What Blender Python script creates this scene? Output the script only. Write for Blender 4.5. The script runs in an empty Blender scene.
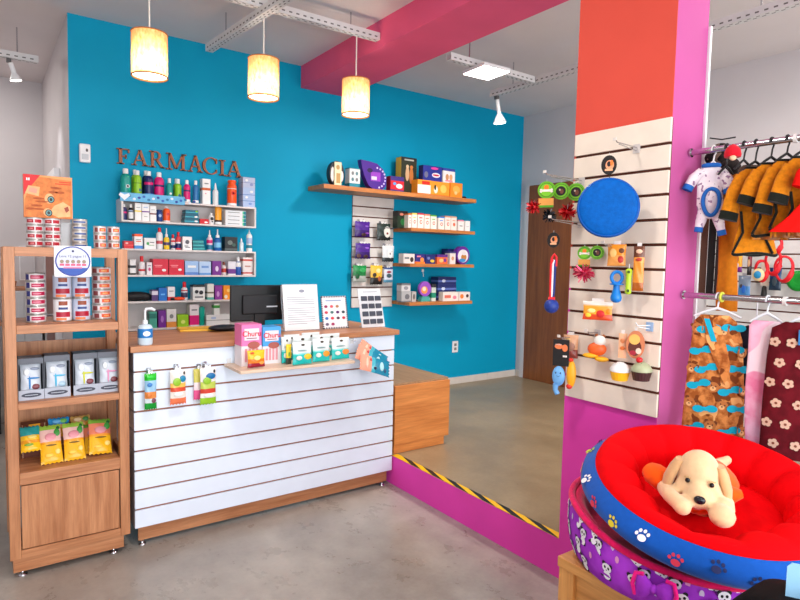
import bpy, math, random
from mathutils import Vector, Matrix
random.seed(7)
SC = bpy.context.scene
COL = SC.collection
PI = math.pi

# ------------------------------------------------------------------ camera
FPX = 586.57
CAM = Vector((0, 0, 1.55))
YAW, PIT, ROL = (math.radians(a) for a in (35.462, -3.895, 1.193))
_f = Vector((math.sin(YAW) * math.cos(PIT), math.cos(YAW) * math.cos(PIT), math.sin(PIT)))
_r0 = Vector((math.cos(YAW), -math.sin(YAW), 0))
_u0 = _r0.cross(_f)
_r = math.cos(ROL) * _r0 + math.sin(ROL) * _u0
_u = -math.sin(ROL) * _r0 + math.cos(ROL) * _u0
cd = bpy.data.cameras.new('camera')
cam = bpy.data.objects.new('camera', cd)
COL.objects.link(cam)
cd.sensor_width = 36
cd.lens = FPX / 800 * 36
cd.clip_start = .05
cam.matrix_world = Matrix(((_r.x, _u.x, -_f.x, CAM.x), (_r.y, _u.y, -_f.y, CAM.y), (_r.z, _u.z, -_f.z, CAM.z), (0, 0, 0, 1)))
SC.camera = cam


def P(x, y, ax, v):
    """the point of the plane ax = v that the photograph shows at (x, y)"""
    d = (x - 400) / FPX * _r - (y - 300) / FPX * _u + _f
    i = 'XYZ'.index(ax)
    return CAM + d * ((v - CAM[i]) / d[i])


# --------------------------------------------------------------- materials
def lin(c):
    c = c / 255
    return c / 12.92 if c <= .04045 else ((c + .055) / 1.055) ** 2.4


def rgba(c):
    return (lin(c[0]), lin(c[1]), lin(c[2]), 1)


_mats = {}


def new_mat(name):
    m = bpy.data.materials.new(name)
    m.use_nodes = True
    nt = m.node_tree
    b = nt.nodes['Principled BSDF']
    tc = nt.nodes.new('ShaderNodeTexCoord')
    return m, nt, b, tc


def mix_noise(nt, tc, c1, c2, scale, detail=3, stretch=(1, 1, 1), lo=.3, hi=.7, rough=.5, coord='Object'):
    mp = nt.nodes.new('ShaderNodeMapping')
    mp.inputs['Scale'].default_value = stretch
    nt.links.new(tc.outputs[coord], mp.inputs[0])
    n = nt.nodes.new('ShaderNodeTexNoise')
    n.inputs['Scale'].default_value = scale
    n.inputs['Detail'].default_value = detail
    n.inputs['Roughness'].default_value = rough
    nt.links.new(mp.outputs[0], n.inputs[0])
    r = nt.nodes.new('ShaderNodeValToRGB')
    r.color_ramp.elements[0].position = lo
    r.color_ramp.elements[1].position = hi
    r.color_ramp.elements[0].color = c1
    r.color_ramp.elements[1].color = c2
    nt.links.new(n.outputs[0], r.inputs[0])
    return r.outputs[0], n.outputs[0]


def bump(nt, b, h, s, d=.002):
    bp = nt.nodes.new('ShaderNodeBump')
    bp.inputs['Strength'].default_value = s
    bp.inputs['Distance'].default_value = d
    nt.links.new(h, bp.inputs['Height'])
    nt.links.new(bp.outputs[0], b.inputs['Normal'])


def paint(c, rough=.45, metal=0., var=.05, scale=9., bmp=0., bscale=None, spec=.4, sheen=0.):
    """plain coloured surface with a faint mottling"""
    key = (tuple(c), rough, metal, var, scale, bmp, sheen, spec)
    if key in _mats:
        return _mats[key]
    m, nt, b, tc = new_mat('paint_%d_%d_%d' % tuple(c))
    a = rgba(c)
    lo = tuple(min(1, x * (1 - var)) for x in a[:3]) + (1,)
    hi = tuple(min(1, x * (1 + var)) for x in a[:3]) + (1,)
    o, h = mix_noise(nt, tc, lo, hi, scale)
    nt.links.new(o, b.inputs['Base Color'])
    b.inputs['Roughness'].default_value = rough
    b.inputs['Metallic'].default_value = metal
    b.inputs['Specular IOR Level'].default_value = spec
    if sheen:
        b.inputs['Sheen Weight'].default_value = sheen
    if bmp:
        n = nt.nodes.new('ShaderNodeTexNoise')
        n.inputs['Scale'].default_value = bscale or scale * 6
        nt.links.new(tc.outputs['Object'], n.inputs[0])
        bump(nt, b, n.outputs[0], bmp)
    _mats[key] = m
    return m


def wood(c1, c2, axis='Z', scale=7., rough=.42):
    key = ('wood', tuple(c1), tuple(c2), axis, scale)
    if key in _mats:
        return _mats[key]
    m, nt, b, tc = new_mat('wood_grain')
    st = {'X': (.12, 1.6, 1.6), 'Y': (1.6, .12, 1.6), 'Z': (1.6, 1.6, .12)}[axis]
    o, h = mix_noise(nt, tc, rgba(c1), rgba(c2), scale * 3, 6, st, .32, .68, .62)
    o2, h2 = mix_noise(nt, tc, (.86, .86, .86, 1), (1, 1, 1, 1), scale * 14, 4, tuple(s * (1 if s > 1 else .6) for s in st), .35, .6, .6)
    mx = nt.nodes.new('ShaderNodeMixRGB')
    mx.blend_type = 'MULTIPLY'
    mx.inputs[0].default_value = 1
    nt.links.new(o, mx.inputs[1])
    nt.links.new(o2, mx.inputs[2])
    nt.links.new(mx.outputs[0], b.inputs['Base Color'])
    b.inputs['Roughness'].default_value = rough
    bump(nt, b, h, .05, .001)
    _mats[key] = m
    return m


def fabric(c, var=.12, rough=.9, scale=60, sheen=.15):
    return paint(c, rough, 0, var, scale, .25, 420, .15, sheen)


def concrete(name, a, bcol, rough=.32):
    m, nt, b, tc = new_mat(name)
    o, h = mix_noise(nt, tc, rgba(a), rgba(bcol), 1.5, 7, (1, 1, 1), .3, .72, .62)
    o2, h2 = mix_noise(nt, tc, (.8, .78, .76, 1), (1.0, 1.0, 1.0, 1), 6.0, 8, (1, .7, 1), .28, .62, .7)
    o3, h3 = mix_noise(nt, tc, (.9, .9, .9, 1), (1, 1, 1, 1), 45, 4, (1, 1, 1), .3, .6, .6)
    prev = o
    for x in (o2, o3):
        mx = nt.nodes.new('ShaderNodeMixRGB')
        mx.blend_type = 'MULTIPLY'
        mx.inputs[0].default_value = 1
        nt.links.new(prev, mx.inputs[1])
        nt.links.new(x, mx.inputs[2])
        prev = mx.outputs[0]
    nt.links.new(prev, b.inputs['Base Color'])
    rr = nt.nodes.new('ShaderNodeMapRange')
    rr.inputs['To Min'].default_value = rough - .1
    rr.inputs['To Max'].default_value = rough + .2
    nt.links.new(h2, rr.inputs['Value'])
    nt.links.new(rr.outputs[0], b.inputs['Roughness'])
    bump(nt, b, h2, .06, .004)
    return m


def emit(c, s):
    key = ('emit', tuple(c), s)
    if key not in _mats:
        m = bpy.data.materials.new('lamp_glow')
        m.use_nodes = True
        b = m.node_tree.nodes['Principled BSDF']
        b.inputs['Base Color'].default_value = rgba(c)
        b.inputs['Emission Color'].default_value = rgba(c)
        b.inputs['Emission Strength'].default_value = s
        _mats[key] = m
    return _mats[key]


def clear(c=(245, 248, 250), rough=.08, alpha=.22):
    """clear acrylic sheet"""
    key = ('clear', tuple(c), rough, alpha)
    if key not in _mats:
        m, nt, b, tc = new_mat('clear_plastic')
        b.inputs['Base Color'].default_value = rgba(c)
        b.inputs['Roughness'].default_value = rough
        b.inputs['Alpha'].default_value = alpha
        _mats[key] = m
    return _mats[key]


def shade_mat():
    """burlap lamp shade, light passes through the weave"""
    m, nt, b, tc = new_mat('burlap_shade')
    o, h = mix_noise(nt, tc, rgba((226, 164, 94)), rgba((250, 214, 160)), 70, 4, (1, 1, .5), .3, .7)
    nt.links.new(o, b.inputs['Base Color'])
    b.inputs['Roughness'].default_value = .9
    # limb darkening put into the translucent colour: browner towards the shade's edges
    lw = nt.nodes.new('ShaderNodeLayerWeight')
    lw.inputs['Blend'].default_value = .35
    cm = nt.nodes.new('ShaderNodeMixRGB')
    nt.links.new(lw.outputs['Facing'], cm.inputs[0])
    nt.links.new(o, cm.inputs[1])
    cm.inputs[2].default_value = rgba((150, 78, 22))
    t = nt.nodes.new('ShaderNodeBsdfTranslucent')
    nt.links.new(cm.outputs[0], t.inputs[0])
    mx = nt.nodes.new('ShaderNodeMixShader')
    mx.inputs[0].default_value = .7
    nt.links.new(b.outputs[0], mx.inputs[1])
    nt.links.new(t.outputs[0], mx.inputs[2])
    nt.links.new(mx.outputs[0], nt.nodes['Material Output'].inputs[0])
    return m


WHITE = (238, 238, 238)
M_WHITE = paint((236, 236, 238), .35)
M_BLACK = paint((16, 16, 18), .4)
M_CHROME = paint((200, 200, 205), .18, 1.)
M_OAK = wood((166, 104, 64), (204, 142, 98), 'Z')
M_OAKX = wood((166, 104, 64), (204, 142, 98), 'X')
M_OAKDK = wood((120, 70, 36), (150, 92, 52), 'X')
M_BENCH = wood((196, 114, 50), (232, 150, 78), 'X', 5)
M_PINE = wood((196, 130, 66), (222, 160, 92), 'Y', 5)
M_PINEZ = wood((196, 130, 66), (222, 160, 92), 'Z', 5)
M_SHELFW = wood((172, 100, 46), (210, 134, 70), 'X', 5)
M_DOOR = wood((122, 66, 30), (148, 86, 42), 'Z', 5, .3)
M_PAPER = paint((240, 241, 244), .6)


# -------------------------------------------------------------- mesh builder
class MB:
    def __init__(s, T=None):
        s.v, s.f, s.k, s.sm, s.ms = [], [], [], [], []
        s.cur = 0
        s.T = T

    def mat(s, m):
        if m not in s.ms:
            s.ms.append(m)
        s.cur = s.ms.index(m)
        return s

    def add(s, vs, fs, smooth=False, T=None):
        o = len(s.v)
        for p in vs:
            p = Vector(p)
            if T is not None:
                p = T @ p
            if s.T is not None:
                p = s.T @ p
            s.v.append(p)
        for f in fs:
            s.f.append(tuple(i + o for i in f))
            s.k.append(s.cur)
            s.sm.append(smooth)
        return s

    def box(s, x0, x1, y0, y1, z0, z1, T=None):
        vs = [(x, y, z) for x in (x0, x1) for y in (y0, y1) for z in (z0, z1)]
        return s.add(vs, [(0, 1, 3, 2), (4, 6, 7, 5), (0, 4, 5, 1), (2, 3, 7, 6), (0, 2, 6, 4), (1, 5, 7, 3)], False, T)

    def rings(s, rs, smooth=True, cap0=True, cap1=True, closed=True, loop=False, T=None):
        n = len(rs[0])
        vs = [p for r in rs for p in r]
        fs = []
        for i in range(len(rs) - (0 if loop else 1)):
            a, b = i * n, ((i + 1) % len(rs)) * n
            for j in range(n if closed else n - 1):
                fs.append((a + j, a + (j + 1) % n, b + (j + 1) % n, b + j))
        s.add(vs, fs, smooth, T)
        o = len(s.v)
        if cap0 and not loop:
            s.add(rs[0], [tuple(range(n))[::-1]], False, T)
        if cap1 and not loop:
            s.add(rs[-1], [tuple(range(n))], False, T)
        return s

    def lathe(s, prof, c=(0, 0, 0), n=20, sx=1, sy=1, smooth=True, T=None, cap=True):
        rs = [[(c[0] + r * sx * math.cos(2 * PI * j / n), c[1] + r * sy * math.sin(2 * PI * j / n), c[2] + z) for j in range(n)] for r, z in prof]
        return s.rings(rs, smooth, cap, cap, T=T)

    def cyl(s, p0, p1, r0, r1=None, n=16, smooth=True):
        return s.tube([p0, p1], [r0, r0 if r1 is None else r1], n, smooth)

    def tube(s, pts, r, n=10, smooth=True, closed=False, flat=1.0, up=None):
        pts = [Vector(p) for p in pts]
        if not isinstance(r, (list, tuple)):
            r = [r] * len(pts)
        rs = []
        ref = Vector(up) if up else None
        for i, p in enumerate(pts):
            a = pts[i - 1] if i > 0 else (pts[-1] if closed else p)
            b = pts[(i + 1) % len(pts)] if (i < len(pts) - 1 or closed) else p
            t = (b - a).normalized()
            if ref is None:
                ref = Vector((0, 0, 1)) if abs(t.z) < .9 else Vector((1, 0, 0))
            x = ref.cross(t)
            if x.length < 1e-5:
                x = Vector((1, 0, 0)).cross(t)
            x.normalize()
            y = t.cross(x).normalized()
            if up is None:
                ref = y
            rs.append([p + x * (r[i] * math.cos(2 * PI * j / n)) + y * (r[i] * flat * math.sin(2 * PI * j / n)) for j in range(n)])
        return s.rings(rs, smooth, not closed, not closed, loop=closed)

    def ell(s, c, r, n=16, m=10, T=None):
        rs = []
        for i in range(m + 1):
            a = -PI / 2 + PI * i / m
            q = max(math.cos(a), .02)
            rs.append([(c[0] + r[0] * q * math.cos(2 * PI * j / n), c[1] + r[1] * q * math.sin(2 * PI * j / n), c[2] + r[2] * math.sin(a)) for j in range(n)])
        return s.rings(rs, True, T=T)

    def prism(s, poly, y0, y1, T=None):
        """polygon in the local x-z plane, from y0 (front) to y1 (back)"""
        n = len(poly)
        vs = [(x, y0, z) for x, z in poly] + [(x, y1, z) for x, z in poly]
        return s.add(vs, [tuple(range(n)), tuple(range(2 * n - 1, n - 1, -1))] + [(j, j + n, (j + 1) % n + n, (j + 1) % n) for j in range(n)], False, T)

    def prism2(s, poly, y0, y1, mf, ms_, T=None):
        """prism with its own material on the front"""
        n = len(poly)
        s.mat(ms_)
        vs = [(x, y0, z) for x, z in poly] + [(x, y1, z) for x, z in poly]
        s.add(vs, [tuple(range(2 * n - 1, n - 1, -1))] + [(j, j + n, (j + 1) % n + n, (j + 1) % n) for j in range(n)], False, T)
        s.mat(mf)
        s.add([(x, y0, z) for x, z in poly], [tuple(range(n))], False, T)
        return s

    def disc(s, cx, cz, rx, rz, y0, y1, n=24, T=None):
        return s.prism([(cx + rx * math.cos(2 * PI * j / n), cz + rz * math.sin(2 * PI * j / n)) for j in range(n)], y0, y1, T)

    def text(s, body, size, cx, cz, y, depth=.001, T=None, bold=False):
        cu = bpy.data.curves.new('lettering', 'FONT')
        cu.body = body
        cu.size = size
        cu.extrude = depth / 2
        cu.offset = size * .02 if bold else 0
        cu.align_x, cu.align_y = 'CENTER', 'CENTER'
        cu.resolution_u = 3
        ob = bpy.data.objects.new('lettering', cu)
        COL.objects.link(ob)
        dg = bpy.context.evaluated_depsgraph_get()
        me = bpy.data.meshes.new_from_object(ob.evaluated_get(dg))
        vs = [(cx + v.co.x, y - v.co.z, cz + v.co.y) for v in me.vertices]
        fs = [tuple(p.vertices) for p in me.polygons]
        bpy.data.objects.remove(ob)
        bpy.data.curves.remove(cu)
        bpy.data.meshes.remove(me)
        return s.add(vs, fs, False, T)

    def build(s, name, parent=None, loc=(0, 0, 0), rot=(0, 0, 0), bevel=0., sub=0):
        me = bpy.data.meshes.new(name)
        me.from_pydata([tuple(v) for v in s.v], [], s.f)
        for m in s.ms:
            me.materials.append(m)
        for p, k, sm in zip(me.polygons, s.k, s.sm):
            p.material_index = k
            p.use_smooth = sm
        me.update()
        o = bpy.data.objects.new(name, me)
        COL.objects.link(o)
        o.location = loc
        o.rotation_euler = rot
        if parent is not None:
            o.parent = parent
        if bevel:
            b = o.modifiers.new('edge', 'BEVEL')
            b.width = bevel
            b.segments = 2
            b.limit_method = 'ANGLE'
            b.angle_limit = math.radians(50)
        if sub:
            q = o.modifiers.new('smooth', 'SUBSURF')
            q.levels = q.render_levels = sub
        return o


def tag(o, label, cat, group=None):
    o['label'] = label
    o['category'] = cat
    if group:
        o['group'] = group
    return o


def thing(name, label, cat, loc=(0, 0, 0), rz=0, group=None):
    o = bpy.data.objects.new(name, None)
    COL.objects.link(o)
    o.location = loc
    o.rotation_euler = (0, 0, rz)
    o.empty_display_size = .05
    return tag(o, label, cat, group)


def struct(o):
    o['kind'] = 'structure'
    return o


def rbox(name, mat, x0, x1, y0, y1, z0, z1, parent=None, bevel=0., loc=(0, 0, 0)):
    return MB().mat(mat).box(x0, x1, y0, y1, z0, z1).build(name, parent, loc, bevel=bevel)


# --------------------------------------------------------------- the setting
YW, XR, ZC, XS, ZP = 4.85, 5.17, 3.24, 2.28, .2
PINK = paint((236, 98, 138), .7, var=.04, scale=3, spec=.1)
MAG = paint((190, 90, 150), .7, var=.04, scale=3, spec=.08)
MAGD = paint((230, 70, 178), .5, var=.05, scale=3, spec=.15)
CORAL = paint((218, 84, 70), .7, var=.04, scale=3, spec=.08)
BLUE = paint((0, 154, 194), .55, var=.04, scale=1.5, spec=.15)
WALLW = paint((206, 200, 202), .6, var=.03, scale=2)
CEIL = paint((224, 216, 216), .7, var=.03, scale=2)
FLOORM = concrete('polished_concrete', (138, 130, 122), (188, 180, 170), .25)
PLATM = concrete('polished_concrete_olive', (140, 120, 92), (172, 150, 118), .28)

struct(rbox('floor', FLOORM, -2.6, XR + .1, -3, 7.1, -.1, 0))
m = MB().mat(PLATM).box(XS, XR, -3, YW, .199, ZP)
m.mat(MAGD).box(XS, XR, -3, YW, 0, .199)
struct(m.build('floor_platform'))
struct(rbox('ceiling', CEIL, -2.6, XR + .1, -3, 7.1, ZC, ZC + .1))
struct(rbox('wall_back', BLUE, .525, XR, YW, YW + .1, 0, ZC))
struct(rbox('wall_corridor', WALLW, .526, .626, YW + .0, 7.0, 0, ZC)).location = (-.0015, .0015, 0)
struct(rbox('wall_far', WALLW, -2.6, .7, 7.0, 7.1, 0, ZC))
struct(rbox('wall_left', WALLW, -2.7, -2.6, -3, 7.1, 0, ZC))
struct(rbox('wall_right', WALLW, XR, XR + .1, -3, YW, 0, ZC))
# shop front behind the camera: masonry round a wide open entrance
m = MB().mat(WALLW)
m.box(-2.7, XR + .1, -3.1, -3, 2.75, ZC + .1).box(-2.7, -2.3, -3.1, -3, 0, 2.75).box(4.9, XR + .1, -3.1, -3, 0, 2.75)
struct(m.build('wall_front'))
# beam and pillar
struct(rbox('beam_pink', PINK, 2.33, 2.765, -3, YW - .001, 3.05, ZC - .001))
m = MB()
m.mat(MAG).box(XS + .001, 2.52, 1.335, 1.812, .2005, 3.05).mat(CORAL).box(XS - .001, XS + .001, 1.335, 1.812, 1.5, 3.05).mat(MAGD).box(XS - .001, XS + .001, 1.335, 1.812, .0005, 1.5)
struct(m.build('pillar_pink'))
struct(rbox('trim_1', M_WHITE, 2.521, 2.534, 1.325, 1.80, .2, 2.56))
# tiled baseboard
m = MB().mat(paint((214, 206, 198), .3))
x = 2.3
while x < XR - .05:
    m.box(x, min(x + .6, XR - .012) - .004, YW - .012, YW - .001, ZP + .001, ZP + .075)
    x += .6
struct(m.build('baseboard_back'))
m = MB().mat(paint((214, 206, 198), .3))
y = 3.6
m.box(XR - .012, XR - .001, YW - .088, YW - .014, ZP + .001, ZP + .075)
m.box(XR - .012, XR - .001, -3, 3.4, ZP + .001, ZP + .075)
struct(m.build('baseboard_right'))
# right door
m = MB().mat(M_DOOR).box(XR - .03, XR - .002, 3.62, 4.70, ZP + .002, 2.43)
door = struct(m.build('door_1'))
m = MB().mat(WALLW).box(XR - .034, XR - .002, 4.702, 4.76, ZP + .002, 2.46).box(XR - .034, XR - .002, 3.55, 3.618, ZP + .002, 2.46).box(XR - .034, XR - .002, 3.619, 4.701, 2.432, 2.46)
m.build('door_frame', door)
m = MB().mat(M_CHROME)
m.tube([(XR - .03, 3.7, 1.2), (XR - .08, 3.7, 1.2), (XR - .08, 3.82, 1.2)], .009)
m.build('door_handle', door)
# corridor door on the end of the blue wall's return
m = MB().mat(wood((120, 46, 22), (146, 66, 34), 'Z', 5, .35)).box(.49, .522, 5.62, 6.5, .004, 2.15)
door = struct(m.build('door_2'))
m = MB().mat(M_WHITE).box(.48, .522, 5.48, 5.618, .004, 2.23).box(.48, .522, 6.502, 6.6, .004, 2.23).box(.48, .522, 5.618, 6.502, 2.155, 2.23)
m.build('door_frame', door)
MB().mat(M_CHROME).tube([(.49, 5.7, 1.03), (.44, 5.7, 1.03), (.44, 5.82, 1.03)], .009).build('door_handle', door)

# ------------------------------------------------------------ FARMACIA sign
FACE = paint((152, 88, 52), .35, var=.1)
EDGE = paint((58, 30, 18), .5)


def stroke(p, q, w):
    p, q = Vector(p), Vector(q)
    h = w / 2
    return [(p.x - h, p.y), (p.x + h, p.y), (q.x + h, q.y), (q.x - h, q.y)]


def rect(x0, x1, z0, z1):
    return [(x0, z0), (x1, z0), (x1, z1), (x0, z1)]


def arc(cx, cz, rx, rz, a0, a1, wi, n=14):
    out = [(cx + rx * math.cos(a0 + (a1 - a0) * i / n), cz + rz * math.sin(a0 + (a1 - a0) * i / n)) for i in range(n + 1)]
    inn = []
    for i in range(n + 1):
        a = a0 + (a1 - a0) * i / n
        k = wi * (.35 + .65 * abs(math.cos(a)))
        inn.append((cx + (rx - k) * math.cos(a), cz + (rz - k * .8) * math.sin(a)))
    return out + inn[::-1]


def glyph(ch):
    S = .07
    if ch == 'F':
        return .62, [rect(.1, .25, 0, 1), rect(0, .35, 0, S), rect(0, .6, 1 - S, 1), rect(.53, .6, .75, 1), rect(.2, .46, .47, .47 + S), rect(.4, .46, .37, .64)]
    if ch == 'A':
        return .95, [stroke((.14, 0), (.47, 1), .08), stroke((.78, 0), (.47, 1), .17), rect(.25, .68, .3, .3 + S), rect(0, .3, 0, S), rect(.6, .95, 0, S)]
    if ch == 'R':
        return .88, [rect(.1, .25, 0, 1), rect(0, .35, 0, S), rect(0, .4, 1 - S, 1), rect(.2, .4, .46, .53), arc(.38, .73, .27, .27, -PI / 2, PI / 2, .15), stroke((.74, 0), (.42, .5), .17), rect(.68, .88, 0, S)]
    if ch == 'M':
        return 1.12, [rect(.13, .21, 0, 1), rect(.86, 1.01, 0, 1), stroke((.55, .08), (.17, 1), .16), stroke((.55, .08), (.93, 1), .08), rect(0, .33, 0, S), rect(.76, 1.12, 0, S), rect(.0, .2, 1 - S, 1), rect(.9, 1.12, 1 - S, 1)]
    if ch == 'C':
        return .82, [arc(.48, .5, .48, .52, PI * .26, PI * 1.74, .16, 24), rect(.74, .81, .66, .96), rect(.74, .81, .1, .3)]
    return .36, [rect(.1, .25, 0, 1), rect(0, .36, 0, S), rect(0, .36, 1 - S, 1)]


LET = [('F', 117, 130, 148.5, 164), ('A', 131.5, 148.5, 150, 165.5), ('R', 149.5, 165, 151.3, 167.5), ('M', 166.5, 186.5, 153.5, 170),
       ('A', 188, 203, 155.5, 172), ('C', 202.6, 217.3, 157.5, 174), ('I', 219.5, 225.5, 160, 175.5), ('A', 226, 242.5, 161, 177)]
ordn = ['first', 'second', 'third', 'fourth', 'fifth', 'sixth', 'seventh', 'last']
for i, (ch, xa, xb, ya, yb) in enumerate(LET):
    a, b = P(xa, (ya + yb) / 2, 'Y', YW - .02), P(xb, (ya + yb) / 2, 'Y', YW - .02)
    z1, z0 = P((xa + xb) / 2, ya, 'Y', YW - .02).z, P((xa + xb) / 2, yb, 'Y', YW - .02).z
    w, ps = glyph(ch)
    m = MB()
    for q in ps:
        pq = [(x / w * (b.x - a.x), z * (z1 - z0)) for x, z in q]
        m.prism2(pq, -.02, 0, FACE, EDGE)
    k = {'F': 'letter F, first of the wall sign', 'A': 'letter A', 'R': 'letter R', 'M': 'letter M', 'C': 'letter C', 'I': 'letter I'}[ch]
    if ch == 'A':
        k = {1: 'letter A between F and R', 4: 'letter A between M and C', 7: 'letter A after the I, last of the wall sign'}[i]
    tag(m.build('sign_letter', None, (a.x, YW - .001, z0)), 'brown serif %s on the blue wall' % k, 'letter', 'brown letters of the pharmacy sign')

# ------------------------------------------------------- ceiling fixtures
CHAN = paint((214, 212, 212), .4)
HOLE = paint((104, 100, 100), .7)


def channel(name, label, p0, p1, z, group='perforated ceiling channels', drops=()):
    """perforated steel channel hung below the ceiling: U profile, open side up, holes along the flanks and base"""
    p0, p1 = Vector((p0[0], p0[1], 0)), Vector((p1[0], p1[1], 0))
    L = (p1 - p0).length
    t = thing(name, label, 'channel', ((p0.x), p0.y, z), math.atan2((p1 - p0).y, (p1 - p0).x), group)
    w, h = .027, .05
    m = MB().mat(CHAN).box(0, L, -w, w, 0, .003).box(0, L, -w, -w + .002, .003, h).box(0, L, w - .002, w, .003, h)
    m.mat(HOLE)
    x = .03
    while x < L - .03:
        m.box(x, x + .022, -w - .0006, -w, .014, .023)
        m.box(x, x + .022, w, w + .0006, .014, .023)
        m.box(x, x + .02, -.013, -.006, -.0006, 0)
        m.box(x + .025, x + .045, .006, .013, -.0006, 0)
        x += .05
    m.build('rail_profile', t)
    for d in drops:
        MB().mat(M_CHROME).cyl((d, 0, .003), (d, 0, ZC - z - .001), .005, n=8).build('hanging_rod', t)
    return t


ZT = 3.098
channel('ceiling_channel', 'white perforated channel carrying the three burlap pendants', (-.6, 3.6), (2.325, 3.6), ZT, drops=(.5, 1.7, 2.7))
ZU = ZT - .0505
_a, _b = P(209, 52, 'Z', ZU), P(290, -1, 'Z', ZU)
_b = _a + (_b - _a) * 2.1
channel('ceiling_channel', 'white perforated channel running away above the blue wall sign, crossing the pendant channel', (_a.x, _a.y), (_b.x, _b.y), ZU, drops=(.3, 1.6))
channel('ceiling_channel', 'white perforated channel beside the square ceiling lamp, ending at the long channel', (2.78, 3.36), (3.665, 3.36), 3.0, drops=(.2,))
channel('ceiling_channel', 'long white perforated channel with the spotlight at its far end, passing behind the pillar', (3.70, 3.86), (3.70, .4), 3.0, drops=(.25, 1.1, 2.2))
channel('ceiling_channel', 'short perforated channel with a spotlight over the corridor', (-.6, 5.4), (.385, 5.4), 3.0, drops=(.5, .85))

SHADE = shade_mat()
GLOW = emit((255, 238, 205), 12)
for i, (px, who) in enumerate(((.779, 'leftmost of the three burlap pendant lamps, above the shelf of tins'), (1.456, 'middle one of the three burlap pendant lamps, above the counter'), (2.133, 'burlap pendant lamp nearest the pink beam'))):
    t = thing('pendant_lamp', 'glowing drum shade, ' + who, 'lamp', (px + .016, 3.6, 2.553), 0, 'burlap pendant lamps')
    R_, H_ = .096, .238
    m = MB().mat(SHADE)
    n = 40
    m.rings([[(R_ * math.cos(2 * PI * j / n), R_ * math.sin(2 * PI * j / n), z) for j in range(n)] for z in (0, H_ * .33, H_ * .66, H_)], True, False, False)
    m.build('lamp_shade', t)
    m = MB().mat(paint((170, 104, 52), .8))
    for z in (0, H_):
        MB().mat(paint((170, 104, 52), .8)).tube([(R_ * math.cos(2 * PI * j / n), R_ * math.sin(2 * PI * j / n), z) for j in range(n)], .0035, 6, closed=True).build('shade_rim', t)
    MB().mat(emit((255, 244, 225), 5)).lathe([(.09, .008), (.09, .011)], n=32).build('diffuser', t)
    MB().mat(GLOW).ell((0, 0, .1), (.03, .03, .04), 14, 10).build('bulb', t)
    m = MB().mat(M_WHITE).cyl((0, 0, .14), (0, 0, .2), .016)
    m.build('socket', t)
    MB().mat(paint((226, 222, 214), .5)).cyl((0, 0, .2), (0, 0, (ZT if px != 1.456 else ZU) - 2.553 - .002), .0045, n=8).build('cord', t)
    m = MB().mat(CHAN)
    for a in (0, 2 * PI / 3, 4 * PI / 3):
        m.cyl((.014 * math.cos(a), .014 * math.sin(a), .185), ((R_ - .002) * math.cos(a), (R_ - .002) * math.sin(a), H_ - .004), .0018, n=6)
    m.build('shade_holder', t)
    ld = bpy.data.lights.new('pendant_light', 'POINT')
    ld.energy = 5
    ld.color = (1, .91, .8)
    ld.shadow_soft_size = .04
    lo = bpy.data.objects.new('pendant_light', ld)
    COL.objects.link(lo)
    lo.location = (px + .016, 3.6, 2.553 + .07)


def led_panel(x, y, label, rz=0, e=30, z=None, hs=1.):
    z = ZC if z is None else z
    t = thing('ceiling_lamp', label, 'lamp', (x, y, z - .031), rz, 'square ceiling lamps')
    t.scale = (hs, hs, 1)
    MB().mat(M_WHITE).box(-.155, .155, -.155, .155, .004, .03).build('lamp_housing', t, bevel=.004)
    MB().mat(emit((255, 250, 242), 14)).box(-.147, .147, -.147, .147, 0, .0035).build('diffuser', t)
    ld = bpy.data.lights.new('ceiling_lamp_light', 'AREA')
    ld.shape = 'SQUARE'
    ld.size = .3
    ld.energy = e
    ld.color = (1, .95, .88)
    lo = bpy.data.objects.new('ceiling_lamp_light', ld)
    COL.objects.link(lo)
    lo.location = (x, y, z - .036)


led_panel(3.13, 3.335, 'square white lamp hanging under the channel before the right end of the blue wall', math.radians(-3), 30, 2.999, .82)


def spotlight(loc, tilt, az, label, drop, sc=1.):
    t = thing('spotlight', label, 'spotlight', loc, 0, 'white ceiling spotlights')
    M = Matrix.Rotation(az, 4, 'Z') @ Matrix.Rotation(tilt, 4, 'Y')
    MB().mat(paint((90, 88, 88), .4)).box(-.016, .016, -.016, .016, -.03, -.001).build('hanging_mount', t, bevel=.003)
    MB(M).mat(M_WHITE).cyl((0, 0, -.03), (0, 0, -drop), .017, n=14).build('arm', t)
    q = Matrix.Translation(M @ Vector((0, 0, -drop))) @ Matrix.Rotation(az, 4, 'Z') @ Matrix.Rotation(tilt * .6, 4, 'Y') @ Matrix.Scale(sc, 4)
    MB(q).mat(M_WHITE).lathe([(.018, 0), (.03, -.02), (.054, -.065), (.056, -.08)], n=24).build('lamp_head', t)
    MB(q).mat(emit((255, 248, 238), 12)).lathe([(.048, -.0805), (.048, -.084)], n=24).build('lens', t)
    ld = bpy.data.lights.new('spotlight_beam', 'SPOT')
    ld.energy = 14
    ld.spot_size = math.radians(75)
    ld.spot_blend = .6
    ld.shadow_soft_size = .045
    lo = bpy.data.objects.new('spotlight_beam', ld)
    COL.objects.link(lo)
    lo.location = Vector(loc) + q @ Vector((0, 0, -.09))
    lo.rotation_euler = (0, tilt * .6, az)


spotlight((3.70, 3.80, 2.999), math.radians(12), math.radians(170), 'white spotlight hanging from the channel by the right end of the blue wall', .15)
spotlight((.195, 5.4, 2.999), math.radians(20), math.radians(200), 'white spotlight in the corridor left of the blue wall', .1, .72)

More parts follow.
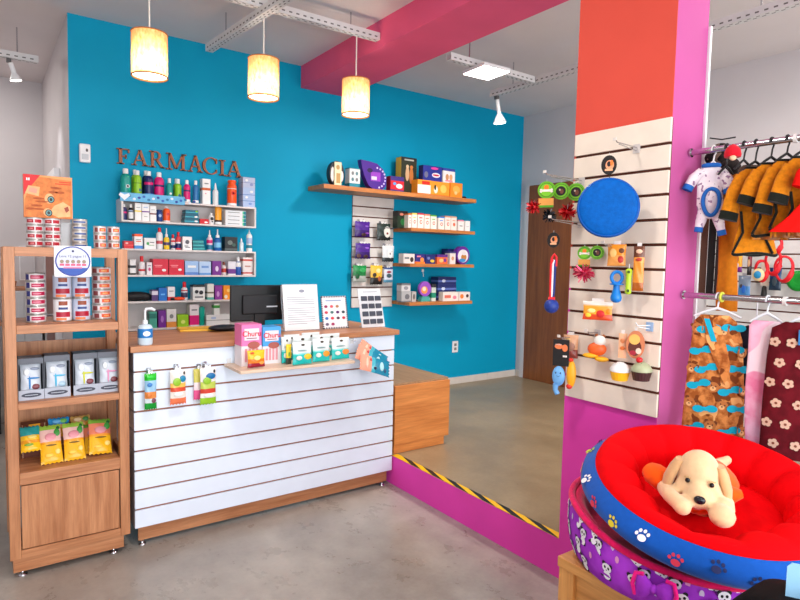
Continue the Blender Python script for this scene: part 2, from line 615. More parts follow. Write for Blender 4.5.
# things on the blue wall
a, b = P(79, 143, 'Y', YW - .03), P(91, 163, 'Y', YW - .03)
t = thing('wall_sensor', 'white motion sensor box mounted high on the blue wall, left of the brown letters', 'sensor', ((a.x + b.x) / 2, YW - .001, b.z))
MB().mat(M_WHITE).box(-.036, .036, -.032, 0, 0, a.z - b.z).build('mounted_case', t, bevel=.008)
MB().mat(paint((70, 70, 74), .3)).disc(.012, .088, .008, .012, -.0335, -.032).build('lens', t)
MB().mat(paint((196, 200, 206), .4)).box(-.022, .022, -.0335, -.032, .02, .06).build('badge', t)
a, b = P(452, 341, 'Y', YW), P(457.5, 352, 'Y', YW)
t = thing('wall_socket', 'white double socket plate low on the blue wall above the bench', 'socket', ((a.x + b.x) / 2, YW - .001, b.z))
MB().mat(M_WHITE).box(-.04, .04, -.009, 0, 0, .125).build('socket_plate', t, bevel=.003)
MB().mat(paint((120, 120, 122), .5)).box(-.016, .016, -.011, -.009, .07, .1).box(-.016, .016, -.011, -.009, .025, .055).build('socket_insert', t)

# ----------------------------------------------------------------- counter
CX0, CX1, CYF = .625, 2.268, 3.24
BRD = paint((226, 236, 250), .3, var=.02)
SIDEG = paint((150, 140, 146), .5)
GRV = wood((150, 86, 62), (172, 104, 78), 'X')
t = thing('shop_counter', 'white slatted shop counter with an oak worktop', 'counter', (CX0, CYF, 0))
L = CX1 - CX0
m = MB().mat(GRV).box(.01, L - .01, .012, .03, .1, 1.045)
nb = 9
hb = (1.045 - .1) / nb
for i in range(nb):
    m.mat(BRD).box(0, L, 0, .012, .1 + i * hb + .006, .1 + (i + 1) * hb - .004)
m.build('slat_front', t, bevel=.0015)
m = MB().mat(paint((60, 40, 34), .6)).box(.012, .03, .032, .6, .1, 1.044)
m.mat(paint((176, 170, 176), .4))  # side boards' shadow put into the colour, greyer than the white front
for i in range(nb):
    m.box(0, .012, .0125, .6, .1 + i * hb + .006, .1 + (i + 1) * hb - .004)
m.build('side_panel', t)
m = MB().mat(paint((176, 170, 176), .4)).box(L - .018, L, .032, .6, .1, 1.044)
m.build('side_panel', t)
MB().mat(M_OAKX).box(.022, L - .02, .035, .053, .022, .098).build('kick_plate', t)
MB().mat(M_OAKX).box(-.018, L + .026, -.022, .63, 1.046, 1.078).build('worktop', t, bevel=.003)
for x in (.04, L - .06):
    MB().mat(M_CHROME).lathe([(.018, .001), (.018, .006), (.008, .009), (.008, .0215)], (x, .03, 0), 16).build('foot', t)

# tray shelf hooked on the counter front
TZ = .947
TR = thing('tray_shelf', 'pale shelf board hooked on the white counter front', 'shelf', (1.095, CYF - .0015, TZ - .022))
MB().mat(wood((214, 184, 158), (230, 204, 180), 'X')).box(0, .70, -.27, -.002, .006, .022).build('board', TR, bevel=.002)
for x in (.03, .67):
    MB().mat(clear(alpha=.6)).box(x - .012, x + .012, -.2, -.002, -.0, .0055).box(x - .012, x + .012, -.004, -.0, -.0, .05).build('hook_bracket', TR)

# ------------------------------------------------------------ display shelf
SX0, SX1, SYF, SYB = .075, .598, 3.22, 3.62
t = thing('display_shelf', 'tall oak display shelf left of the white counter, tins and treats on its boards', 'shelf', (SX0, SYF, 0))
W_ = SX1 - SX0
D_ = SYB - SYF
for x in (0, W_ - .045):
    for y in (0, D_ - .045):
        MB().mat(M_OAK).box(x, x + .045, y, y + .045, .096, 1.575).build('post', t, bevel=.002)
MB().mat(M_OAKX).box(.0455, W_ - .0455, .0, .045, 1.532, 1.575).build('top_rail', t)
MB().mat(M_OAKX).box(.0455, W_ - .0455, D_ - .045, D_, 1.532, 1.575).build('top_rail', t)
MB().mat(wood((166, 104, 64), (204, 142, 98), 'X')).box(.0455, W_ - .0455, .0455, D_ - .0455, 1.553, 1.574).build('top_board', t)
for z0, z1 in ((1.17, 1.21), (.812, .845), (.452, .51)):
    MB().mat(M_OAKX).box(.0455, W_ - .0455, .002, D_ - .001, z0, z1).build('shelf_board', t, bevel=.0015)
MB().mat(M_OAK).box(.0455, W_ - .0455, D_ - .02, D_ - .006, .846, 1.085).build('back_panel', t)
MB().mat(M_OAK).box(.0455, W_ - .0455, D_ - .02, D_ - .006, .511, .811).build('back_panel', t)
MB().mat(M_OAK).box(.05, W_ - .05, .006, .024, .14, .446).build('door_panel', t, bevel=.0015)
MB().mat(M_OAKX).box(.0455, W_ - .0455, .004, .05, .096, .136).build('bottom_rail', t)
for x in (0, W_ - .02):
    MB().mat(M_OAK).box(x + (0.004 if x == 0 else 0), x + (.02 if x == 0 else .016), .046, D_ - .046, .096, .51).build('side_panel', t)
MB().mat(M_OAKX).box(.012, W_ - .03, .012, D_ - .02, .03, .0955).build('plinth', t)
for x in (.05, W_ - .075):
    for y in (.04, D_ - .06):
        MB().mat(M_CHROME).lathe([(.02, .001), (.02, .006), (.007, .01), (.007, .0295)], (x, y, 0), 16).build('foot', t)

# --------------------------------------------- bench on the raised platform
t = thing('bench_box', 'orange-brown wooden box bench on the raised platform beside the counter', 'bench', (2.302, 3.265, ZP))
MB().mat(M_BENCH).box(0, .492, 0, .02, .062, .478).build('front_panel', t, bevel=.002)
MB().mat(M_BENCH).box(0.002, .452, .006, .022, .002, .061).build('kick_plate', t)
MB().mat(wood((150, 118, 84), (172, 140, 104), 'Y')).box(0, .494, .0205, 1.35, .46, .494).build('bench_top', t, bevel=.002)
MB().mat(wood((176, 98, 44), (216, 138, 72), 'Y', 5)).box(.475, .492, .022, 1.348, .062, .459).build('side_panel', t)
MB().mat(wood((176, 98, 44), (216, 138, 72), 'Y', 5)).box(0.0, .017, .022, 1.348, .002, .459).build('side_panel', t)

# hazard tape on the platform's edge
m = MB()
YB, YK = paint((242, 186, 14), .5), paint((20, 18, 18), .5)
m.mat(YB).box(XS + .001, XS + .05, 1.815, 3.262, ZP + .0003, ZP + .0012)
y = 1.80
while y < 3.14:
    m.mat(YK).add([(XS + .0012, max(y, 1.816), ZP + .0016), (XS + .0012, y + .11, ZP + .0016), (XS + .0498, min(y + .11 + .17, 3.26), ZP + .0016), (XS + .0498, min(y + .17, 3.26), ZP + .0016)], [(0, 3, 2, 1)])
    y += .225
tag(m.build('hazard_tape'), 'yellow and black striped warning tape along the raised floor edge', 'tape')

# ------------------------------------------------------------ product makers
def lighten(c, k):
    return tuple(min(255, int(x * k)) for x in c)


def carton(name, label, cat, x0, x1, z0, z1, yf, dep, col, bands=(), spots=(), top=None, group=None, rz=0., side=None):
    """printed cardboard box: front at yf; bands (f0, f1, colour) over the front height; spots (fx, fz, rx, rz, colour) printed ovals"""
    w, h = x1 - x0, z1 - z0
    m = MB().mat(paint(col, .45)).box(-w / 2, w / 2, -dep / 2, dep / 2, 0, h)
    e = .0005
    for f0, f1, c in bands:
        m.mat(paint(c, .45)).box(-w / 2 - e, w / 2 + e, -dep / 2 - e, dep / 2 + e, f0 * h, f1 * h)
    if side:
        m.mat(paint(side, .45)).box(-w / 2 - e * 2, -w / 2, -dep / 2 + .001, dep / 2, .002, h - .002)
        m.box(w / 2, w / 2 + e * 2, -dep / 2 + .001, dep / 2, .002, h - .002)
    if top:
        m.mat(paint(top, .45)).box(-w / 2 - e, w / 2 + e, -dep / 2 - e, dep / 2 + e, h - .0005, h + e)
    k = 0
    for fx, fz, rx, rz_, c in spots:
        k += 1
        m.mat(paint(c, .45))
        if rx < 0:
            m.box((fx + rx - .5) * w, (fx - rx - .5) * w, -dep / 2 - e * (2 + k), -dep / 2, (fz - rz_) * h, (fz + rz_) * h)
        else:
            m.disc((fx - .5) * w, fz * h, rx * w, rz_ * h, -dep / 2 - e * (2 + k), -dep / 2, 14)
    o = m.build(name, None, ((x0 + x1) / 2, yf + dep / 2, z0), (0, 0, rz))
    return tag(o, label, cat, group)


def bottle(name, label, cat, x0, x1, z0, z1, yf, col, cap=(238, 238, 238), bands=(), capf=.16, neck=.45, style='round', group=None, spots=()):
    w, h = x1 - x0, z1 - z0
    R_ = w / 2
    sy = min(1., .036 / R_) if R_ > .036 else 1.
    t = thing(name, label, cat, ((x0 + x1) / 2, yf + R_ * sy, z0), 0, group)
    hb = h * (1 - capf)
    m = MB().mat(paint(col, .3))
    if style == 'tube':
        m.lathe([(R_ * .8, 0), (R_ * .92, .01)] + [(R_, hb * .9), (R_ * .95, hb)], n=20, sy=.6)
    else:
        sh = min(.22 * hb, R_ * .9)
        m.lathe([(R_ * .9, 0), (R_, .006), (R_, hb - sh), (R_ * .93, hb - sh * .55), (R_ * .72, hb - sh * .2), (R_ * neck, hb)], n=20, sy=sy)
    for f0, f1, c in bands:
        m.mat(paint(c, .35)).lathe([(R_ * 1.006, f0 * h), (R_ * 1.012, f0 * h + .0005), (R_ * 1.012, f1 * h - .0005), (R_ * 1.006, f1 * h)], n=20, sy=sy, cap=False)
    for fx, fz, rr, c in spots:
        yy = -math.sqrt(max(0, 1 - (2 * fx - 1) ** 2)) * R_ * sy - .001
        m.mat(paint(c, .35)).disc((fx - .5) * w, fz * h, rr * w, rr * w, yy - .0006, yy + .002, 14)
    m.build('body', t)
    hc = h * capf
    if style == 'spray':
        MB().mat(paint(cap, .35)).lathe([(R_ * .5, hb + .0004), (R_ * .5, hb + hc * .3), (R_ * .22, hb + hc * .34), (R_ * .16, h)], n=14).build('spray_nozzle', t)
    elif style == 'dropper':
        MB().mat(paint(cap, .35)).lathe([(R_ * .5, hb + .0004), (R_ * .35, hb + hc * .5), (R_ * .1, h)], n=14).build('nozzle', t)
    else:
        MB().mat(paint(cap, .35)).lathe([(R_ * (neck + .06), hb + .0004), (R_ * (neck + .06), h - .004), (R_ * (neck - .05), h)], n=16).build('cap', t)
    return t


def tin(label, x, y, z, r, h, body, band, lid=(190, 188, 184), group=None, name='pet_food_tin', chips=(), rz=0):
    t = thing(name, label, 'tin', (x, y, z), rz, group)
    m = MB().mat(paint(lid, .3, .7))
    m.lathe([(r * .97, 0), (r, .002), (r, .004), (r * .975, .006), (r * .975, h - .005), (r, h - .003), (r, h - .001), (r * .95, h), (r * .93, h - .003)], n=28)
    m.build('can', t)
    m = MB().mat(paint(body, .4)).lathe([(r * .98, .0065), (r * .985, .007), (r * .985, h - .006), (r * .98, h - .0055)], n=28, cap=False)
    # printed field wrapped round the front of the label
    for a0, a1, f0, f1, c in band:
        m.mat(paint(c, .4))
        n = 8
        k = r * (.988 + .001 * (len(m.ms)))
        lo = [(k * math.sin(math.radians(a0 + (a1 - a0) * i / n)), -k * math.cos(math.radians(a0 + (a1 - a0) * i / n)), h * f0) for i in range(n + 1)]
        hi = [(p[0], p[1], h * f1) for p in lo]
        m.rings([lo, hi], True, False, False, closed=False)
    m.build('paper_label', t)
    return t


def pouch(name, label, cat, w, h, d, loc, rot, cols, spots=(), group=None, zig=True, parent=None, tab=None):
    """sealed foil bag: flat at both seams, bulging between; cols [(f, colour)] = colour up to height fraction f"""
    nx, nz = 10, 16
    m = MB()
    fr, bk = [], []
    for i in range(nz + 1):
        v = i / nz
        rf, rb = [], []
        for j in range(nx + 1):
            u = j / nx
            e = (max(0, 1 - abs(2 * u - 1) ** 2.4) ** .55) * (max(0, 1 - abs(2 * v - 1) ** 4) ** .6)
            e *= .92 + .16 * math.sin(9 * u + 13 * v)
            xx = (u - .5) * w * (1 - .06 * math.sin(PI * v))
            zz = v * h
            if zig and i in (0, nz):
                zz += .003 * (1 if j % 2 else -1)
            rf.append((xx, -d / 2 * e - .0006, zz))
            rb.append((xx, d / 2 * e + .0006, zz))
        fr.append(rf)
        bk.append(rb)
    for i in range(nz):
        f = (i + .5) / nz
        c = next(c for q, c in cols if f <= q)
        m.mat(paint(c, .25))
        m.rings([fr[i], fr[i + 1]], True, False, False, closed=False)
        m.rings([bk[i + 1], bk[i]], True, False, False, closed=False)
    k = 0
    for fx, fz, rx, rz_, c in spots:
        k += 1
        m.mat(paint(c, .3))
        e = (max(0, 1 - abs(2 * fx - 1) ** 2.4) ** .55) * (max(0, 1 - abs(2 * fz - 1) ** 4) ** .6) * 1.06
        m.ell(((fx - .5) * w, -d / 2 * e, fz * h), (rx * w, .0022 + .0005 * k, rz_ * h), 12, 6)
    o = m.build(name, parent, loc, rot)
    if parent is None:
        tag(o, label, cat, group)
    return o


def span(xl, xr, yt, yb, Y):
    """world x range and top z of something the photograph shows in that box, standing at depth Y"""
    return P(xl, (yt + yb) / 2, 'Y', Y).x, P(xr, (yt + yb) / 2, 'Y', Y).x, P((xl + xr) / 2, yt, 'Y', Y).z

# -------------------------------------------------- pharmacy box shelves
YS = 4.65
UW = paint((222, 214, 212), .5)
UNITS = [(1.787, 1.955, 'white box shelf on the blue wall directly under the brown letters'),
         (1.387, 1.593, 'middle white box shelf on the blue wall, red cartons inside'),
         (.985, 1.203, 'lowest white box shelf on the blue wall, partly behind the black monitor')]
UX0, UX1 = .826, 1.842
for z0, z1, lab in UNITS:
    t = thing('wall_shelf', lab, 'shelf', (UX0, YS, z0), 0, 'white box shelves')
    w, h, d = UX1 - UX0, z1 - z0, YW - .001 - YS
    MB().mat(UW).box(0, w, 0, d, 0, .013).build('bottom_board', t, bevel=.001)
    MB().mat(UW).box(0, w, 0, d, h - .013, h).build('top_board', t, bevel=.001)
    for x in (0, w - .013):
        MB().mat(UW).box(x, x + .013, 0, d, .0132, h - .0132).build('side_board', t)
    MB().mat(UW).box(.0132, w - .0132, d - .006, d, .0132, h - .0132).build('back_board', t)

WH, NAVY, MAGE, GRN, TEAL, ORG, RED, YEL, PUR, SKY = (236, 236, 236), (22, 34, 96), (214, 24, 116), (140, 196, 30), (14, 150, 140), (240, 84, 20), (206, 22, 36), (244, 190, 30), (112, 40, 140), (64, 132, 206)
DKTEAL, CREAM, ROSE, GREY, PALE = (10, 96, 120), (240, 226, 196), (226, 128, 150), (120, 122, 126), (168, 190, 226)


def B(label, xl, xr, yt, yb, z, col, cap=WH, bands=(), yf=YS + .03, **k):
    x0, x1, zt = span(xl, xr, yt, yb, yf)
    return bottle(k.pop('name', 'shampoo_bottle'), label, 'bottle', x0, x1, z + .0004, zt, yf, col, cap, bands, **k)


def K(label, xl, xr, yt, yb, z, col, bands=(), yf=YS + .02, dep=.08, name='medicine_box', cat='box', **k):
    x0, x1, zt = span(xl, xr, yt, yb, yf)
    return carton(name, label, cat, x0 + .0008, x1 - .0008, z + .0004, zt, yf, dep, col, bands, **k)


Z1, Z1i = 1.955, 1.80
yt = YS + .05
B('tall teal bottle with white cap, first on the top shelf under the letter F', 121, 132, 168, 195, Z1, TEAL, yf=yt, spots=((.62, .42, .17, WH), (.62, .42, .11, RED)), capf=.17)
B('front lime green bottle of the big pair on the top pharmacy shelf', 134, 142.4, 170, 196, Z1, GRN, yf=yt, spots=((.7, .33, .2, (20, 90, 120)),), bands=((.55, .58, (90, 140, 20)),))
B('lime green bottle half hidden behind the other big lime green bottle', 132, 139, 169.5, 194, Z1, GRN, yf=yt + .085)
B('front navy bottle with magenta stripe of the big pair on the top pharmacy shelf', 145, 154.3, 170.7, 197, Z1, NAVY, yf=yt, bands=((.53, .62, MAGE), (.2, .24, SKY)))
B('navy bottle half hidden behind the big navy bottle with magenta stripe', 143, 150, 170.5, 195, Z1, NAVY, yf=yt + .085)
B('big magenta bottle with navy stripe on the top pharmacy shelf', 155.3, 165, 172, 198, Z1, MAGE, yf=yt, bands=((.5, .57, NAVY),))
B('small teal bottle on the top pharmacy shelf, right of the big magenta one', 167, 173.3, 178, 199, Z1, TEAL, yf=yt, capf=.2, spots=((.6, .35, .18, WH),))
B('small lime green bottle in front on the top pharmacy shelf', 175.5, 182.3, 178.7, 200, Z1, GRN, yf=yt, capf=.2, spots=((.6, .3, .2, (20, 90, 120)),))
B('small lime green bottle half hidden behind the other small lime green one', 174, 179.5, 178.5, 198, Z1, GRN, yf=yt + .07, capf=.2)
B('small magenta bottle with white foot on the top pharmacy shelf', 184.6, 191, 179.8, 202, Z1, MAGE, yf=YS + .03, capf=.18, bands=((.5, .56, NAVY), (.02, .16, WH)))
B('slim blue bottle with white cap on the top pharmacy shelf', 193.6, 199.4, 180.4, 202, Z1, (34, 110, 170), capf=.18, bands=((.04, .14, WH),))
K('tall white carton with orange band on the top pharmacy shelf', 202.5, 210.5, 179, 203, Z1, WH, ((.55, .65, (200, 92, 40)),), dep=.07, spots=((.4, .42, .1, .02, ROSE), (.5, .82, -.25, .02, GREY)))
B('white tapering nozzle bottle on the top pharmacy shelf', 213.6, 219, 182.7, 203.7, Z1, (226, 228, 230), style='dropper', capf=.3, name='dropper_bottle')
B('orange bottle with white foot on the top pharmacy shelf', 228.8, 238, 180, 204.5, Z1, ORG, ORG, capf=.1, neck=.8, bands=((.02, .12, WH), (.66, .68, WH)), spots=((.5, .5, .22, (226, 40, 20)), (.5, .5, .1, (40, 20, 10))))
x0, x1, zt = span(243, 255, 177.5, 205, YS + .02)
zm = Z1 + (zt - Z1) * .66
carton('medicine_box', 'pale blue patterned carton at the right end of the top pharmacy shelf', 'box', x0, x1, Z1 + .0004, zm - .0005, YS + .02, .1, PALE, ((.3, .34, (110, 140, 200)), (.62, .66, (110, 140, 200))), ((.3, .5, .12, .06, WH), (.7, .8, .14, .06, WH), (.6, .18, .14, .06, (120, 150, 210))))
carton('medicine_box', 'grey-blue carton lying on the pale blue patterned carton at the shelf end', 'box', x0, x1, zm + .0004, zt, YS + .02, .1, (176, 186, 212), ((.45, .5, (120, 130, 180)),), ((.3, .7, .12, .12, WH), (.7, .3, .14, .14, (130, 140, 190))))
# printed strip along the shelf's upper edge
a, b = P(120, 198, 'Y', YS - .004), P(185, 202, 'Y', YS - .004)
m = MB().mat(paint((96, 176, 220), .4)).box(0, b.x - a.x, -.0022, -.0008, 0, .062)
for i in range(16):
    x = .03 + i * .033
    m.mat(paint(((40, 90, 180), (24, 110, 160), (220, 230, 240), (30, 60, 150))[i % 4], .4)).disc(x, .03 + .012 * math.sin(i * 2.1), .011, .009, -.0028, -.002, 10)
m.mat(paint((236, 240, 246), .4)).prism([(.03, .006), (.068, .042), (.058, .058), (.03, .046), (.002, .058), (-.008, .042)], -.0032, -.002)
tag(m.build('shelf_strip', None, (a.x, YS, 1.935)), 'light blue printed strip along the edge of the top white shelf', 'strip')

B('navy bottle with magenta band inside the white shelf under the letters', 121.7, 127.4, 203.7, 222, Z1i, NAVY, capf=.2, bands=((.42, .52, MAGE),))
B('white and black bottle beside the navy one inside the top white shelf', 128.7, 134, 204, 222, Z1i, (30, 32, 40), capf=.22, bands=((.1, .5, WH), (.55, .62, PALE)))
K('white carton with yellow band inside the top white shelf', 135, 141.6, 203, 223, Z1i, WH, ((.5, .58, (226, 204, 40)),), spots=((.5, .75, -.3, .012, GREY),))
K('white carton with purple band inside the top white shelf', 142, 149.6, 203.7, 223, Z1i, WH, ((.5, .57, PUR),), spots=((.5, .78, -.3, .03, PALE), (.5, .25, -.25, .012, GREY)))
K('white carton with maroon band inside the top white shelf', 150, 156.4, 206, 223, Z1i, WH, ((.44, .53, (110, 30, 40)),), spots=((.5, .75, -.3, .012, GREY),))
B('dark blue jar inside the top white shelf', 157, 163.2, 209.6, 223.4, Z1i, (20, 60, 130), (20, 50, 110), capf=.12, neck=.9, name='jar', spots=((.5, .5, .25, PALE),))
B('orange bottle with white cap inside the top white shelf', 163.8, 171, 206, 224, Z1i, ORG, capf=.14, bands=((.02, .1, WH),), spots=((.6, .5, .2, RED),))
x0, x1, zt = span(184.7, 199, 210, 225, YS + .02)
hh = (zt - Z1i) / 3
for i, nm in enumerate(('lowest', 'middle', 'top')):
    carton('medicine_box', nm + ' of three dark teal flat boxes stacked inside the top white shelf', 'box', x0 + .004 * i, x1 - .002 * i, Z1i + .0004 + i * hh, Z1i + (i + 1) * hh - .0004, YS + .02, .1, DKTEAL, ((.35, .55, (60, 170, 190)),), ((.85, .7, .1, .2, GRN),) if i == 2 else ((.8, .5, .12, .2, WH),), group='teal flat boxes')
K('small red box inside the top white shelf', 199.8, 208.8, 219, 226, Z1i, RED, (), spots=((.7, .35, .2, .16, WH),))
B('small white bottle with a dark dog figure inside the top white shelf', 209.2, 214.8, 213, 226.5, Z1i, WH, spots=((.5, .5, .3, (26, 26, 30)), (.55, .25, .15, (60, 60, 70))), capf=.2)
B('orange-yellow tube standing on its cap inside the top white shelf', 216, 222.8, 206.6, 226.5, Z1i, (246, 160, 20), (246, 170, 30), style='tube', capf=.04, bands=((0.02, .16, WH), (.16, .26, (60, 30, 20))), name='cream_tube')
x0, x1, zt = span(225.5, 246, 210.7, 227, YS + .02)
hh = (zt - Z1i) / 4
for i, nm in enumerate(('lowest', 'second', 'third', 'top')):
    carton('medicine_box', nm + ' of four slim white boxes with blue-green ends stacked on the top white shelf', 'box', x0, x1, Z1i + .0004 + i * hh, Z1i + (i + 1) * hh - .0004, YS + .02, .09, (226, 230, 234), (), ((.4, .5, -.28, .08, GREY), (.94, .5, -.06, .45, (10, 120, 140)), (.86, .5, -.03, .4, (70, 190, 140))), group='slim white boxes')

Z2, Z2i = 1.593, 1.40
K('small red packet at the left end of the second pharmacy shelf, beside the tins', 123.8, 133.6, 241, 250, Z2, RED, ((.4, .5, (240, 80, 80)),), dep=.06, name='treat_packet', cat='packet', spots=((.3, .7, .15, .12, (250, 190, 190)),))
K('white carton with orange top and blue foot on the second pharmacy shelf', 134.3, 142.7, 234, 250, Z2, WH, ((0, .22, SKY), (.84, 1, ORG)), spots=((.5, .5, -.3, .03, ORG), (.5, .62, -.3, .02, GREY)))
K('low white box with green print on the second pharmacy shelf', 144.3, 156, 238, 250.7, Z2, WH, (), spots=((.3, .5, .12, .14, (60, 160, 80)), (.65, .6, -.2, .04, GREY), (.6, .35, -.25, .03, (120, 180, 140))))
B('tall white bottle with red cap on the second pharmacy shelf', 157, 163.4, 227.7, 250, Z2, (230, 228, 230), RED, ((.25, .4, (200, 80, 90)),), capf=.2)
B('yellow bottle with spray nozzle on the second pharmacy shelf', 164.3, 170, 228, 250.5, Z2, (236, 196, 40), WH, ((.2, .34, (80, 60, 110)),), style='spray', capf=.42, name='spray_bottle')
B('short red and white bottle with red cap on the second pharmacy shelf', 171.2, 175.8, 234.5, 250.8, Z2, (216, 210, 214), RED, ((.1, .3, NAVY), (.5, .62, RED)), capf=.24)
B('red-capped bottle with navy label on the second pharmacy shelf', 176.3, 181.6, 232, 251, Z2, (214, 60, 70), RED, ((.1, .36, NAVY), (.36, .44, WH)), capf=.24)
K('white carton with grey drawing on the second pharmacy shelf', 182.6, 192, 236.7, 252, Z2, WH, (), spots=((.5, .6, .22, .16, (90, 90, 96)), (.4, .3, -.2, .03, GREY), (.55, .2, -.25, .03, GREY)))
x0, x1, zt = span(193.2, 204.6, 240, 252.5, YS + .02)
hh = (zt - Z2) / 3
for i, nm in enumerate(('lowest', 'middle', 'top')):
    carton('medicine_box', nm + ' of three teal slim boxes piled on the second pharmacy shelf', 'box', x0, x1 - .004 * i, Z2 + .0004 + i * hh, Z2 + (i + 1) * hh - .0004, YS + .02, .09, (20, 120, 130), ((.3, .6, (70, 180, 180)),), group='teal slim boxes')
B('magenta and white spray bottle on the second pharmacy shelf', 207.6, 213.4, 230, 252.5, Z2, (226, 200, 214), WH, ((.05, .28, (20, 110, 150)), (.36, .52, MAGE)), style='spray', capf=.34, name='spray_bottle')
B('blue spray bottle with white nozzle on the second pharmacy shelf', 215, 222.4, 229, 253, Z2, (20, 96, 170), WH, ((.15, .38, (120, 190, 226)),), style='spray', capf=.4, name='spray_bottle')
K('black box with grey print on the second pharmacy shelf', 225, 237.6, 237, 253.5, Z2, (30, 36, 40), ((.05, .2, (80, 90, 90)),), spots=((.4, .6, .2, .16, (110, 120, 116)), (.7, .45, .14, .12, (60, 90, 80))))
B('small white dropper bottle near the right end of the second pharmacy shelf', 240, 244.2, 238, 253.5, Z2, (214, 232, 240), WH, style='dropper', capf=.3, name='dropper_bottle')
B('white bottle with blue label at the right end of the second pharmacy shelf', 247.5, 253, 229.5, 253.5, Z2, WH, (200, 206, 210), ((.16, .3, (40, 130, 150)), (.36, .62, PALE)), style='spray', capf=.2, name='spray_bottle')

K('blue and white box at the left end inside the middle white shelf', 118.5, 122.5, 257.5, 274, Z2i, (40, 90, 170), ((.1, .4, WH),))
K('small black and white box inside the middle white shelf', 130, 136, 259.6, 274, Z2i, (226, 224, 224), ((.45, .62, (30, 30, 34)), (.0, .12, (60, 50, 40))))
B('white bottle with tall red cap inside the middle white shelf', 139, 145.9, 256, 274.5, Z2i, (232, 226, 228), RED, ((.2, .3, RED),), capf=.3)
K('small white carton with pink print inside the middle white shelf', 146.9, 152.2, 262.5, 274.5, Z2i, (232, 222, 228), (), spots=((.5, .45, .25, .14, (200, 50, 110)), (.5, .75, -.3, .03, GREY)))
K('red carton beside the small white carton in the middle white shelf', 152.9, 168.4, 259, 274.5, Z2i, (206, 18, 52), (), spots=((.72, .3, .14, .08, WH), (.35, .6, -.25, .02, (250, 160, 170)), (.35, .5, -.2, .015, (250, 160, 170))), dep=.11)
K('red carton beside the pale blue carton in the middle white shelf', 169, 184.2, 259.5, 274.5, Z2i, (206, 18, 52), (), spots=((.72, .34, .12, .08, WH), (.35, .62, -.25, .02, (250, 160, 170)), (.35, .52, -.2, .015, (250, 160, 170))), dep=.11)
K('pale blue carton beside the red ones in the middle white shelf', 185, 198.6, 261, 274.5, Z2i, (150, 184, 226), ((.0, .2, (90, 130, 200)),), spots=((.5, .6, -.3, .08, WH),))
K('second pale blue carton, beside the purple box in the middle white shelf', 199.2, 211, 261.5, 274.6, Z2i, (180, 204, 234), ((.0, .16, (100, 150, 210)),), spots=((.5, .6, -.3, .08, (110, 150, 210)),))
K('purple box inside the middle white shelf', 212.4, 221.4, 261, 274, Z2i, (118, 40, 140), (), spots=((.5, .45, .18, .2, (220, 200, 230)),))
B('small red and white bottle inside the middle white shelf', 222.3, 227, 262, 274.5, Z2i, (226, 214, 210), (120, 60, 40), ((.2, .5, (190, 60, 50)),), capf=.24)
K('white and purple carton inside the middle white shelf', 228.2, 235.8, 261.5, 274.3, Z2i, (226, 222, 230), ((.1, .45, (110, 50, 140)),))
B('blue and white bottle near the right end inside the middle white shelf', 236.4, 242, 257, 274.2, Z2i, (50, 96, 180), WH, ((.45, .7, WH),), capf=.26)
K('white carton with red stripes at the right end of the middle white shelf', 243, 252.6, 257.5, 274.2, Z2i, (236, 228, 226), ((.08, .16, (190, 50, 50)), (.8, .9, (200, 70, 60))), spots=((.5, .5, -.3, .04, (200, 150, 140)),))

Z3, Z3i = 1.203, .998
m = MB().mat(paint((22, 20, 24), .55)).ell((0, 0, .035), (.11, .05, .035), 20, 10).ell((.06, 0, .03), (.05, .045, .03), 16, 8)
a = P(136.5, 300, 'Y', YS + .07)
tag(m.build('zip_pouch', None, (a.x, YS + .07, Z3 + .0004)), 'black zip pouch lying at the left end of the lowest pharmacy shelf', 'pouch')
K('purple and white carton on the lowest pharmacy shelf, beside the black pouch', 151.8, 158, 290, 301, Z3, (80, 50, 110), ((.55, .9, (216, 206, 220)),))
K('blue carton on the lowest pharmacy shelf', 158.7, 167, 288, 301, Z3, (20, 104, 190), (), spots=((.5, .5, -.25, .06, (100, 170, 230)),))
K('white carton with red foot on the lowest pharmacy shelf', 167.7, 175, 287, 300, Z3, (234, 226, 228), ((.0, .28, (196, 40, 50)),), dep=.06, spots=((.5, .7, -.3, .03, GREY),))
B('bottle with tall red cap on the lowest pharmacy shelf', 182, 188.4, 282, 299.7, Z3, (214, 214, 220), RED, ((.15, .42, (60, 60, 90)), (.5, .56, RED)), capf=.3)
m = MB().mat(paint((232, 70, 20), .4)).ell((0, 0, .014), (.045, .02, .0135), 16, 8)
m.mat(paint((20, 20, 24), .4)).ell((-.05, 0, .012), (.02, .016, .0115), 12, 8)
a = P(180, 300, 'Y', YS + .005)
tag(m.build('flea_collar_pack', None, (a.x, YS + .022, Z3 + .0004)), 'small orange and black item lying on the edge of the lowest pharmacy shelf', 'packet')
K('white carton with black animal prints on the lowest pharmacy shelf', 193, 205, 285, 300.6, Z3, (222, 222, 220), ((.86, 1, (60, 60, 60)),), spots=((.3, .55, .16, .12, (40, 40, 44)), (.68, .5, .18, .14, (50, 50, 54)), (.5, .2, -.35, .05, GREY)))
K('narrow white carton with green foot on the lowest pharmacy shelf', 207.5, 213.9, 284, 299.5, Z3, (228, 226, 218), ((.0, .16, (90, 170, 160)), (.4, .5, (110, 100, 80))))
K('purple carton on the lowest pharmacy shelf', 215, 222.4, 285.6, 299.5, Z3, (136, 50, 150), (), spots=((.4, .4, .2, .2, (200, 150, 210)),))
K('orange packet at the right end of the lowest pharmacy shelf', 223.4, 231.6, 285.6, 299.5, Z3, (244, 150, 30), (), name='treat_packet', cat='packet', spots=((.6, .65, .2, .12, (250, 210, 120)), (.3, .2, .2, .14, (240, 230, 210))))

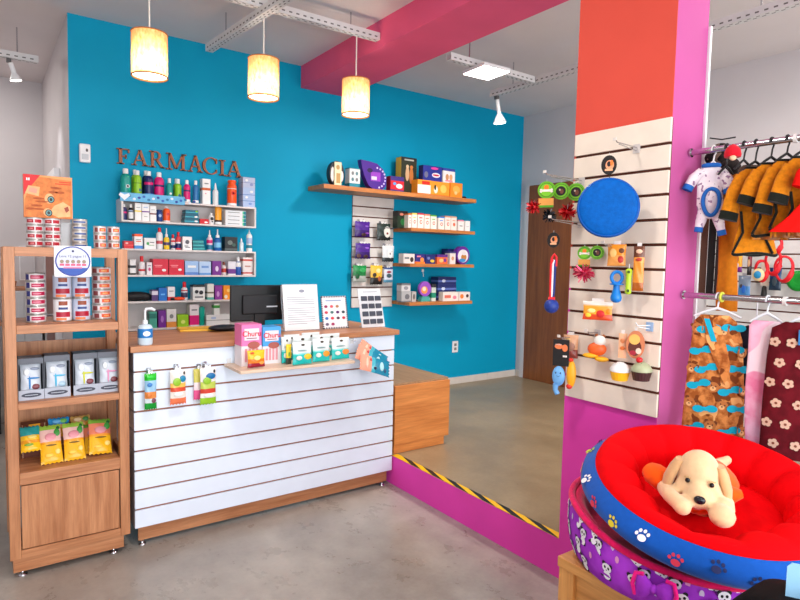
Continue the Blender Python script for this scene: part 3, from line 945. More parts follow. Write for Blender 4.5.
K('teal green box inside the lowest white shelf, behind the sanitizer pump', 149.3, 157, 312, 324, Z3i, (70, 160, 140), ((.6, .9, (30, 110, 100)),))
K('purple carton inside the lowest white shelf', 158.4, 166, 310.5, 325, Z3i, (112, 34, 140), (), spots=((.5, .5, .2, .2, (170, 110, 190)),))
K('white carton with orange foot inside the lowest white shelf', 166.6, 176.4, 309, 325, Z3i, (222, 216, 214), ((.0, .3, (220, 140, 60)),), spots=((.5, .6, .2, .12, GREY),))
K('lime green packet inside the lowest white shelf', 177.5, 188.6, 314.7, 325, Z3i, (150, 196, 30), (), name='treat_packet', cat='packet', spots=((.5, .4, .2, .16, (220, 230, 120)),))
K('white carton with magenta lower half inside the lowest white shelf', 189.7, 199, 304.5, 322, Z3i, (228, 220, 222), ((.06, .5, MAGE),), spots=((.5, .75, -.3, .03, GREY),))
B('teal tube inside the lowest white shelf', 199.7, 205.6, 306.5, 320, Z3i, (10, 160, 140), (10, 160, 140), style='tube', capf=.04, name='cream_tube')
x0, x1, zt = span(206.6, 229.5, 314.7, 323, YS + .02)
carton('medicine_box', 'long white box lying inside the lowest white shelf', 'box', x0, x1, Z3i + .0004, zt, YS + .02, .09, (226, 226, 226), ((.45, .5, GREY),), ((.3, .7, -.1, .08, PALE),))
carton('medicine_box', 'narrow white and green carton standing on the long white box', 'box', P(214, 300, 'Y', YS + .02).x, P(219.7, 300, 'Y', YS + .02).x, zt + .0004, min(zt + .09, 1.188), YS + .02, .06, (228, 230, 226), ((.6, .85, (60, 150, 60)),))

# ------------------------------------------------------- wooden wall shelves
YFS = 4.55
SH = [(2.41, 4.185, 2.155, 2.193, 'long wooden shelf high on the blue wall, dog products on it'),
      (3.352, 4.18, 1.83, 1.862, 'upper of the three short wooden shelves right of the slatted strip'),
      (3.352, 4.18, 1.487, 1.519, 'middle of the three short wooden shelves right of the slatted strip'),
      (3.352, 4.17, 1.11, 1.142, 'lowest of the three short wooden shelves right of the slatted strip')]
for x0, x1, z0, z1, lab in SH:
    tag(rbox('wall_shelf', M_SHELFW, 0, x1 - x0, 0, YW - .001 - YFS, 0, z1 - z0, None, .002, (x0, YFS, z0)), lab, 'shelf', 'wooden wall shelves')
# slatted strip
SLW = paint((216, 210, 206), .4)
SLG = paint((92, 44, 28), .6)


def slat_panel(name, label, W, z0, z1, nbd, mat_b, loc, rz):
    """slatted display panel: boards with dark grooves between; local x along it, -y towards the viewer"""
    t = thing(name, label, 'display panel', (loc[0], loc[1], z0), rz)
    MB().mat(SLG).box(.0004, W - .0004, -.006, -.001, 0.002, z1 - z0 - .002).build('groove_back', t)
    h = (z1 - z0) / nbd
    m = MB().mat(mat_b)
    for i in range(nbd):
        m.box(0, W, -.018, -.0062, i * h + (.006 if i else 0), (i + 1) * h - (.006 if i < nbd - 1 else 0))
    m.build('mounted_slats', t, bevel=.001)
    return t


slat_panel('slatted_panel', 'narrow white slatted strip on the blue wall under the long wooden shelf', .47, 1.085, 2.15, 11, SLW, (2.872, YW - .001), 0)


def W(label, xl, xr, yt, yb, z, col, bands=(), yf=YFS + .03, dep=.08, name='product_box', cat='box', **k):
    x0, x1, zt = span(xl, xr, yt, yb, yf)
    return carton(name, label, cat, x0 + .001, x1 - .001, z + .0004, zt, yf, dep, col, bands, **k)


ZA = 2.193
# long shelf
a, b = P(329.5, 184, 'Y', 4.6), P(344.5, 162, 'Y', 4.6)
w = b.x - a.x
hh = b.z - ZA
m = MB().mat(paint((40, 42, 48), .5)).disc(0, hh * .5, w * .5, hh * .5, -.03, .03, 28)
m.mat(paint((222, 222, 220), .5)).disc(-w * .3, hh * .45, w * .13, hh * .3, -.0315, -.03, 16).disc(w * .3, hh * .4, w * .14, hh * .22, -.0315, -.03, 16)
t = tag(m.build('oval_toy_pack', None, ((a.x + b.x) / 2, 4.63, ZA + .0004)), 'round black and white pack with a cream card on the long wooden shelf', 'pack')
m = MB().mat(paint((236, 222, 184), .6)).box(-w * .22, w * .24, -.046, -.034, 0, hh * .95)
m.mat(paint((190, 150, 90), .6)).box(-w * .1, w * .16, -.0468, -.046, hh * .1, hh * .5).disc(0, hh * .74, w * .12, hh * .1, -.0468, -.046, 12)
m.build('card', t)
W('small teal and white box on the long wooden shelf', 349.5, 360, 168, 184.5, ZA, (24, 130, 150), ((.2, .95, (216, 222, 222)),), spots=((.3, .72, .12, .1, GREY), (.7, .72, .12, .1, (90, 130, 140)), (.3, .4, .12, .1, (90, 130, 140)), (.7, .4, .12, .1, GREY)))
# purple leaf-shaped dog bed pack
a, b = P(361, 186, 'Y', 4.58), P(388, 163, 'Y', 4.58)
w = b.x - a.x
hh = b.z - ZA
pts = [(-.5, 1), (-.2, .98), (.1, .93), (.34, .75), (.48, .45), (.46, .15), (.3, .0), (0, 0), (-.2, .12), (-.36, .45), (-.44, .72)]
m = MB().mat(paint((72, 30, 140), .35)).prism([(x * w, z * hh) for x, z in pts], -.03, .03)
for i in range(9):
    an = -1.2 + i * .33
    m.mat(paint((206, 196, 232), .4)).disc(.02 + math.cos(an) * w * .36, hh * (.42 + math.sin(an) * .36), .009, .009, -.0312, -.03, 10)
m.mat(paint((150, 60, 190), .4)).box(-w * .12, w * .24, -.032, -.03, hh * .3, hh * .62)
m.mat(paint((214, 206, 226), .4)).box(-w * .1, w * .1, -.0326, -.032, hh * .34, hh * .46)
m.mat(paint((30, 16, 70), .4)).disc(-w * .16, hh * .66, w * .1, hh * .08, -.0322, -.03, 12)
tag(m.build('toy_pack', None, ((a.x + b.x) / 2, 4.62, ZA + .0004)), 'large purple leaf-shaped pack with white dots on the long wooden shelf', 'pack')
W('small red and navy box leaning near the tall black box on the long shelf', 390.5, 404, 176.5, 190, ZA, (60, 40, 120), ((.1, .7, (206, 30, 46)),), side=(150, 20, 50), spots=((.65, .35, .25, .16, (220, 226, 230)), (.3, .5, .12, .1, (90, 160, 220))), yf=YFS + .012, dep=.07)
W('tall black box with two standing dogs and a yellow edge on the long wooden shelf', 401, 416.5, 157.5, 191.5, ZA, (42, 46, 32), ((.9, 1, (26, 26, 26)),), side=(240, 176, 40), spots=((.4, .55, .12, .2, (210, 170, 130)), (.4, .75, .09, .05, (220, 190, 150)), (.66, .5, .13, .22, (190, 112, 50)), (.66, .74, .1, .05, (200, 120, 60)), (.5, .93, -.3, .02, (180, 180, 170))), yf=YFS + .118, dep=.09)
m0 = W('long orange and white box lying on the long wooden shelf', 417.5, 449.5, 181, 196, ZA, (246, 150, 40), ((.0, .06, (220, 110, 30)),), yf=YFS + .012, dep=.1, spots=((.2, .36, -.2, .3, (238, 232, 224)), (.25, .8, -.12, .12, (214, 40, 30)), (.56, .4, .06, .26, (240, 226, 210)), (.54, .55, .03, .2, (40, 60, 30)), (.8, .5, .1, .3, (250, 190, 90))), rz=0)
W('orange box at the end of the long wooden shelf', 450.3, 462.3, 183, 198, ZA, (248, 140, 36), (), yf=YFS + .012, dep=.1, spots=((.5, .55, .3, .26, (252, 176, 80)), (.45, .3, .12, .12, (240, 200, 140))))
zz = P(433, 181.3, 'Y', YFS + .012).z + .001
W('dark blue box standing on the orange and white box', 423, 442, 166, 182, zz, (34, 46, 140), (), yf=YFS + .03, dep=.07, side=(24, 34, 100), spots=((.6, .85, .2, .08, (220, 60, 150)), (.68, .42, .22, .16, (226, 220, 226)), (.68, .42, .18, .06, (190, 40, 70)), (.16, .4, .1, .2, (110, 110, 140))))
W('white and blue box standing on the orange boxes', 443, 455, 168.5, 183.5, zz, (232, 230, 230), ((.82, 1, (50, 70, 160)),), yf=YFS + .03, dep=.07, spots=((.35, .4, .13, .22, (200, 140, 90)), (.66, .4, .13, .22, (214, 160, 110)), (.5, .16, -.3, .05, ROSE)))
a = P(464.5, 198, 'Y', YFS + .03)
tag(MB().mat(paint((40, 14, 20), .5)).ell((0, 0, .012), (.032, .02, .0115), 14, 8).build('small_pouch', None, (a.x, YFS + .04, ZA + .0006)), 'small dark item lying beside the orange box at the end of the long shelf', 'pouch')

ZA = 1.862
W('green and black pack at the left end of the upper short shelf', 397.5, 407.6, 211, 228, ZA, (20, 44, 24), ((.7, 1, (16, 16, 18)),), yf=YFS + .1, spots=((.4, .8, .2, .08, (200, 120, 100)), (.55, .35, .25, .2, (30, 110, 50))))
tops = [(408.3, 411.5, 213.5, (226, 120, 50), 'orange'), (411.9, 417, 213, (226, 206, 80), 'yellow'), (417.6, 423.8, 213.2, (206, 20, 50), 'red'), (424.4, 430, 214.2, (236, 130, 90), 'salmon'), (430.6, 436.6, 215, (90, 180, 60), 'green'), (438.2, 444.4, 216.7, (40, 130, 220), 'blue'), (445, 450.6, 216, (210, 150, 120), 'beige')]
for xl, xr, ytp, c, nm in tops:
    W('white carton with %s top edge on the upper short shelf' % nm, xl, xr, ytp, 230, ZA, (236, 226, 218), ((.9, 1, c),), spots=((.55, .42, .2, .13, (220, 100, 60)), (.55, .42, .1, .07, WH), (.5, .7, -.25, .03, c)), group='white cartons on the upper short shelf')
W('white carton with beige top, just right of its twin on the upper short shelf', 451, 456.6, 216.5, 231, ZA, (236, 226, 218), ((.9, 1, (214, 170, 140)),), spots=((.55, .42, .2, .13, (220, 100, 60)), (.5, .7, -.25, .03, (214, 150, 120))), group='white cartons on the upper short shelf')
W('shorter white carton with pink top, second from the right on the upper short shelf', 458.2, 463.8, 220, 232, ZA, (240, 234, 230), ((.88, 1, ROSE),), spots=((.5, .45, -.25, .04, GREY),), group='white cartons on the upper short shelf')
W('plain short white carton at the right end of the upper short shelf', 465.2, 470, 221, 232.4, ZA, (242, 240, 238), (), spots=((.5, .45, -.25, .03, (190, 190, 196)),), group='white cartons on the upper short shelf')

ZA = 1.519
W('white box with a dog picture at the left end of the middle short shelf', 403.5, 414.6, 253.7, 264, ZA, (222, 214, 210), (), spots=((.75, .4, .16, .26, (60, 44, 40)), (.3, .55, -.2, .1, GREY)))
W('navy and orange box beside the white dog box on the middle short shelf', 415.4, 425, 254, 264, ZA, (40, 40, 120), ((.0, .2, (240, 120, 40)),), spots=((.7, .4, .2, .24, (240, 140, 60)), (.35, .75, -.2, .08, ROSE)))
W('navy box with a yellow swoosh on the middle short shelf', 425.6, 435.2, 254.5, 264.5, ZA, (30, 40, 110), (), spots=((.7, .3, .22, .16, (236, 190, 60)), (.3, .6, .14, .16, (110, 120, 180))))
W('orange and purple box on the middle short shelf, left of the narrow white carton', 437, 447.6, 254.5, 265, ZA, (232, 110, 60), ((.72, 1, (90, 40, 130)),), spots=((.4, .36, .2, .2, (246, 190, 120)), (.75, .4, .14, .2, (120, 50, 140))))
W('narrow white carton on the middle short shelf', 449.8, 455.6, 251.5, 265, ZA, (226, 216, 212), ((.86, 1, (60, 60, 120)),), spots=((.5, .45, .22, .16, (210, 150, 110)),))
x0, x1, zt = span(456.4, 469.6, 247.7, 264.5, YFS + .05)
r = (x1 - x0) / 2
m = MB().mat(paint((100, 40, 150), .4)).disc(0, r * 1.02, r, r * 1.02, -.03, .03, 30)
m.mat(paint((236, 232, 238), .4)).disc(0, r * .95, r * .78, r * .74, -.0315, -.03, 26)
m.mat(paint((196, 130, 60), .4)).disc(r * .1, r * .8, r * .4, r * .4, -.0325, -.0315, 18)
m.mat(paint((60, 150, 210), .4)).disc(-r * .1, r * .45, r * .5, r * .2, -.033, -.0315, 18)
m.mat(paint((232, 226, 228), .4)).disc(r * .1, r * 1.25, r * .3, r * .22, -.0335, -.0315, 18)
tag(m.build('round_treat_box', None, ((x0 + x1) / 2, YFS + .08, ZA + .0004)), 'round purple and white box at the right end of the middle short shelf', 'box')
W('dark blue box behind the narrow white carton on the middle short shelf', 447.5, 457.5, 249, 264, ZA, (30, 36, 110), (), yf=YFS + .17, dep=.1)

ZA = 1.142
W('wide grey box, lower of two at the left end of the lowest short shelf', 401.5, 411, 291.3, 300, ZA, (176, 176, 178), ((.0, .12, GREY),), yf=YFS + .06, spots=((.6, .5, .25, .25, (110, 110, 116)),))
zz = P(406, 291.2, 'Y', YFS + .06).z + .001
W('grey and white box, upper of two at the left end of the lowest short shelf', 401.5, 410.5, 283.5, 291, zz, (206, 206, 208), ((.75, 1, GREY),), yf=YFS + .06, spots=((.5, .4, .25, .25, (140, 140, 150)),))
W('small grey box beside the grey pair on the lowest short shelf', 411.8, 416.2, 291.7, 300, ZA, (180, 178, 176), (), spots=((.5, .5, .25, .28, (110, 100, 100)),), yf=YFS + .06)
x0, x1, zt = span(417.6, 429.4, 278.5, 294, YFS + .1)
r = (x1 - x0) / 2
m = MB().mat(paint((70, 160, 150), .4)).prism([(-r * .8, 0), (r * .8, 0), (r * .6, .05), (-r * .6, .05)], -.06, -.01)
m.mat(paint((150, 80, 190), .4)).disc(0, r + .05, r, r, -.05, -.02, 28)
m.mat(paint((240, 150, 70), .4)).disc(-r * .15, r + .04, r * .55, r * .5, -.0512, -.05, 18)
m.mat(paint((236, 220, 190), .4)).disc(-r * .2, r + .05, r * .3, r * .3, -.0524, -.05, 18)
tag(m.build('round_treat_pack', None, ((x0 + x1) / 2, YFS + .12, ZA + .0004)), 'round purple pack with an orange animal face on the lowest short shelf', 'pack')
W('small green and white carton on the lowest short shelf beside the navy stack', 431.6, 436, 284, 300, ZA, (200, 210, 200), ((.2, .5, (30, 140, 110)), (.8, 1, (40, 40, 50))), yf=YFS + .06)
x0, x1, zt = span(437.2, 456.5, 277, 298, YFS + .13)
hh = (zt - ZA) / 3
for i, nm in enumerate(('lowest', 'middle', 'top')):
    carton('product_box', nm + ' of three navy boxes stacked at the back of the lowest short shelf', 'box', x0 + .006 * i, x1 - .004 * i, ZA + .0004 + i * hh, ZA + (i + 1) * hh - .0004, YFS + .13, .12, (28, 40, 100), ((.35, .6, (90, 110, 180)),), ((.3, .5, .1, .2, (200, 210, 230)),), group='navy boxes on the lowest short shelf')
W('long white box with red print lying at the front of the lowest short shelf', 443, 458.5, 292, 299, ZA, (236, 226, 218), (), yf=YFS + .03, dep=.07, spots=((.3, .5, -.2, .16, (226, 110, 90)), (.75, .4, .12, .2, ROSE)))
W('white box with an orange and a dark spot, right end of the lowest short shelf', 459.1, 470, 292, 299, ZA, (236, 226, 222), (), yf=YFS + .03, dep=.07, spots=((.25, .5, .16, .26, (240, 130, 50)), (.75, .55, .12, .2, (70, 40, 40))))
# small tag on the wall below the middle shelf
a = P(423, 270, 'Y', YW - .01)
tag(MB().mat(M_WHITE).box(-.012, .012, -.008, -.0005, 0, .03).cyl((.004, -.004, .0), (.012, -.004, -.05), .004, n=8).build('wall_hook', None, (a.x, YW - .001, a.z - .02)), 'small white wall hook under the middle short shelf', 'hook')


# ---------------------------------------------- packs hung on the slatted strip
def hang_pack(name, label, cat, xl, xr, yt, yb, yfront, wall_y, cols, spots=(), d=.03, group=None, rotz=0., hook=True, tabc=None):
    """bag hung by its top from a pegboard hook; faces -y"""
    a, b = P(xl, yb, 'Y', yfront), P(xr, yt, 'Y', yfront)
    w, h = b.x - a.x, b.z - a.z
    t = thing(name, label, cat, ((a.x + b.x) / 2, yfront, a.z), rotz, group)
    pouch('bag', None, None, w, h, d, (0, 0, 0), (0, 0, 0), cols, spots, parent=t)
    m = MB().mat(paint(tabc or (230, 228, 226), .4)).box(-w * .18, w * .18, -.0008, .0008, h - .004, h + .016)
    m.build('hang_tab', t)
    if hook:
        hk = thing('peg_hook', 'peg hook of the ' + label, 'hook', ((a.x + b.x) / 2, wall_y - .0005, b.z + .012))
        m = MB().mat(M_CHROME).box(-.012, .012, -.004, -.0005, -.015, .012).tube([(0, -.004, 0), (0, -(wall_y - yfront) - .012, .001), (0, -(wall_y - yfront) - .02, .008)], .0022, 8)
        m.build('mounted_hook', hk)
    return t


SY = YW - .02
PV, PVD = (76, 34, 140), (54, 22, 106)
hang_pack('hanging_pack', 'purple pack, upper of the two on the slatted strip', 'pack', 354.5, 370, 222, 236.5, SY - .07, SY, [(.45, PVD), (1, PV)], ((.75, .7, .12, .06, (140, 90, 200)), (.55, .16, .16, .12, (60, 30, 30)), (.78, .25, .14, .05, (150, 70, 180))))
hang_pack('hanging_pack', 'purple pack, lower of the two on the slatted strip', 'pack', 355, 370.5, 243.5, 258.5, SY - .07, SY, [(.45, PVD), (1, PV)], ((.72, .7, .14, .06, (140, 90, 200)), (.2, .18, .16, .14, (90, 60, 60)), (.65, .16, .16, .12, (60, 30, 30))))
hang_pack('hanging_pack', 'black and white pack beside the upper purple pack on the strip', 'pack', 376.5, 390.5, 224, 240, SY - .07, SY, [(.25, (26, 34, 32)), (1, (44, 58, 54))], ((.72, .5, .26, .34, (222, 222, 214)), (.72, .42, .12, .12, (120, 50, 40)), (.72, .75, .18, .05, GREY)))
hang_pack('hanging_pack', 'white pack with dark edge beside the lower purple pack', 'pack', 382, 394, 246, 261.5, SY - .08, SY, [(.22, (50, 56, 60)), (1, (214, 220, 224))], ((.62, .5, .24, .28, WH), (.6, .5, .08, .12, (80, 50, 70)), (.74, .62, .06, .08, (100, 60, 90))))
hang_pack('hanging_pack', 'green chew pack at the bottom left of the slatted strip', 'pack', 352.5, 366.5, 265.5, 282, SY - .06, SY, [(.4, (170, 176, 170)), (.7, (20, 120, 60)), (1, (24, 140, 70))], ((.3, .35, .16, .16, (20, 90, 50)), (.68, .72, .24, .14, (50, 170, 90))))
hang_pack('hanging_pack', 'yellow and black pack low on the slatted strip', 'pack', 370, 382.5, 265.5, 284.5, SY - .07, SY, [(.38, (30, 28, 30)), (1, (240, 190, 60))], ((.6, .72, .2, .12, (250, 230, 160)), (.7, .3, .14, .14, (170, 90, 50)), (.3, .5, .16, .12, (60, 50, 40))))
hang_pack('hanging_pack', 'white and blue-grey pack low on the slatted strip', 'pack', 383.5, 393, 267.5, 282.5, SY - .07, SY, [(.2, (90, 150, 180)), (.9, (206, 212, 226)), (1, (70, 90, 140))], ((.5, .45, .28, .14, (60, 90, 100)), (.5, .7, .24, .08, (150, 60, 80))))

# ------------------------------------------------------ things on the counter
ZW = 1.0784
# sanitizer
bx = P(146, 345, 'Z', ZW)
x0, x1, zt = P(138.5, 330, 'Y', bx.y).x, P(153.5, 330, 'Y', bx.y).x, P(146, 308, 'Y', bx.y).z
r = (x1 - x0) / 2
t = thing('pump_bottle', 'clear pump bottle of hand sanitizer with blue label at the left end of the worktop', 'bottle', ((x0 + x1) / 2, bx.y + .02, ZW))
h = zt - ZW
hb = h * .56
MB().mat(paint((196, 214, 226), .15)).lathe([(r * .92, 0), (r, .008), (r, hb * .82), (r * .8, hb * .95), (r * .3, hb)], n=24).build('body', t)
MB().mat(paint((30, 120, 190), .4)).lathe([(r * 1.004, hb * .35), (r * 1.008, hb * .36), (r * 1.008, hb * .78), (r * 1.004, hb * .79)], n=24, cap=False).build('label_band', t)
m = MB().mat(paint((228, 232, 236), .3)).lathe([(r * .36, hb + .0004), (r * .36, hb + h * .1)], n=16).cyl((0, 0, hb + h * .1), (0, 0, h * .9), .006, n=8).tube([(0, 0, h * .9), (.006, 0, h * .97), (.03, -.014, h * .98), (.045, -.02, h * .93)], .0075, 8)
m.build('pump', t)
MB().mat(paint((235, 240, 246), .4)).disc(0, hb * .56, r * .5, r * .36, -r * 1.02, -r * .9, 18).build('label_badge', t)
# yellow envelope and dark pouch near the monitor
a, b = P(178, 331, 'Z', ZW), P(205, 332, 'Z', ZW)
m = MB().mat(paint((236, 176, 30), .5)).box(0, .26, 0, .16, 0, .012)
m.mat(paint((250, 206, 80), .5)).box(.02, .24, -.0006, 0, .003, .009)
tag(m.build('flat_folder', None, (a.x, a.y - .05, ZW + .0003), (0, 0, -.12)), 'flat yellow folder lying at the back of the worktop', 'folder')
a = P(222, 330, 'Z', ZW)
m = MB().mat(paint((18, 20, 30), .5)).ell((0, 0, .02), (.1, .06, .0195), 20, 10)
tag(m.build('zip_pouch', None, (a.x, a.y - .04, ZW + .0003)), 'dark navy pouch lying on the worktop left of the monitor', 'pouch')
# monitor seen from behind
yM = 3.66
a, b = P(231, 324, 'Y', yM), P(286, 285, 'Y', yM)
t = thing('monitor', 'black computer monitor seen from behind, standing on the counter', 'monitor', ((a.x + b.x) / 2, yM, ZW), math.radians(0))
hw = (b.x - a.x) / 2
MB().mat(M_BLACK).box(-hw, hw, 0, .03, .055, b.z - ZW).build('screen_back', t, bevel=.006)
MB().mat(paint((26, 26, 30), .5)).box(-hw * .62, hw * .62, -.022, -.0005, .10, (b.z - ZW) * .78).build('rear_cover', t, bevel=.008)
MB().mat(M_BLACK).box(-.035, .035, -.012, .01, .004, .1).build('stand_neck', t)
MB().mat(M_BLACK).box(-.11, .11, -.06, .09, .0003, .008).build('stand_base', t, bevel=.003)
MB().mat(paint((200, 204, 210), .4)).box(hw * .22, hw * .62, -.024, -.0225, (b.z - ZW) * .5, (b.z - ZW) * .53).build('badge', t)
m = MB().mat(paint((196, 204, 216), .4))
m.tube([(hw * .8, -.004, b.z - ZW - .004), (hw * .8, -.006, .2), (hw * .83, -.03, .03), (hw * .8, -.05, .006)], .003, 6)
m.build('cable', t)


def standing_sheet(name, label, cat, pts, y, lean, frame=None, depth=.004, mat=None):
    """sheet standing on the worktop, leaning back by `lean` rad; returns (thing, width, height)"""
    (xl, xr, ytp, yb) = pts
    a, b = P(xl, yb, 'Y', y), P(xr, ytp, 'Y', y)
    w, h = b.x - a.x, (b.z - ZW) / math.cos(lean) * .98
    t = thing(name, label, cat, ((a.x + b.x) / 2, y, ZW + .0008))
    return t, w, h


def R2(a):
    return Matrix.Rotation(-a, 4, 'X')


t, w, h = standing_sheet('notice_stand', 'white A4 notice in a clear stand, in front of the monitor', 'notice', (285, 320, 283.5, 332), 3.46, 0)
Q = R2(.16)
MB(Q).mat(M_PAPER).box(-w / 2, w / 2, -.001, .001, .004, h).build('paper', t)
m = MB(Q).mat(paint((150, 156, 172), .5))
for i in range(13):
    if i == 4:
        continue
    z = h * (.72 - i * .048)
    m.box(-w * .4, w * (.4 if i % 4 else .15), -.0016, -.001, z, z + .0035)
m.disc(w * .04, h * .86, w * .08, h * .035, -.0016, -.001, 12)
m.build('lettering', t)
m = MB(Q).mat(clear()).box(-w / 2 - .004, w / 2 + .004, .0015, .0035, 0, h + .004)
m.build('acrylic_back', t)
MB().mat(clear(alpha=.4)).box(-w / 2, w / 2, .0, .1, .0, .002).build('acrylic_foot', t)

t, w, h = standing_sheet('picture_chart', 'small chart with black zigzag border and rows of coloured pictures on the worktop', 'chart', (323.5, 348.5, 295, 330.5), 3.46, 0)
Q = R2(.2)
CARD = MB(Q).mat(paint((234, 234, 238), .5)).box(-w / 2, w / 2, -.002, .002, .0, h)
m = MB(Q).mat(paint((34, 34, 44), .5))
n = 15
for i in range(n):
    z = h * i / n
    for s in (-1, 1):
        m.box(s * w / 2 - .006 - .0, s * w / 2 + .006, -.0032, -.002, z, z + h / n * .55)
for i in range(10):
    x = -w / 2 + w * i / 10
    for z in (0, h - .01):
        m.box(x, x + w / 10 * .55, -.0032, -.002, z, z + .01)
m.build('border', t)
cols = [(150, 40, 90), (224, 90, 100), (170, 120, 80), (200, 60, 80), (60, 110, 110), (90, 30, 100), (50, 70, 80), (50, 110, 190), (210, 50, 70), (80, 50, 70), (190, 40, 60), (100, 90, 120)]
m = CARD
k = 0
for rI, fz in enumerate((.68, .5, .32, .14)):
    for cI in range(4 if 0 < rI < 3 else (3 if rI == 0 else 2)):
        m.mat(paint(cols[k % 12], .5)).disc(w * (-.34 + .23 * cI), h * fz, w * .07, h * .045, -.003, -.002, 10)
        k += 1
m.mat(paint((150, 170, 200), .5)).box(-w * .34, w * .3, -.003, -.002, h * .84, h * .88)
m.build('card', t)
MB().mat(M_BLACK).box(-.02, .02, .004, .075, .0, .004).build('easel_foot', t)

t, w, h = standing_sheet('sample_board', 'white board with four rows of three dark grey samples on the worktop', 'sample board', (361, 385.5, 287.5, 329), 3.42, 0)
Q = R2(.22)
MB(Q).mat(paint((228, 230, 234), .45)).prism([(-w * .46, 0), (w * .5, 0), (w * .44, h), (-w * .5, h)], -.003, .003).build('board', t)
m = MB(Q).mat(paint((62, 68, 82), .4))
for i in range(4):
    for j in range(3):
        cx, cz = w * (-.28 + .29 * j), h * (.15 + .2 * i)
        m.box(cx - w * .12, cx + w * .12, -.012, -.003, cz - h * .065, cz + h * .06)
m.build('sample', t, bevel=.003)
MB(Q).mat(paint((120, 126, 140), .5)).box(-w * .3, w * .3, -.0036, -.003, h * .91, h * .925).build('lettering', t)
MB().mat(paint((228, 230, 234), .45)).box(-w * .3, w * .3, .004, .085, .0, .004).build('foot', t)

# ------------------------------------------------------- things on the tray
yT = 3.10
x0, x1, zt = span(241.5, 262, 324.5, 362, yT)


def treat_box(label, x0, x1, zt, yf, col, dep, word):
    w, h = x1 - x0, zt - TZ
    t = thing('treat_box', label, 'box', ((x0 + x1) / 2, yf, TZ + .0004))
    m = MB().mat(paint((236, 228, 232), .4)).box(-w / 2, w / 2, 0, dep, 0, h * .48)
    m.mat(paint(col, .4)).box(-w / 2 + .0008, w / 2 - .0008, .001, dep - .001, h * .481, h)
    m.build('carton', t)
    m = MB().mat(paint((238, 220, 226), .4)).box(-w * .36, w * .36, -.0012, .0002, h * .62, h * .9)
    m.mat(paint((206, 30, 50), .4)).text('Churu', w * .36, 0, h * .77, -.0018, .0008, bold=True)
    m.mat(paint((120, 60, 80), .4)).box(-w * .26, w * .26, -.0016, -.0012, h * .655, h * .675)
    m.build('lettering', t)
    m = MB().mat(paint((222, 150, 160), .4))
    for i in range(4):
        m.box(-w * .34 + i * w * .18, -w * .34 + i * w * .18 + w * .12, -.002, 0, h * .1, h * .42)
    m.mat(paint((170, 90, 80), .4)).disc(w * .1, h * .5, w * .3, h * .09, -.003, -.001, 16)
    m.build('picture', t)


treat_box('pink treat carton with red lettering on the tray shelf', x0, x1 - .002, zt, yT, (240, 120, 180), .11, 1)
x0b, x1b, ztb = span(262.6, 281, 327, 360, yT + .01)
treat_box('blue treat carton with red lettering on the tray shelf, right of the pink one', x0b, x1b, ztb, yT + .01, (70, 160, 226), .11, 1)
# yellow snack pouch in front
a, b = P(248, 368, 'Y', 3.02), P(266, 350.5, 'Y', 3.02)
pouch('snack_pouch', 'small yellow and maroon snack pouch in front of the pink treat carton', 'pouch', b.x - a.x, b.z - TZ, .03, ((a.x + b.x) / 2, 3.03, TZ + .004), (-.06, 0, .05), [(.28, (150, 24, 50)), (.5, (226, 120, 30)), (1, (246, 190, 40))], ((.5, .55, .2, .14, (250, 226, 130)), (.75, .25, .14, .1, (226, 150, 60)), (.25, .85, .12, .07, (226, 90, 40))), zig=False)
# teal and white pouches
TP = [(.44, (30, 186, 180)), (.52, (130, 216, 212)), (1, (222, 230, 230))]


def tray_pouch(label, xl, xr, ytp, yb, y, oc, rz=0, dk=(70, 60, 50)):
    a, b = P(xl, yb, 'Y', y), P(xr, ytp, 'Y', y)
    pouch('food_pouch', label, 'pouch', b.x - a.x, b.z - TZ - .004, .03, ((a.x + b.x) / 2, y, TZ + .004), (-.05, 0, rz), TP,
          ((.74, .34, .2, .13, oc), (.3, .3, .16, .1, (226, 228, 220)), (.45, .62, .26, .03, (130, 160, 160)), (.5, .86, .1, .05, dk)), group='teal and white food pouches', zig=False)


tray_pouch('front teal and white food pouch with a yellow picture, nearest the snack pouch', 292.5, 312, 341, 365.5, 2.99, (240, 190, 30))
tray_pouch('teal and white food pouch with an orange and yellow picture, front middle of the tray', 312.5, 330, 338, 361.5, 3.02, (240, 150, 40))
tray_pouch('rightmost front teal and white food pouch with an orange picture on the tray', 331.5, 349.5, 337, 361, 3.04, (236, 130, 50))
tray_pouch('teal and white food pouch in the middle row, beside the blue treat carton', 281.5, 291.5, 336.5, 361, 3.07, (240, 200, 60))
tray_pouch('teal and white food pouch in the middle row, behind the front yellow-picture pouch', 293, 311, 335, 361, 3.08, (236, 150, 50))
tray_pouch('teal and white food pouch in the middle row, behind the front orange and yellow pouch', 312.5, 329, 334, 360, 3.11, (236, 150, 50))
tray_pouch('back row teal and white food pouch at the left, under the A4 notice', 284, 300, 334, 358, 3.17, (236, 180, 60))
tray_pouch('back row teal and white food pouch in the middle of the tray', 302, 320, 332, 357, 3.19, (236, 150, 50))
tray_pouch('back row teal and white food pouch at the right of the tray', 322, 340, 333, 357, 3.19, (236, 150, 50))
a, b = P(287, 363, 'Y', 3.02), P(292.5, 345, 'Y', 3.02)
pouch('snack_stick', 'narrow yellow snack pouch between the teal pouches', 'pouch', b.x - a.x, b.z - TZ, .016, ((a.x + b.x) / 2, 3.035, TZ + .004), (0, 0, 0), [(.3, (60, 60, 50)), (1, (240, 206, 50))], ((.5, .5, .2, .12, (120, 160, 50)),), zig=False)

# packs hung on the counter front
yH = CYF - .045


def counter_pack(label, xl, xr, ytp, yb, cols, spots, d=.03, y=yH):
    return hang_pack('hanging_pack', label, 'pack', xl, xr, ytp, yb, y, CYF, cols, spots, d=d, tabc=(236, 238, 240))


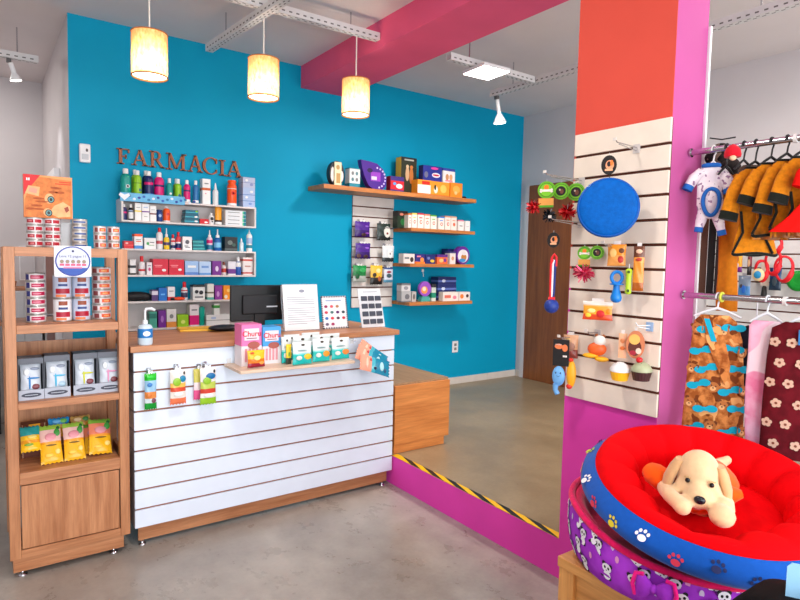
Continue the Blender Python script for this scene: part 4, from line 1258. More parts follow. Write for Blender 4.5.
counter_pack('slim green and blue pack at the left of the counter front', 144.5, 156.5, 373, 410, [(.2, (20, 150, 50)), (.32, (210, 222, 226)), (.48, (226, 140, 70)), (.82, (150, 196, 226)), (1, (40, 180, 40))], ((.35, .4, .22, .08, (214, 120, 50)), (.5, .9, .4, .06, (30, 200, 40)), (.7, .25, .2, .07, (120, 60, 80)), (.4, .7, .22, .06, (60, 130, 200))))
DC = [(.2, (236, 120, 80)), (.4, (236, 226, 216)), (.5, (214, 80, 50)), (.62, (240, 190, 90)), (1, (236, 230, 222))]
counter_pack('dog snack pack with orange foot on the counter front', 170, 186, 369, 405, DC, ((.4, .66, .26, .12, (150, 196, 50)), (.75, .74, .2, .1, (20, 130, 170)), (.5, .92, .24, .05, (240, 240, 240)), (.86, .9, .06, .05, (30, 30, 30)), (.5, .3, .3, .06, (240, 240, 236))))
counter_pack('dog snack pack with lime foot on the counter front', 200, 216, 367, 405, [(.16, (150, 200, 40)), (.34, (236, 230, 222)), (.46, (206, 66, 50)), (.6, (190, 206, 90)), (1, (236, 230, 226))], ((.4, .66, .26, .1, (150, 196, 50)), (.62, .78, .3, .09, (14, 110, 170)), (.4, .92, .2, .05, (240, 240, 240)), (.86, .9, .07, .05, (30, 30, 30)), (.5, .25, .3, .06, (240, 232, 236))), y=yH - .022)
counter_pack('pink and yellow pack half hidden behind the lime-footed pack', 193.5, 206, 368, 400, [(.3, (226, 80, 140)), (.55, (240, 220, 226)), (1, (206, 196, 90))], (), d=.016, y=CYF - .022)
# salmon and teal packs on a hook
cz = P(370, 358, 'Y', CYF - .13)
t = thing('hanging_pack', 'pile of salmon and teal treat packs hanging at the right end of the counter front', 'pack', cz)
zax = Vector((-.84, .24, .48)).normalized()
nrm = Vector((-.25, -.72, .64))
nrm = (nrm - zax * nrm.dot(zax)).normalized()
for i, (dx, dn, rl, up) in enumerate(((.0, .0, 0, 1), (.035, -.026, .14, 1), (-.03, .026, -.22, 1), (.02, -.05, .3, 0))):
    xa = (-nrm).cross(zax).normalized()
    R4 = Matrix((xa, -nrm, zax)).transposed().to_4x4() @ Matrix.Rotation(rl, 4, 'Y')
    cc = [(.5, (14, 128, 160)), (.62, (60, 170, 190)), (1, (238, 160, 134))] if up else [(.3, (14, 100, 150)), (1, (20, 130, 170))]
    o = pouch('bag', None, None, .112, .21, .018, (0, 0, 0), (0, 0, 0), cc, ((.5, .28, .28, .07, (170, 220, 230)), (.3, .16, .14, .04, (30, 70, 110)), (.5, .78, .32, .04, (250, 200, 176)), (.3, .5, .1, .05, (20, 40, 70)), (.74, .66, .1, .04, (200, 60, 60))), parent=t)
    o.rotation_euler = R4.to_euler()
    o.location = xa * dx + nrm * dn + zax * (-.1 - .012 * i) + Vector((0, -.02, 0))
hk = thing('peg_hook', 'clear plastic hook carrying the pile of salmon and teal treat packs', 'hook', (cz.x - .06, CYF - .001, cz.z + .1))
MB().mat(clear(alpha=.6)).box(-.014, .014, -.003, 0, -.02, .015).tube([(0, -.003, 0), (0, -.04, .002), (0, -.05, .01)], .0035, 8).build('mounted_hook', hk)

# ------------------------------------------------------- tins on the shelf
RS_, HS_ = .0375, .0335
PINKT, ORGT = (176, 20, 70), (226, 90, 40)
pk = ((-26, 60, .3, .74, PINKT), (-66, -36, .18, .84, (40, 44, 110)), (-20, 30, .46, .56, (226, 150, 170)))
ot = ((-14, 54, .28, .74, ORGT), (-62, -28, .2, .8, (126, 60, 60)), (0, 34, .4, .6, (240, 170, 110)))
rt = ((-58, -4, .28, .74, (156, 22, 40)), (4, 56, .28, .74, (170, 24, 44)), (-40, -14, .42, .6, (210, 120, 120)))
bt = ((-50, 50, .35, .62, (60, 90, 150)),)
BODY = (224, 214, 216)
cnt = ['topmost', 'second from the top', 'third from the top', 'fourth from the top', 'fifth from the top', 'sixth from the top', 'bottom']


def stack(xc, n, y, z, r, h, band, what, group, body=BODY):
    for i in range(n):
        k = cnt[n - 1 - i] if i > 0 else 'bottom'
        tin('%s tin of %s' % (k, what), xc + random.uniform(-.0012, .0012), y, z + .0004 + i * (h + .0004), r, h, body, band, group=group, rz=math.radians(random.uniform(-8, 8)))
    return z + n * (h + .0004)


yb = 3.36
x0, x1, zt = span(26, 46.5, 273, 321, yb - .03)
r = (x1 - x0) / 2
stack((x0 + x1) / 2, 6, yb, 1.21, r, (zt - 1.21) / 6 - .0004, pk, 'the magenta-labelled stack on the left of the open shelf', 'magenta-labelled flat tins')
x0, x1, zt = span(92.5, 112, 267, 318, yb + .02)
r2_ = (x1 - x0) / 2
stack((x0 + x1) / 2, 7, yb + .05, 1.21, r2_, (zt - 1.21) / 7 - .0004, ot, 'the orange-labelled stack on the right of the open shelf', 'orange-labelled flat tins')
# tall tins, two by two
x0, x1, zt = span(53.5, 72.5, 298.5, 320, yb - .03)
r3 = (x1 - x0) / 2
h3 = (zt - 1.21) * 1.0
tl = ((-48, 48, .2, .42, (170, 22, 50)), (-30, 30, .52, .62, (50, 70, 130)), (-28, 28, .7, .88, (150, 70, 40)), (-48, 20, .06, .17, (236, 130, 80)))
tx = ((x0 + x1) / 2, (x0 + x1) / 2 + r3 * 2 + .003)
for i in range(2):
    for j in range(2):
        lab = ('upper', 'lower')[1 - i] + ' tall grey-blue tin, ' + ('left', 'right')[j] + ' column of the four in the middle of the open shelf'
        tin(lab, tx[j], yb + .012 * j, 1.2104 + i * (h3 + .0006), r3, h3, (196, 204, 224) if i or j else (232, 230, 232), tl, group='tall tins on the open shelf')
# tins on top
ZS = 1.5754
x0, x1, zt = span(26, 43.5, 217.5, 245, 3.33)
r4 = (x1 - x0) / 2
h4 = (zt - ZS) / 4 - .0004
top1 = stack((x0 + x1) / 2, 4, 3.34, ZS, r4, h4, rt, 'the leftmost red-labelled stack on top of the shelf', 'red-labelled tins on top of the shelf')
stack((x0 + x1) / 2 + 2 * r4 + .002, 4, 3.34, ZS, r4, h4, rt, 'the second red-labelled stack on top of the shelf', 'red-labelled tins on top of the shelf')
xcL = (x0 + x1) / 2 + r4
x0, x1, zt = span(72, 88, 219, 245, 3.36)
stack((x0 + x1) / 2, 5, 3.39, ZS, (x1 - x0) / 2, (zt - ZS) / 5 - .0004, bt, 'the grey blue-printed stack on the shelf top', 'grey tins on top of the shelf', (190, 186, 182))
x0, x1, zt = span(94.5, 107.5, 226, 245, 3.36)
r5 = (x1 - x0) / 2
stack((x0 + x1) / 2, 3, 3.39, ZS, r5, (zt - ZS) / 3 - .0004, ot, 'the first orange-labelled pile on top of the shelf', 'orange-labelled tins on top of the shelf')
stack((x0 + x1) / 2 + 2 * r5 + .002, 3, 3.39, ZS, r5, (zt - ZS) / 3 - .0004, ot, 'the rightmost orange-labelled pile on the shelf top', 'orange-labelled tins on top of the shelf')
# clear acrylic block behind the red tins
x0 = P(60, 240, 'Y', 3.46).x
tag(MB().mat(clear((226, 230, 236), .1, .45)).box(0, .075, 0, .06, 0, .13).build('acrylic_stand', None, (x0, 3.43, ZS), bevel=.002), 'clear acrylic stand between the red and grey tins on the shelf top', 'stand')

# ginger cat display box on the red tins
yC = 3.315
a, b = P(24, 217, 'Y', yC), P(72, 178, 'Y', yC)
w, h = b.x - a.x, b.z - top1
FUR, FURD, FURL = paint((208, 118, 58), .6, var=.3, scale=34), paint((166, 78, 30), .6, var=.2, scale=50), paint((232, 172, 120), .6, var=.16, scale=40)
t = thing('display_box', 'display box with a sideways ginger cat face, on top of the red-labelled tins', 'box', ((a.x + b.x) / 2, yC, top1 + .0006))
MB().mat(paint((224, 150, 90), .5)).box(-w / 2, w / 2, 0, .05, 0, h).build('carton', t)
F = lambda x, z: ((x - .5) * w, z * h)
m = MB().mat(FUR).prism([F(.0, 0), F(.98, 0), F(.98, .92), F(.3, .96), F(.12, .72), F(.02, .4)], -.001, 0)
m.mat(paint((206, 28, 34), .5)).prism([F(0, .5), F(.06, .6), F(.3, .94), F(.34, 1), F(0, 1)], -.0014, 0)
m.mat(FURL).prism([F(.03, .56), F(.1, .74), F(.33, .72), F(.3, .5)], -.0018, 0)
m.mat(paint((226, 150, 130), .6)).prism([F(.09, .6), F(.13, .7), F(.28, .67), F(.26, .56)], -.0022, 0)
m.mat(FURL).prism([F(.5, .12), F(.62, .3), F(.8, .4), F(.95, .3), F(.95, .05), F(.7, .02)], -.0018, 0)
m.mat(FURL).disc(*F(.52, .46), w * .1, h * .12, -.0018, 0, 18).disc(*F(.48, .13), w * .09, h * .1, -.0018, 0, 18)
for q in ((.3, .45, .12, .018), (.36, .38, .14, .015), (.26, .28, .12, .018), (.3, .2, .12, .015), (.66, .72, .12, .02), (.6, .62, .1, .015), (.74, .62, .1, .02), (.12, .2, .08, .02)):
    m.mat(FURD).disc(*F(q[0], q[1]), q[2] * w, q[3] * h * 1.4, -.0022, 0, 12)
for ex, ez in ((.55, .44), (.5, .12)):
    m.mat(paint((40, 30, 24), .5)).disc(*F(ex, ez), w * .075, h * .085, -.0026, 0, 18)
    m.mat(paint((90, 140, 140), .3)).disc(*F(ex, ez), w * .056, h * .064, -.003, 0, 18)
    m.mat(paint((12, 14, 16), .3)).disc(*F(ex, ez), w * .032, h * .04, -.0034, 0, 14)
m.mat(paint((150, 60, 40), .5)).prism([F(.82, .25), F(.9, .3), F(.93, .2), F(.86, .14)], -.0026, 0)
m.build('picture', t)
m = MB().mat(M_WHITE)
for q in (.06, .1):
    m.box(*sorted(((q - .5) * w, (q + .025 - .5) * w)), -.0022, -.0014, h * .86, h * .92)
m.mat(paint((206, 60, 20), .5)).box((.72 - .5) * w, (.97 - .5) * w, -.0016, 0, h * .86, h * .885).box((.64 - .5) * w, (.97 - .5) * w, -.0016, 0, h * .81, h * .835)
m.build('lettering', t)

# promotion sign
a, b = P(54.5, 276.5, 'Y', SYF - .005), P(91, 246.5, 'Y', SYF - .005)
w, h = b.x - a.x, b.z - a.z
t = thing('promotion_sign', 'white square promotion sign with a blue-ringed oval, fixed to the shelf\'s top rail', 'sign', ((a.x + b.x) / 2, SYF - .003, a.z))
m = MB().mat(paint((240, 238, 240), .45)).box(-w / 2, w / 2, -.002, .0015, 0, h)
m.mat(paint((40, 60, 150), .45)).disc(0, h * .5, w * .48, h * .49, -.0028, -.002, 36)
m.mat(paint((206, 210, 232), .45)).disc(0, h * .5, w * .44, h * .45, -.0034, -.002, 36)
m.mat(paint((40, 80, 170), .45)).prism([(w * .44 * math.cos(q), h * .5 + h * .45 * math.sin(q)) for q in [PI + .5 + (PI - 1.0) * i / 14 for i in range(15)]], -.004, -.002)
m.build('card', t)
m = MB().mat(paint((40, 44, 90), .45)).text('Leve 12 pague 11', w * .105, 0, h * .66, -.0042, .0006)
m.disc(0, h * .83, w * .035, h * .04, -.0045, -.003, 10)
for i in range(5):
    m.mat(paint((150, 130, 110), .45)).disc(w * (-.3 + .15 * i), h * .49, w * .055, h * .06, -.0045, -.003, 12)
    m.mat(paint((216, 90, 120), .45)).box(w * (-.3 + .15 * i - .06), w * (-.3 + .15 * i + .06), -.0048, -.003, h * .35, h * .42)
m.mat(paint((230, 130, 160), .45)).box(-w * .26, w * .24, -.005, -.003, h * .27, h * .32)
m.build('lettering', t)

# display boxes of pouches on the second board
ZB2 = .8454
bx = [(18.5, 43.5, 357.5, 400, (40, 130, 200), 'with a blue curved stripe, first'), (44.5, 70, 354.5, 395, (70, 180, 220), 'with a light blue stripe, second'),
      (73.5, 97.5, 352.5, 393, (206, 210, 40), 'with a yellow stripe, third'), (98, 121.5, 351, 391, (230, 150, 190), 'with a pink print, last')]
for i, (xl, xr, ytp, ybm, c, who) in enumerate(bx):
    yf = 3.27
    a, b = P(xl, ybm, 'Y', yf), P(xr, ytp, 'Y', yf)
    w, h = b.x - a.x - .002, b.z - ZB2
    t = thing('pouch_display_box', 'dark grey display box holding a silver pouch %s of four' % who, 'display box', ((a.x + b.x) / 2, yf, ZB2 + .0004), 0, 'display boxes of pouches')
    dk = paint((78, 82, 92), .45)
    m = MB().mat(dk).box(-w / 2, -w / 2 + .003, .0, .1, 0, h).box(w / 2 - .003, w / 2, .0, .1, 0, h).box(-w / 2, w / 2, .097, .1, 0, h).box(-w / 2, w / 2, .0, .1, h - .004, h).box(-w / 2, w / 2, 0, .1, 0, .003)
    m.mat(paint((96, 100, 110), .45)).box(-w / 2, w / 2, -.0005, .003, h * .86, h)
    m.build('box', t)
    m = MB().mat(paint((176, 182, 196), .4)).box(-w / 2 - .0006, w / 2 + .0006, -.003, .0015, 0, h * .24)
    m.mat(paint((60, 64, 80), .4)).disc(0, h * .12, w * .4, h * .055, -.0038, -.003, 18)
    m.mat(paint((176, 182, 196), .4)).box(-w * .26, w * .26, -.0042, -.0038, h * .112, h * .128)
    m.build('front_strip', t)
    pouch('silver_pouch', None, None, w * .84, h * .74, .03, (0, .022, h * .13), (-.12, 0, 0), [(1, (206, 212, 222))], ((.62, .5, .3, .028, c), (.44, .36, .05, .22, c), (.72, .22, .2, .09, (120, 50, 60) if i != 1 else (160, 190, 210)), (.68, .8, .22, .05, (150, 160, 180)), (.3, .7, .14, .12, (232, 236, 240))), zig=False, parent=t)

# yellow treat packets on the third board
ZB3 = .51
YC_ = [(.48, (240, 178, 30)), (.56, (226, 150, 30)), (.86, (236, 190, 180)), (1, (150, 190, 70))]


def packet(label, xl, xr, ytp, ybm, y, cols, lean, rz, spots=None, tilt=0):
    a, b = P(xl, ybm, 'Y', y), P(xr, ytp, 'Y', y)
    w = (b.x - a.x)
    h = (b.z - a.z) / math.cos(lean) * 1.02
    spots = spots if spots is not None else ((.5, .68, .26, .1, (230, 150, 160)), (.8, .78, .14, .1, (60, 150, 60)), (.5, .46, .26, .022, (120, 90, 20)), (.78, .28, .12, .07, (250, 214, 120)), (.4, .2, .2, .05, (250, 206, 80)), (.86, .9, .08, .05, (30, 100, 40)))
    return pouch('treat_packet', label, 'packet', w, h, .028, ((a.x + b.x) / 2, y, max(a.z, ZB3 + .004)), (-lean, tilt, rz), cols, spots, group='yellow treat packets')


packet('front left yellow treat packet with a pink label on the third board', 41, 63, 430, 466, 3.29, YC_, .5, .04)
packet('front middle yellow treat packet with a pink label on the third board', 64.6, 85.5, 427, 462, 3.29, YC_, .5, 0)
YR = [(.5, (242, 180, 30)), (.58, (236, 150, 40)), (.86, (232, 130, 100)), (1, (120, 170, 60))]
packet('right yellow treat packet with a salmon label, leaning at the right of the third board', 89, 112, 422.5, 455.5, 3.30, YR, .5, .1, tilt=.1)
packet('yellow treat packet half hidden behind the right one with salmon label', 85.5, 100, 428, 455, 3.36, YR, .5, .05)
packet('low yellow treat packet with a teal top at the left of the third board', 21, 41, 429, 453, 3.31, [(.3, (244, 186, 20)), (.45, (230, 150, 30)), (.65, (244, 190, 40)), (1, (40, 150, 150))], .55, .05, ((.4, .25, .24, .06, (120, 160, 40)), (.6, .55, .24, .06, (240, 220, 120))))
packet('blue-topped treat packet standing at the back of the third board', 48.5, 70, 418.5, 438, 3.42, [(.6, (230, 160, 50)), (1, (40, 140, 200))], .4, 0, ((.7, .8, .18, .12, (90, 170, 70)), (.4, .8, .2, .1, (90, 170, 220))))
packet('beige-topped treat packet standing at the back of the third board', 71, 91, 416.5, 436, 3.45, [(.6, (230, 160, 50)), (1, (206, 160, 90))], .4, 0, ((.75, .8, .16, .12, (60, 130, 60)), (.35, .8, .2, .1, (230, 200, 150))))
a, b = P(21.5, 449, 'Y', 3.46), P(46, 422.5, 'Y', 3.46)
w, h = b.x - a.x, b.z - ZB3
m = MB().mat(paint((110, 50, 24), .5)).box(-w / 2, w / 2, 0, .07, 0, h)
m.mat(paint((240, 170, 20), .5)).box(-w * .2, w * .26, -.0008, 0, h * .3, h)
m.mat(paint((230, 200, 160), .5)).box(-w * .46, -w * .44, -.0008, 0, 0, h).box(w * .44, w * .46, -.0008, 0, 0, h)
tag(m.build('display_box', None, ((a.x + b.x) / 2, 3.46, ZB3 + .0004)), 'brown display box with a yellow middle, back left of the third board', 'box')

# ------------------------------------------------------ slatted pillar panel
PANW = paint((240, 224, 208), .35)
slat_panel('slatted_panel', 'tall white slatted panel on the pillar, pet toys hanging from it', .468, .92, 2.145, 12, PANW, (XS - .002, 1.796), -PI / 2)
PX = XS - .021          # front of the panel


def panel_hook(label, px, py, length, plate=(210, 200, 196), mat=None):
    a = P(px, py, 'X', PX)
    t = thing('peg_hook', label, 'hook', (PX - .0006, a.y, a.z), -PI / 2, 'hooks on the pillar panel')
    MB().mat(paint(plate, .3)).box(-.016, .016, -.004, -.0, -.022, .016).build('mounted_plate', t, bevel=.001)
    m = MB().mat(mat or M_CHROME).tube([(0, -.004, .002), (0, -length, .006), (0, -length - .012, .018)], .0026, 8)
    m.tube([(0, -.004, -.012), (0, -length * .9, .0)], .0022, 8)
    m.build('prong', t)
    if mat is None:
        MB().mat(paint((226, 214, 206), .3)).box(-.008, .008, -length - .018, -length - .015, .01, .022).build('price_tab', t)
    return a.y, a.z


panel_hook('long chrome hook carrying green toy cards at the pillar panel\'s upper left', 582, 181, .24)
panel_hook('chrome hook at the top right of the pillar panel, above the blue disc', 637, 148, .14)
panel_hook('chrome hook at the left edge of the pillar panel, level with the disc\'s lower half', 581, 223, .2)
panel_hook('chrome hook in the middle of the pillar panel, over the pacifier toy', 622, 247, .12)
panel_hook('clear plastic hook low at the right of the pillar panel', 650, 326, .09, (150, 180, 216), clear(alpha=.7))
panel_hook('chrome hook behind the orange and white squeaky toy', 598, 333, .07)
panel_hook('chrome hook behind the black toy card low on the panel', 575, 338, .1)

TH = math.radians(-60)


def at_panel(px, py, off):
    return P(px, py, 'X', PX - off)


def pxm(off):
    """metres per photo pixel near the panel at that offset"""
    a = at_panel(610, 250, off)
    return (a - CAM).dot(_f) / FPX


def tinsel(name, label, px, py, off, r, cols, parent=None, n=110):
    a = at_panel(px, py, off)
    m = MB()
    rnd = random.Random(hash((px, py)) % 1000)
    m.mat(paint(cols[0], .25, .2)).ell((0, 0, 0), (r * .35, r * .35, r * .3), 10, 6)
    for i in range(n):
        v = Vector((rnd.gauss(0, 1), rnd.gauss(0, 1), rnd.gauss(0, .7))).normalized()
        u = v.cross(Vector((rnd.random(), rnd.random(), rnd.random()))).normalized() * r * .09
        l = r * rnd.uniform(.75, 1.1)
        m.mat(paint(cols[i % len(cols)], .2, .35))
        m.add([v * r * .2 - u, v * r * .2 + u, v * l + u * .6, v * l - u * .6], [(0, 1, 2, 3)])
    m.mat(paint((200, 200, 204), .3)).cyl((0, 0, r * .3), (0, 0, r * .8), .0012, n=6)
    return tag(m.build(name, None, a), label, 'cat toy')


TR_, TRD = (206, 20, 30), (130, 8, 18)
tinsel('hanging_tinsel_toy', 'red tinsel pompom toy left of the green toy cards', 534, 207, .2, .036, [TR_, TRD, (240, 60, 60)])
tinsel('hanging_tinsel_toy', 'red tinsel pompom toy between the green toy cards and the blue disc', 567.5, 212, .07, .042, [TR_, TRD, (240, 60, 60)])
tinsel('hanging_tinsel_toy', 'black tinsel pompom toy below the green toy cards', 549, 216, .14, .034, [(24, 26, 30), (70, 76, 84), (10, 10, 12)])
tinsel('hanging_tinsel_toy', 'pink tinsel pompom toy under the lower green toy cards', 584, 273, .05, .048, [(226, 50, 96), (190, 30, 80), (240, 110, 130)])


def toy_card(label, px, py, off, rpx, style, low=True):
    """green header card shaped as a disc with a picture in it"""
    a = at_panel(px, py, off)
    k = pxm(off)
    r = rpx * k
    t = thing('toy_card', label, 'toy card', a, TH, 'green cat toy cards')
    m = MB().mat(paint((100, 170, 30), .4)).disc(0, 0, r, r, -.002, .002, 26)
    m.mat(paint((52, 96, 16), .4)).disc(0, 0, r * .8, r * .8, -.0026, -.002, 26)
    m.mat(paint((120, 190, 40), .4)).disc(0, 0, r * .74, r * .74, -.003, -.002, 26)
    if style == 'bone':
        m.mat(paint((244, 120, 30), .4)).disc(0, r * .3, r * .3, r * .3, -.0036, -.002, 14)
        m.mat(paint((240, 226, 214), .4)).box(-r * .6, r * .6, -.004, -.002, -r * .2, r * .06)
        for sx in (-1, 1):
            m.disc(sx * r * .6, r * .02, r * .15, r * .13, -.004, -.002, 10).disc(sx * r * .6, -r * .18, r * .15, r * .13, -.004, -.002, 10)
    else:
        m.mat(paint((30, 22, 20), .4)).disc(0, 0, r * .56, r * .56, -.0036, -.002, 22)
        m.mat(paint((110, 60, 44), .4)).disc(r * .1, -r * .05, r * .22, r * .3, -.004, -.003, 14)
        m.mat(paint((190, 170, 150), .4)).disc(-r * .12, r * .14, r * .1, r * .12, -.0044, -.003, 10)
    m.build('card', t)
    m = MB().mat(paint((220, 150, 70), .4)).box(-r * .85, r * .85, -.003, .003, -r * 1.75, -r * .95)
    m.mat(paint((80, 150, 30), .4)).box(-r * .85, r * .85, -.0032, .0032, -r * 2.0, -r * 1.751)
    if low:
        m.build('lower_card', t)
    MB().mat(paint((200, 200, 204), .3)).tube([(0, 0, r * .85), (0, 0, r * 1.25)], .0012, 6).build('hang_loop', t)
    return t


toy_card('round green toy card with a bone picture, leftmost of the upper cluster', 546.5, 190, .17, 9.6, 'bone')
toy_card('round green toy card with a dark picture, middle of the upper cluster', 561, 191, .115, 9.2, 'dark', False)
toy_card('round green toy card with a dark picture, nearest the blue disc in the upper cluster', 576, 192, .06, 9.2, 'dark', False)
toy_card('small round green toy card with a bone picture, lower cluster', 584.5, 253, .05, 7.0, 'bone')
toy_card('small round green toy card with a dark picture, lower cluster', 597, 252.5, .03, 7.0, 'dark', False)

# blue frisbee and the cards
a = P(608, 207.5, 'X', 2.1)
D = thing('flying_disc', 'large bright blue flying disc hanging on the slatted pillar panel', 'flying disc', a, math.radians(-54.7))
DM = paint((0, 88, 172), .6, bmp=.5, bscale=160, var=.12, scale=60, spec=.12)
m = MB(Matrix.Rotation(PI / 2, 4, 'X')).mat(DM).lathe([(.0002, .012), (.06, .0125), (.104, .011), (.116, .005), (.122, -.004), (.1235, -.012), (.12, -.014), (.112, -.006), (.09, .004), (.0002, .007)], n=48, cap=False)
m.build('disc', D)
MB(Matrix.Rotation(PI / 2, 4, 'X')).mat(paint((0, 86, 178), .5)).tube([(.1165 * math.cos(2 * PI * j / 48), .1165 * math.sin(2 * PI * j / 48), .0055) for j in range(48)], .0022, 6, closed=True).build('rim_bead', D)
MB().mat(paint((30, 24, 22), .5)).tube([(0, .006, .118), (0, .02, .14), (.0, .05, .158)], .0018, 6).build('hang_loop', D)


def oval_tag(label, px, py, off, rx, rz, parent=None):
    a = at_panel(px, py, off)
    k = pxm(off)
    m = MB().mat(paint((24, 18, 16), .4)).disc(0, 0, rx * k, rz * k, -.0015, .0015, 24)
    m.mat(paint((224, 150, 110), .4)).disc(rx * k * .1, 0, rx * k * .55, rz * k * .5, -.002, -.001, 16)
    m.mat(paint((30, 20, 18), .4)).disc(0, rz * k * .1, rx * k * .25, rz * k * .28, -.0024, -.001, 12)
    m.mat(paint((230, 120, 50), .4)).disc(rx * k * .35, rz * k * .2, rx * k * .2, rz * k * .3, -.0028, -.001, 12)
    m.mat(paint((236, 170, 130), .4)).box(-rx * k * .5, rx * k * .5, -.0028, -.001, -rz * k * .6, -rz * k * .4)
    m.mat(paint((200, 200, 204), .3)).tube([(0, 0, rz * k * .9), (0, 0, rz * k * 1.25)], .0011, 6)
    return tag(m.build('hanging_oval_card', None, a, (0, 0, TH)), label, 'toy card', 'black oval cards')


oval_tag('black oval card above the blue disc', 609, 165, .15, 7.4, 9.6)
oval_tag('black oval card hanging in front of the brown door, above the striped rope ball', 553.5, 240, .14, 6.8, 8.4)
# rope ball
off = .14
k = pxm(off)
a = at_panel(551.5, 306, off)
t = thing('rope_ball_toy', 'red white and blue striped rope toy with a dark blue ball at its end', 'dog toy', a, TH)
MB().mat(paint((30, 56, 140), .5, var=.2, scale=60)).ell((0, 0, 0), (.033, .033, .033), 20, 12).build('ball', t)
top = (309 - 258) * k
for sx, c in ((-.008, (220, 30, 40)), (0, (232, 228, 232)), (.008, (30, 50, 120))):
    MB().mat(paint(c, .7)).tube([(sx * .4, 0, .03), (sx, 0, .06), (sx * 1.2, 0, top * .9), (sx * .6 + .006, 0, top)], .0055, 8).build('rope', t)
MB().mat(paint((220, 30, 40), .6)).tube([(-.014, 0, .032), (.014, 0, .032)], .011, 10).build('knot', t)
MB().mat(paint((220, 30, 40), .6)).tube([(-.01, 0, top * .9), (-.006, 0, top + .01), (.004, 0, top + .026), (.014, 0, top + .012), (.014, 0, top * .86)], .0055, 8).build('hang_loop', t)


def ppack(name, label, cat, xl, xr, ytp, yb, off, cols, spots=(), d=.02, group=None, rz=TH, tabc=(226, 216, 210)):
    c = at_panel((xl + xr) / 2, yb, off)
    k = pxm(off)
    w, h = (xr - xl) * k, (yb - ytp) * k
    t = thing(name, label, cat, c, rz, group)
    pouch('bag', None, None, w, h, d, (0, 0, 0), (0, 0, 0), cols, spots, parent=t, zig=False)
    MB().mat(paint(tabc, .4)).box(-w * .2, w * .2, -.0008, .0008, h - .004, h + .014).build('hang_tab', t)
    return t


ppack('hanging_pack', 'orange pack with pictures hanging right of the lower green toy cards', 'pack', 607.5, 625, 244.5, 266, .058, [(.5, (240, 160, 80)), (1, (246, 150, 40))], ((.3, .6, .2, .2, (250, 190, 110)), (.75, .7, .16, .12, (120, 70, 40)), (.72, .3, .16, .16, (210, 60, 50))))
ppack('hanging_pack', 'brown chew pack at the right of the lower row on the pillar panel', 'pack', 632.5, 642.5, 248, 291, .045, [(.2, (170, 90, 30)), (.6, (226, 140, 50)), (.78, (236, 150, 60)), (1, (110, 60, 40))], ((.5, .88, .3, .05, (236, 190, 160)), (.5, .7, .3, .04, (180, 60, 40))))
ppack('hanging_pack', 'orange and red treat pack with a clear top in the middle of the panel', 'pack', 582.5, 612, 301, 320, .05, [(.3, (226, 80, 40)), (.72, (236, 160, 50)), (.8, (226, 180, 120)), (1, (226, 216, 206))], ((.6, .35, .14, .2, (206, 40, 40)), (.3, .5, .14, .12, (250, 220, 140)), (.85, .5, .08, .16, (240, 140, 30)), (.2, .25, .1, .12, (250, 200, 60))))
ppack('hanging_pack', 'beige chew pack half hidden behind the black toy card', 'pack', 562.5, 578, 333, 358, .03, [(.4, (150, 70, 60)), (1, (226, 170, 130))], ((.5, .5, .3, .2, (180, 130, 110)), (.3, .8, .2, .1, (240, 190, 110))))
# yellow-green chew bone
a = at_panel(628.5, 282, .06)
k = pxm(.06)
t = thing('chew_toy', 'yellow-green ridged chew stick hanging beside the blue pacifier toy', 'dog toy', a, TH)
m = MB().mat(paint((176, 206, 40), .4))
m.lathe([(.006, -.052), (.013, -.045), (.012, -.03)] + [(.0105 + .0022 * (i % 2), -.026 + i * .006) for i in range(10)] + [(.013, .036), (.014, .05), (.006, .056)], n=16)
m.build('stick', t)
MB().mat(paint((60, 80, 20), .5)).disc(0, -.036, .006, .006, -.0145, -.011, 10).disc(0, .042, .006, .006, -.0155, -.011, 10).build('dot', t)
MB().mat(M_WHITE).tube([(0, 0, .055), (0, .01, .075)], .0015, 6).build('hang_loop', t)
# blue pacifier toy
a = at_panel(616.5, 287, .07)
t = thing('pacifier_toy', 'blue rubber pacifier-shaped dog toy hanging on the pillar panel', 'dog toy', a, TH)
BLT = paint((10, 120, 206), .35)
MB().mat(BLT).tube([(.0215 * math.cos(2 * PI * j / 28), 0, .04 + .0245 * math.sin(2 * PI * j / 28)) for j in range(28)], .0075, 10, closed=True).build('ring', t)
MB().mat(BLT).lathe([(.012, .016), (.028, .0145), (.0285, .010), (.012, .008)], n=24).build('guard', t)
MB().mat(BLT).lathe([(.013, .0075), (.014, -.01), (.02, -.032), (.0235, -.046), (.021, -.058), (.01, -.066), (.002, -.067)], n=24).build('hanging_bulb', t)
# black card with blue toy
a = at_panel(560.5, 366, .1)
k = pxm(.1)
t = thing('hanging_toy_pack', 'black header card with a pale blue smiling latex toy, low on the panel', 'dog toy', a, TH)
m = MB().mat(paint((22, 20, 22), .4)).box(-8.6 * k, 8.6 * k, -.002, .002, 0, 29 * k)
m.mat(paint((226, 120, 70), .4)).disc(-2.5 * k, 21.5 * k, 4.4 * k, 3 * k, -.003, -.002, 16).disc(4 * k, 20 * k, 3 * k, 4 * k, -.003, -.002, 14)
m.mat(paint((226, 216, 210), .4)).box(2 * k, 6.5 * k, -.003, -.002, 10 * k, 12 * k).box(-6 * k, 0, -.003, -.002, 23 * k, 24 * k)
m.build('card', t)
BT = paint((110, 170, 226), .4)
m = MB().mat(BT).ell((-1.5 * k, -.004, -11 * k), (7 * k, .016, 11 * k), 18, 12).tube([(-4 * k, -.004, -20 * k), (-4.5 * k, -.004, -26 * k), (-2 * k, -.004, -31 * k)], [3.2 * k, 2.6 * k, 2.9 * k], 10)
m.build('latex_toy', t)
m = MB().mat(paint((30, 50, 90), .4)).disc(-4 * k, -7 * k, .6 * k, 1 * k, -.022, -.016, 8).disc(1 * k, -7 * k, .6 * k, 1 * k, -.022, -.016, 8)
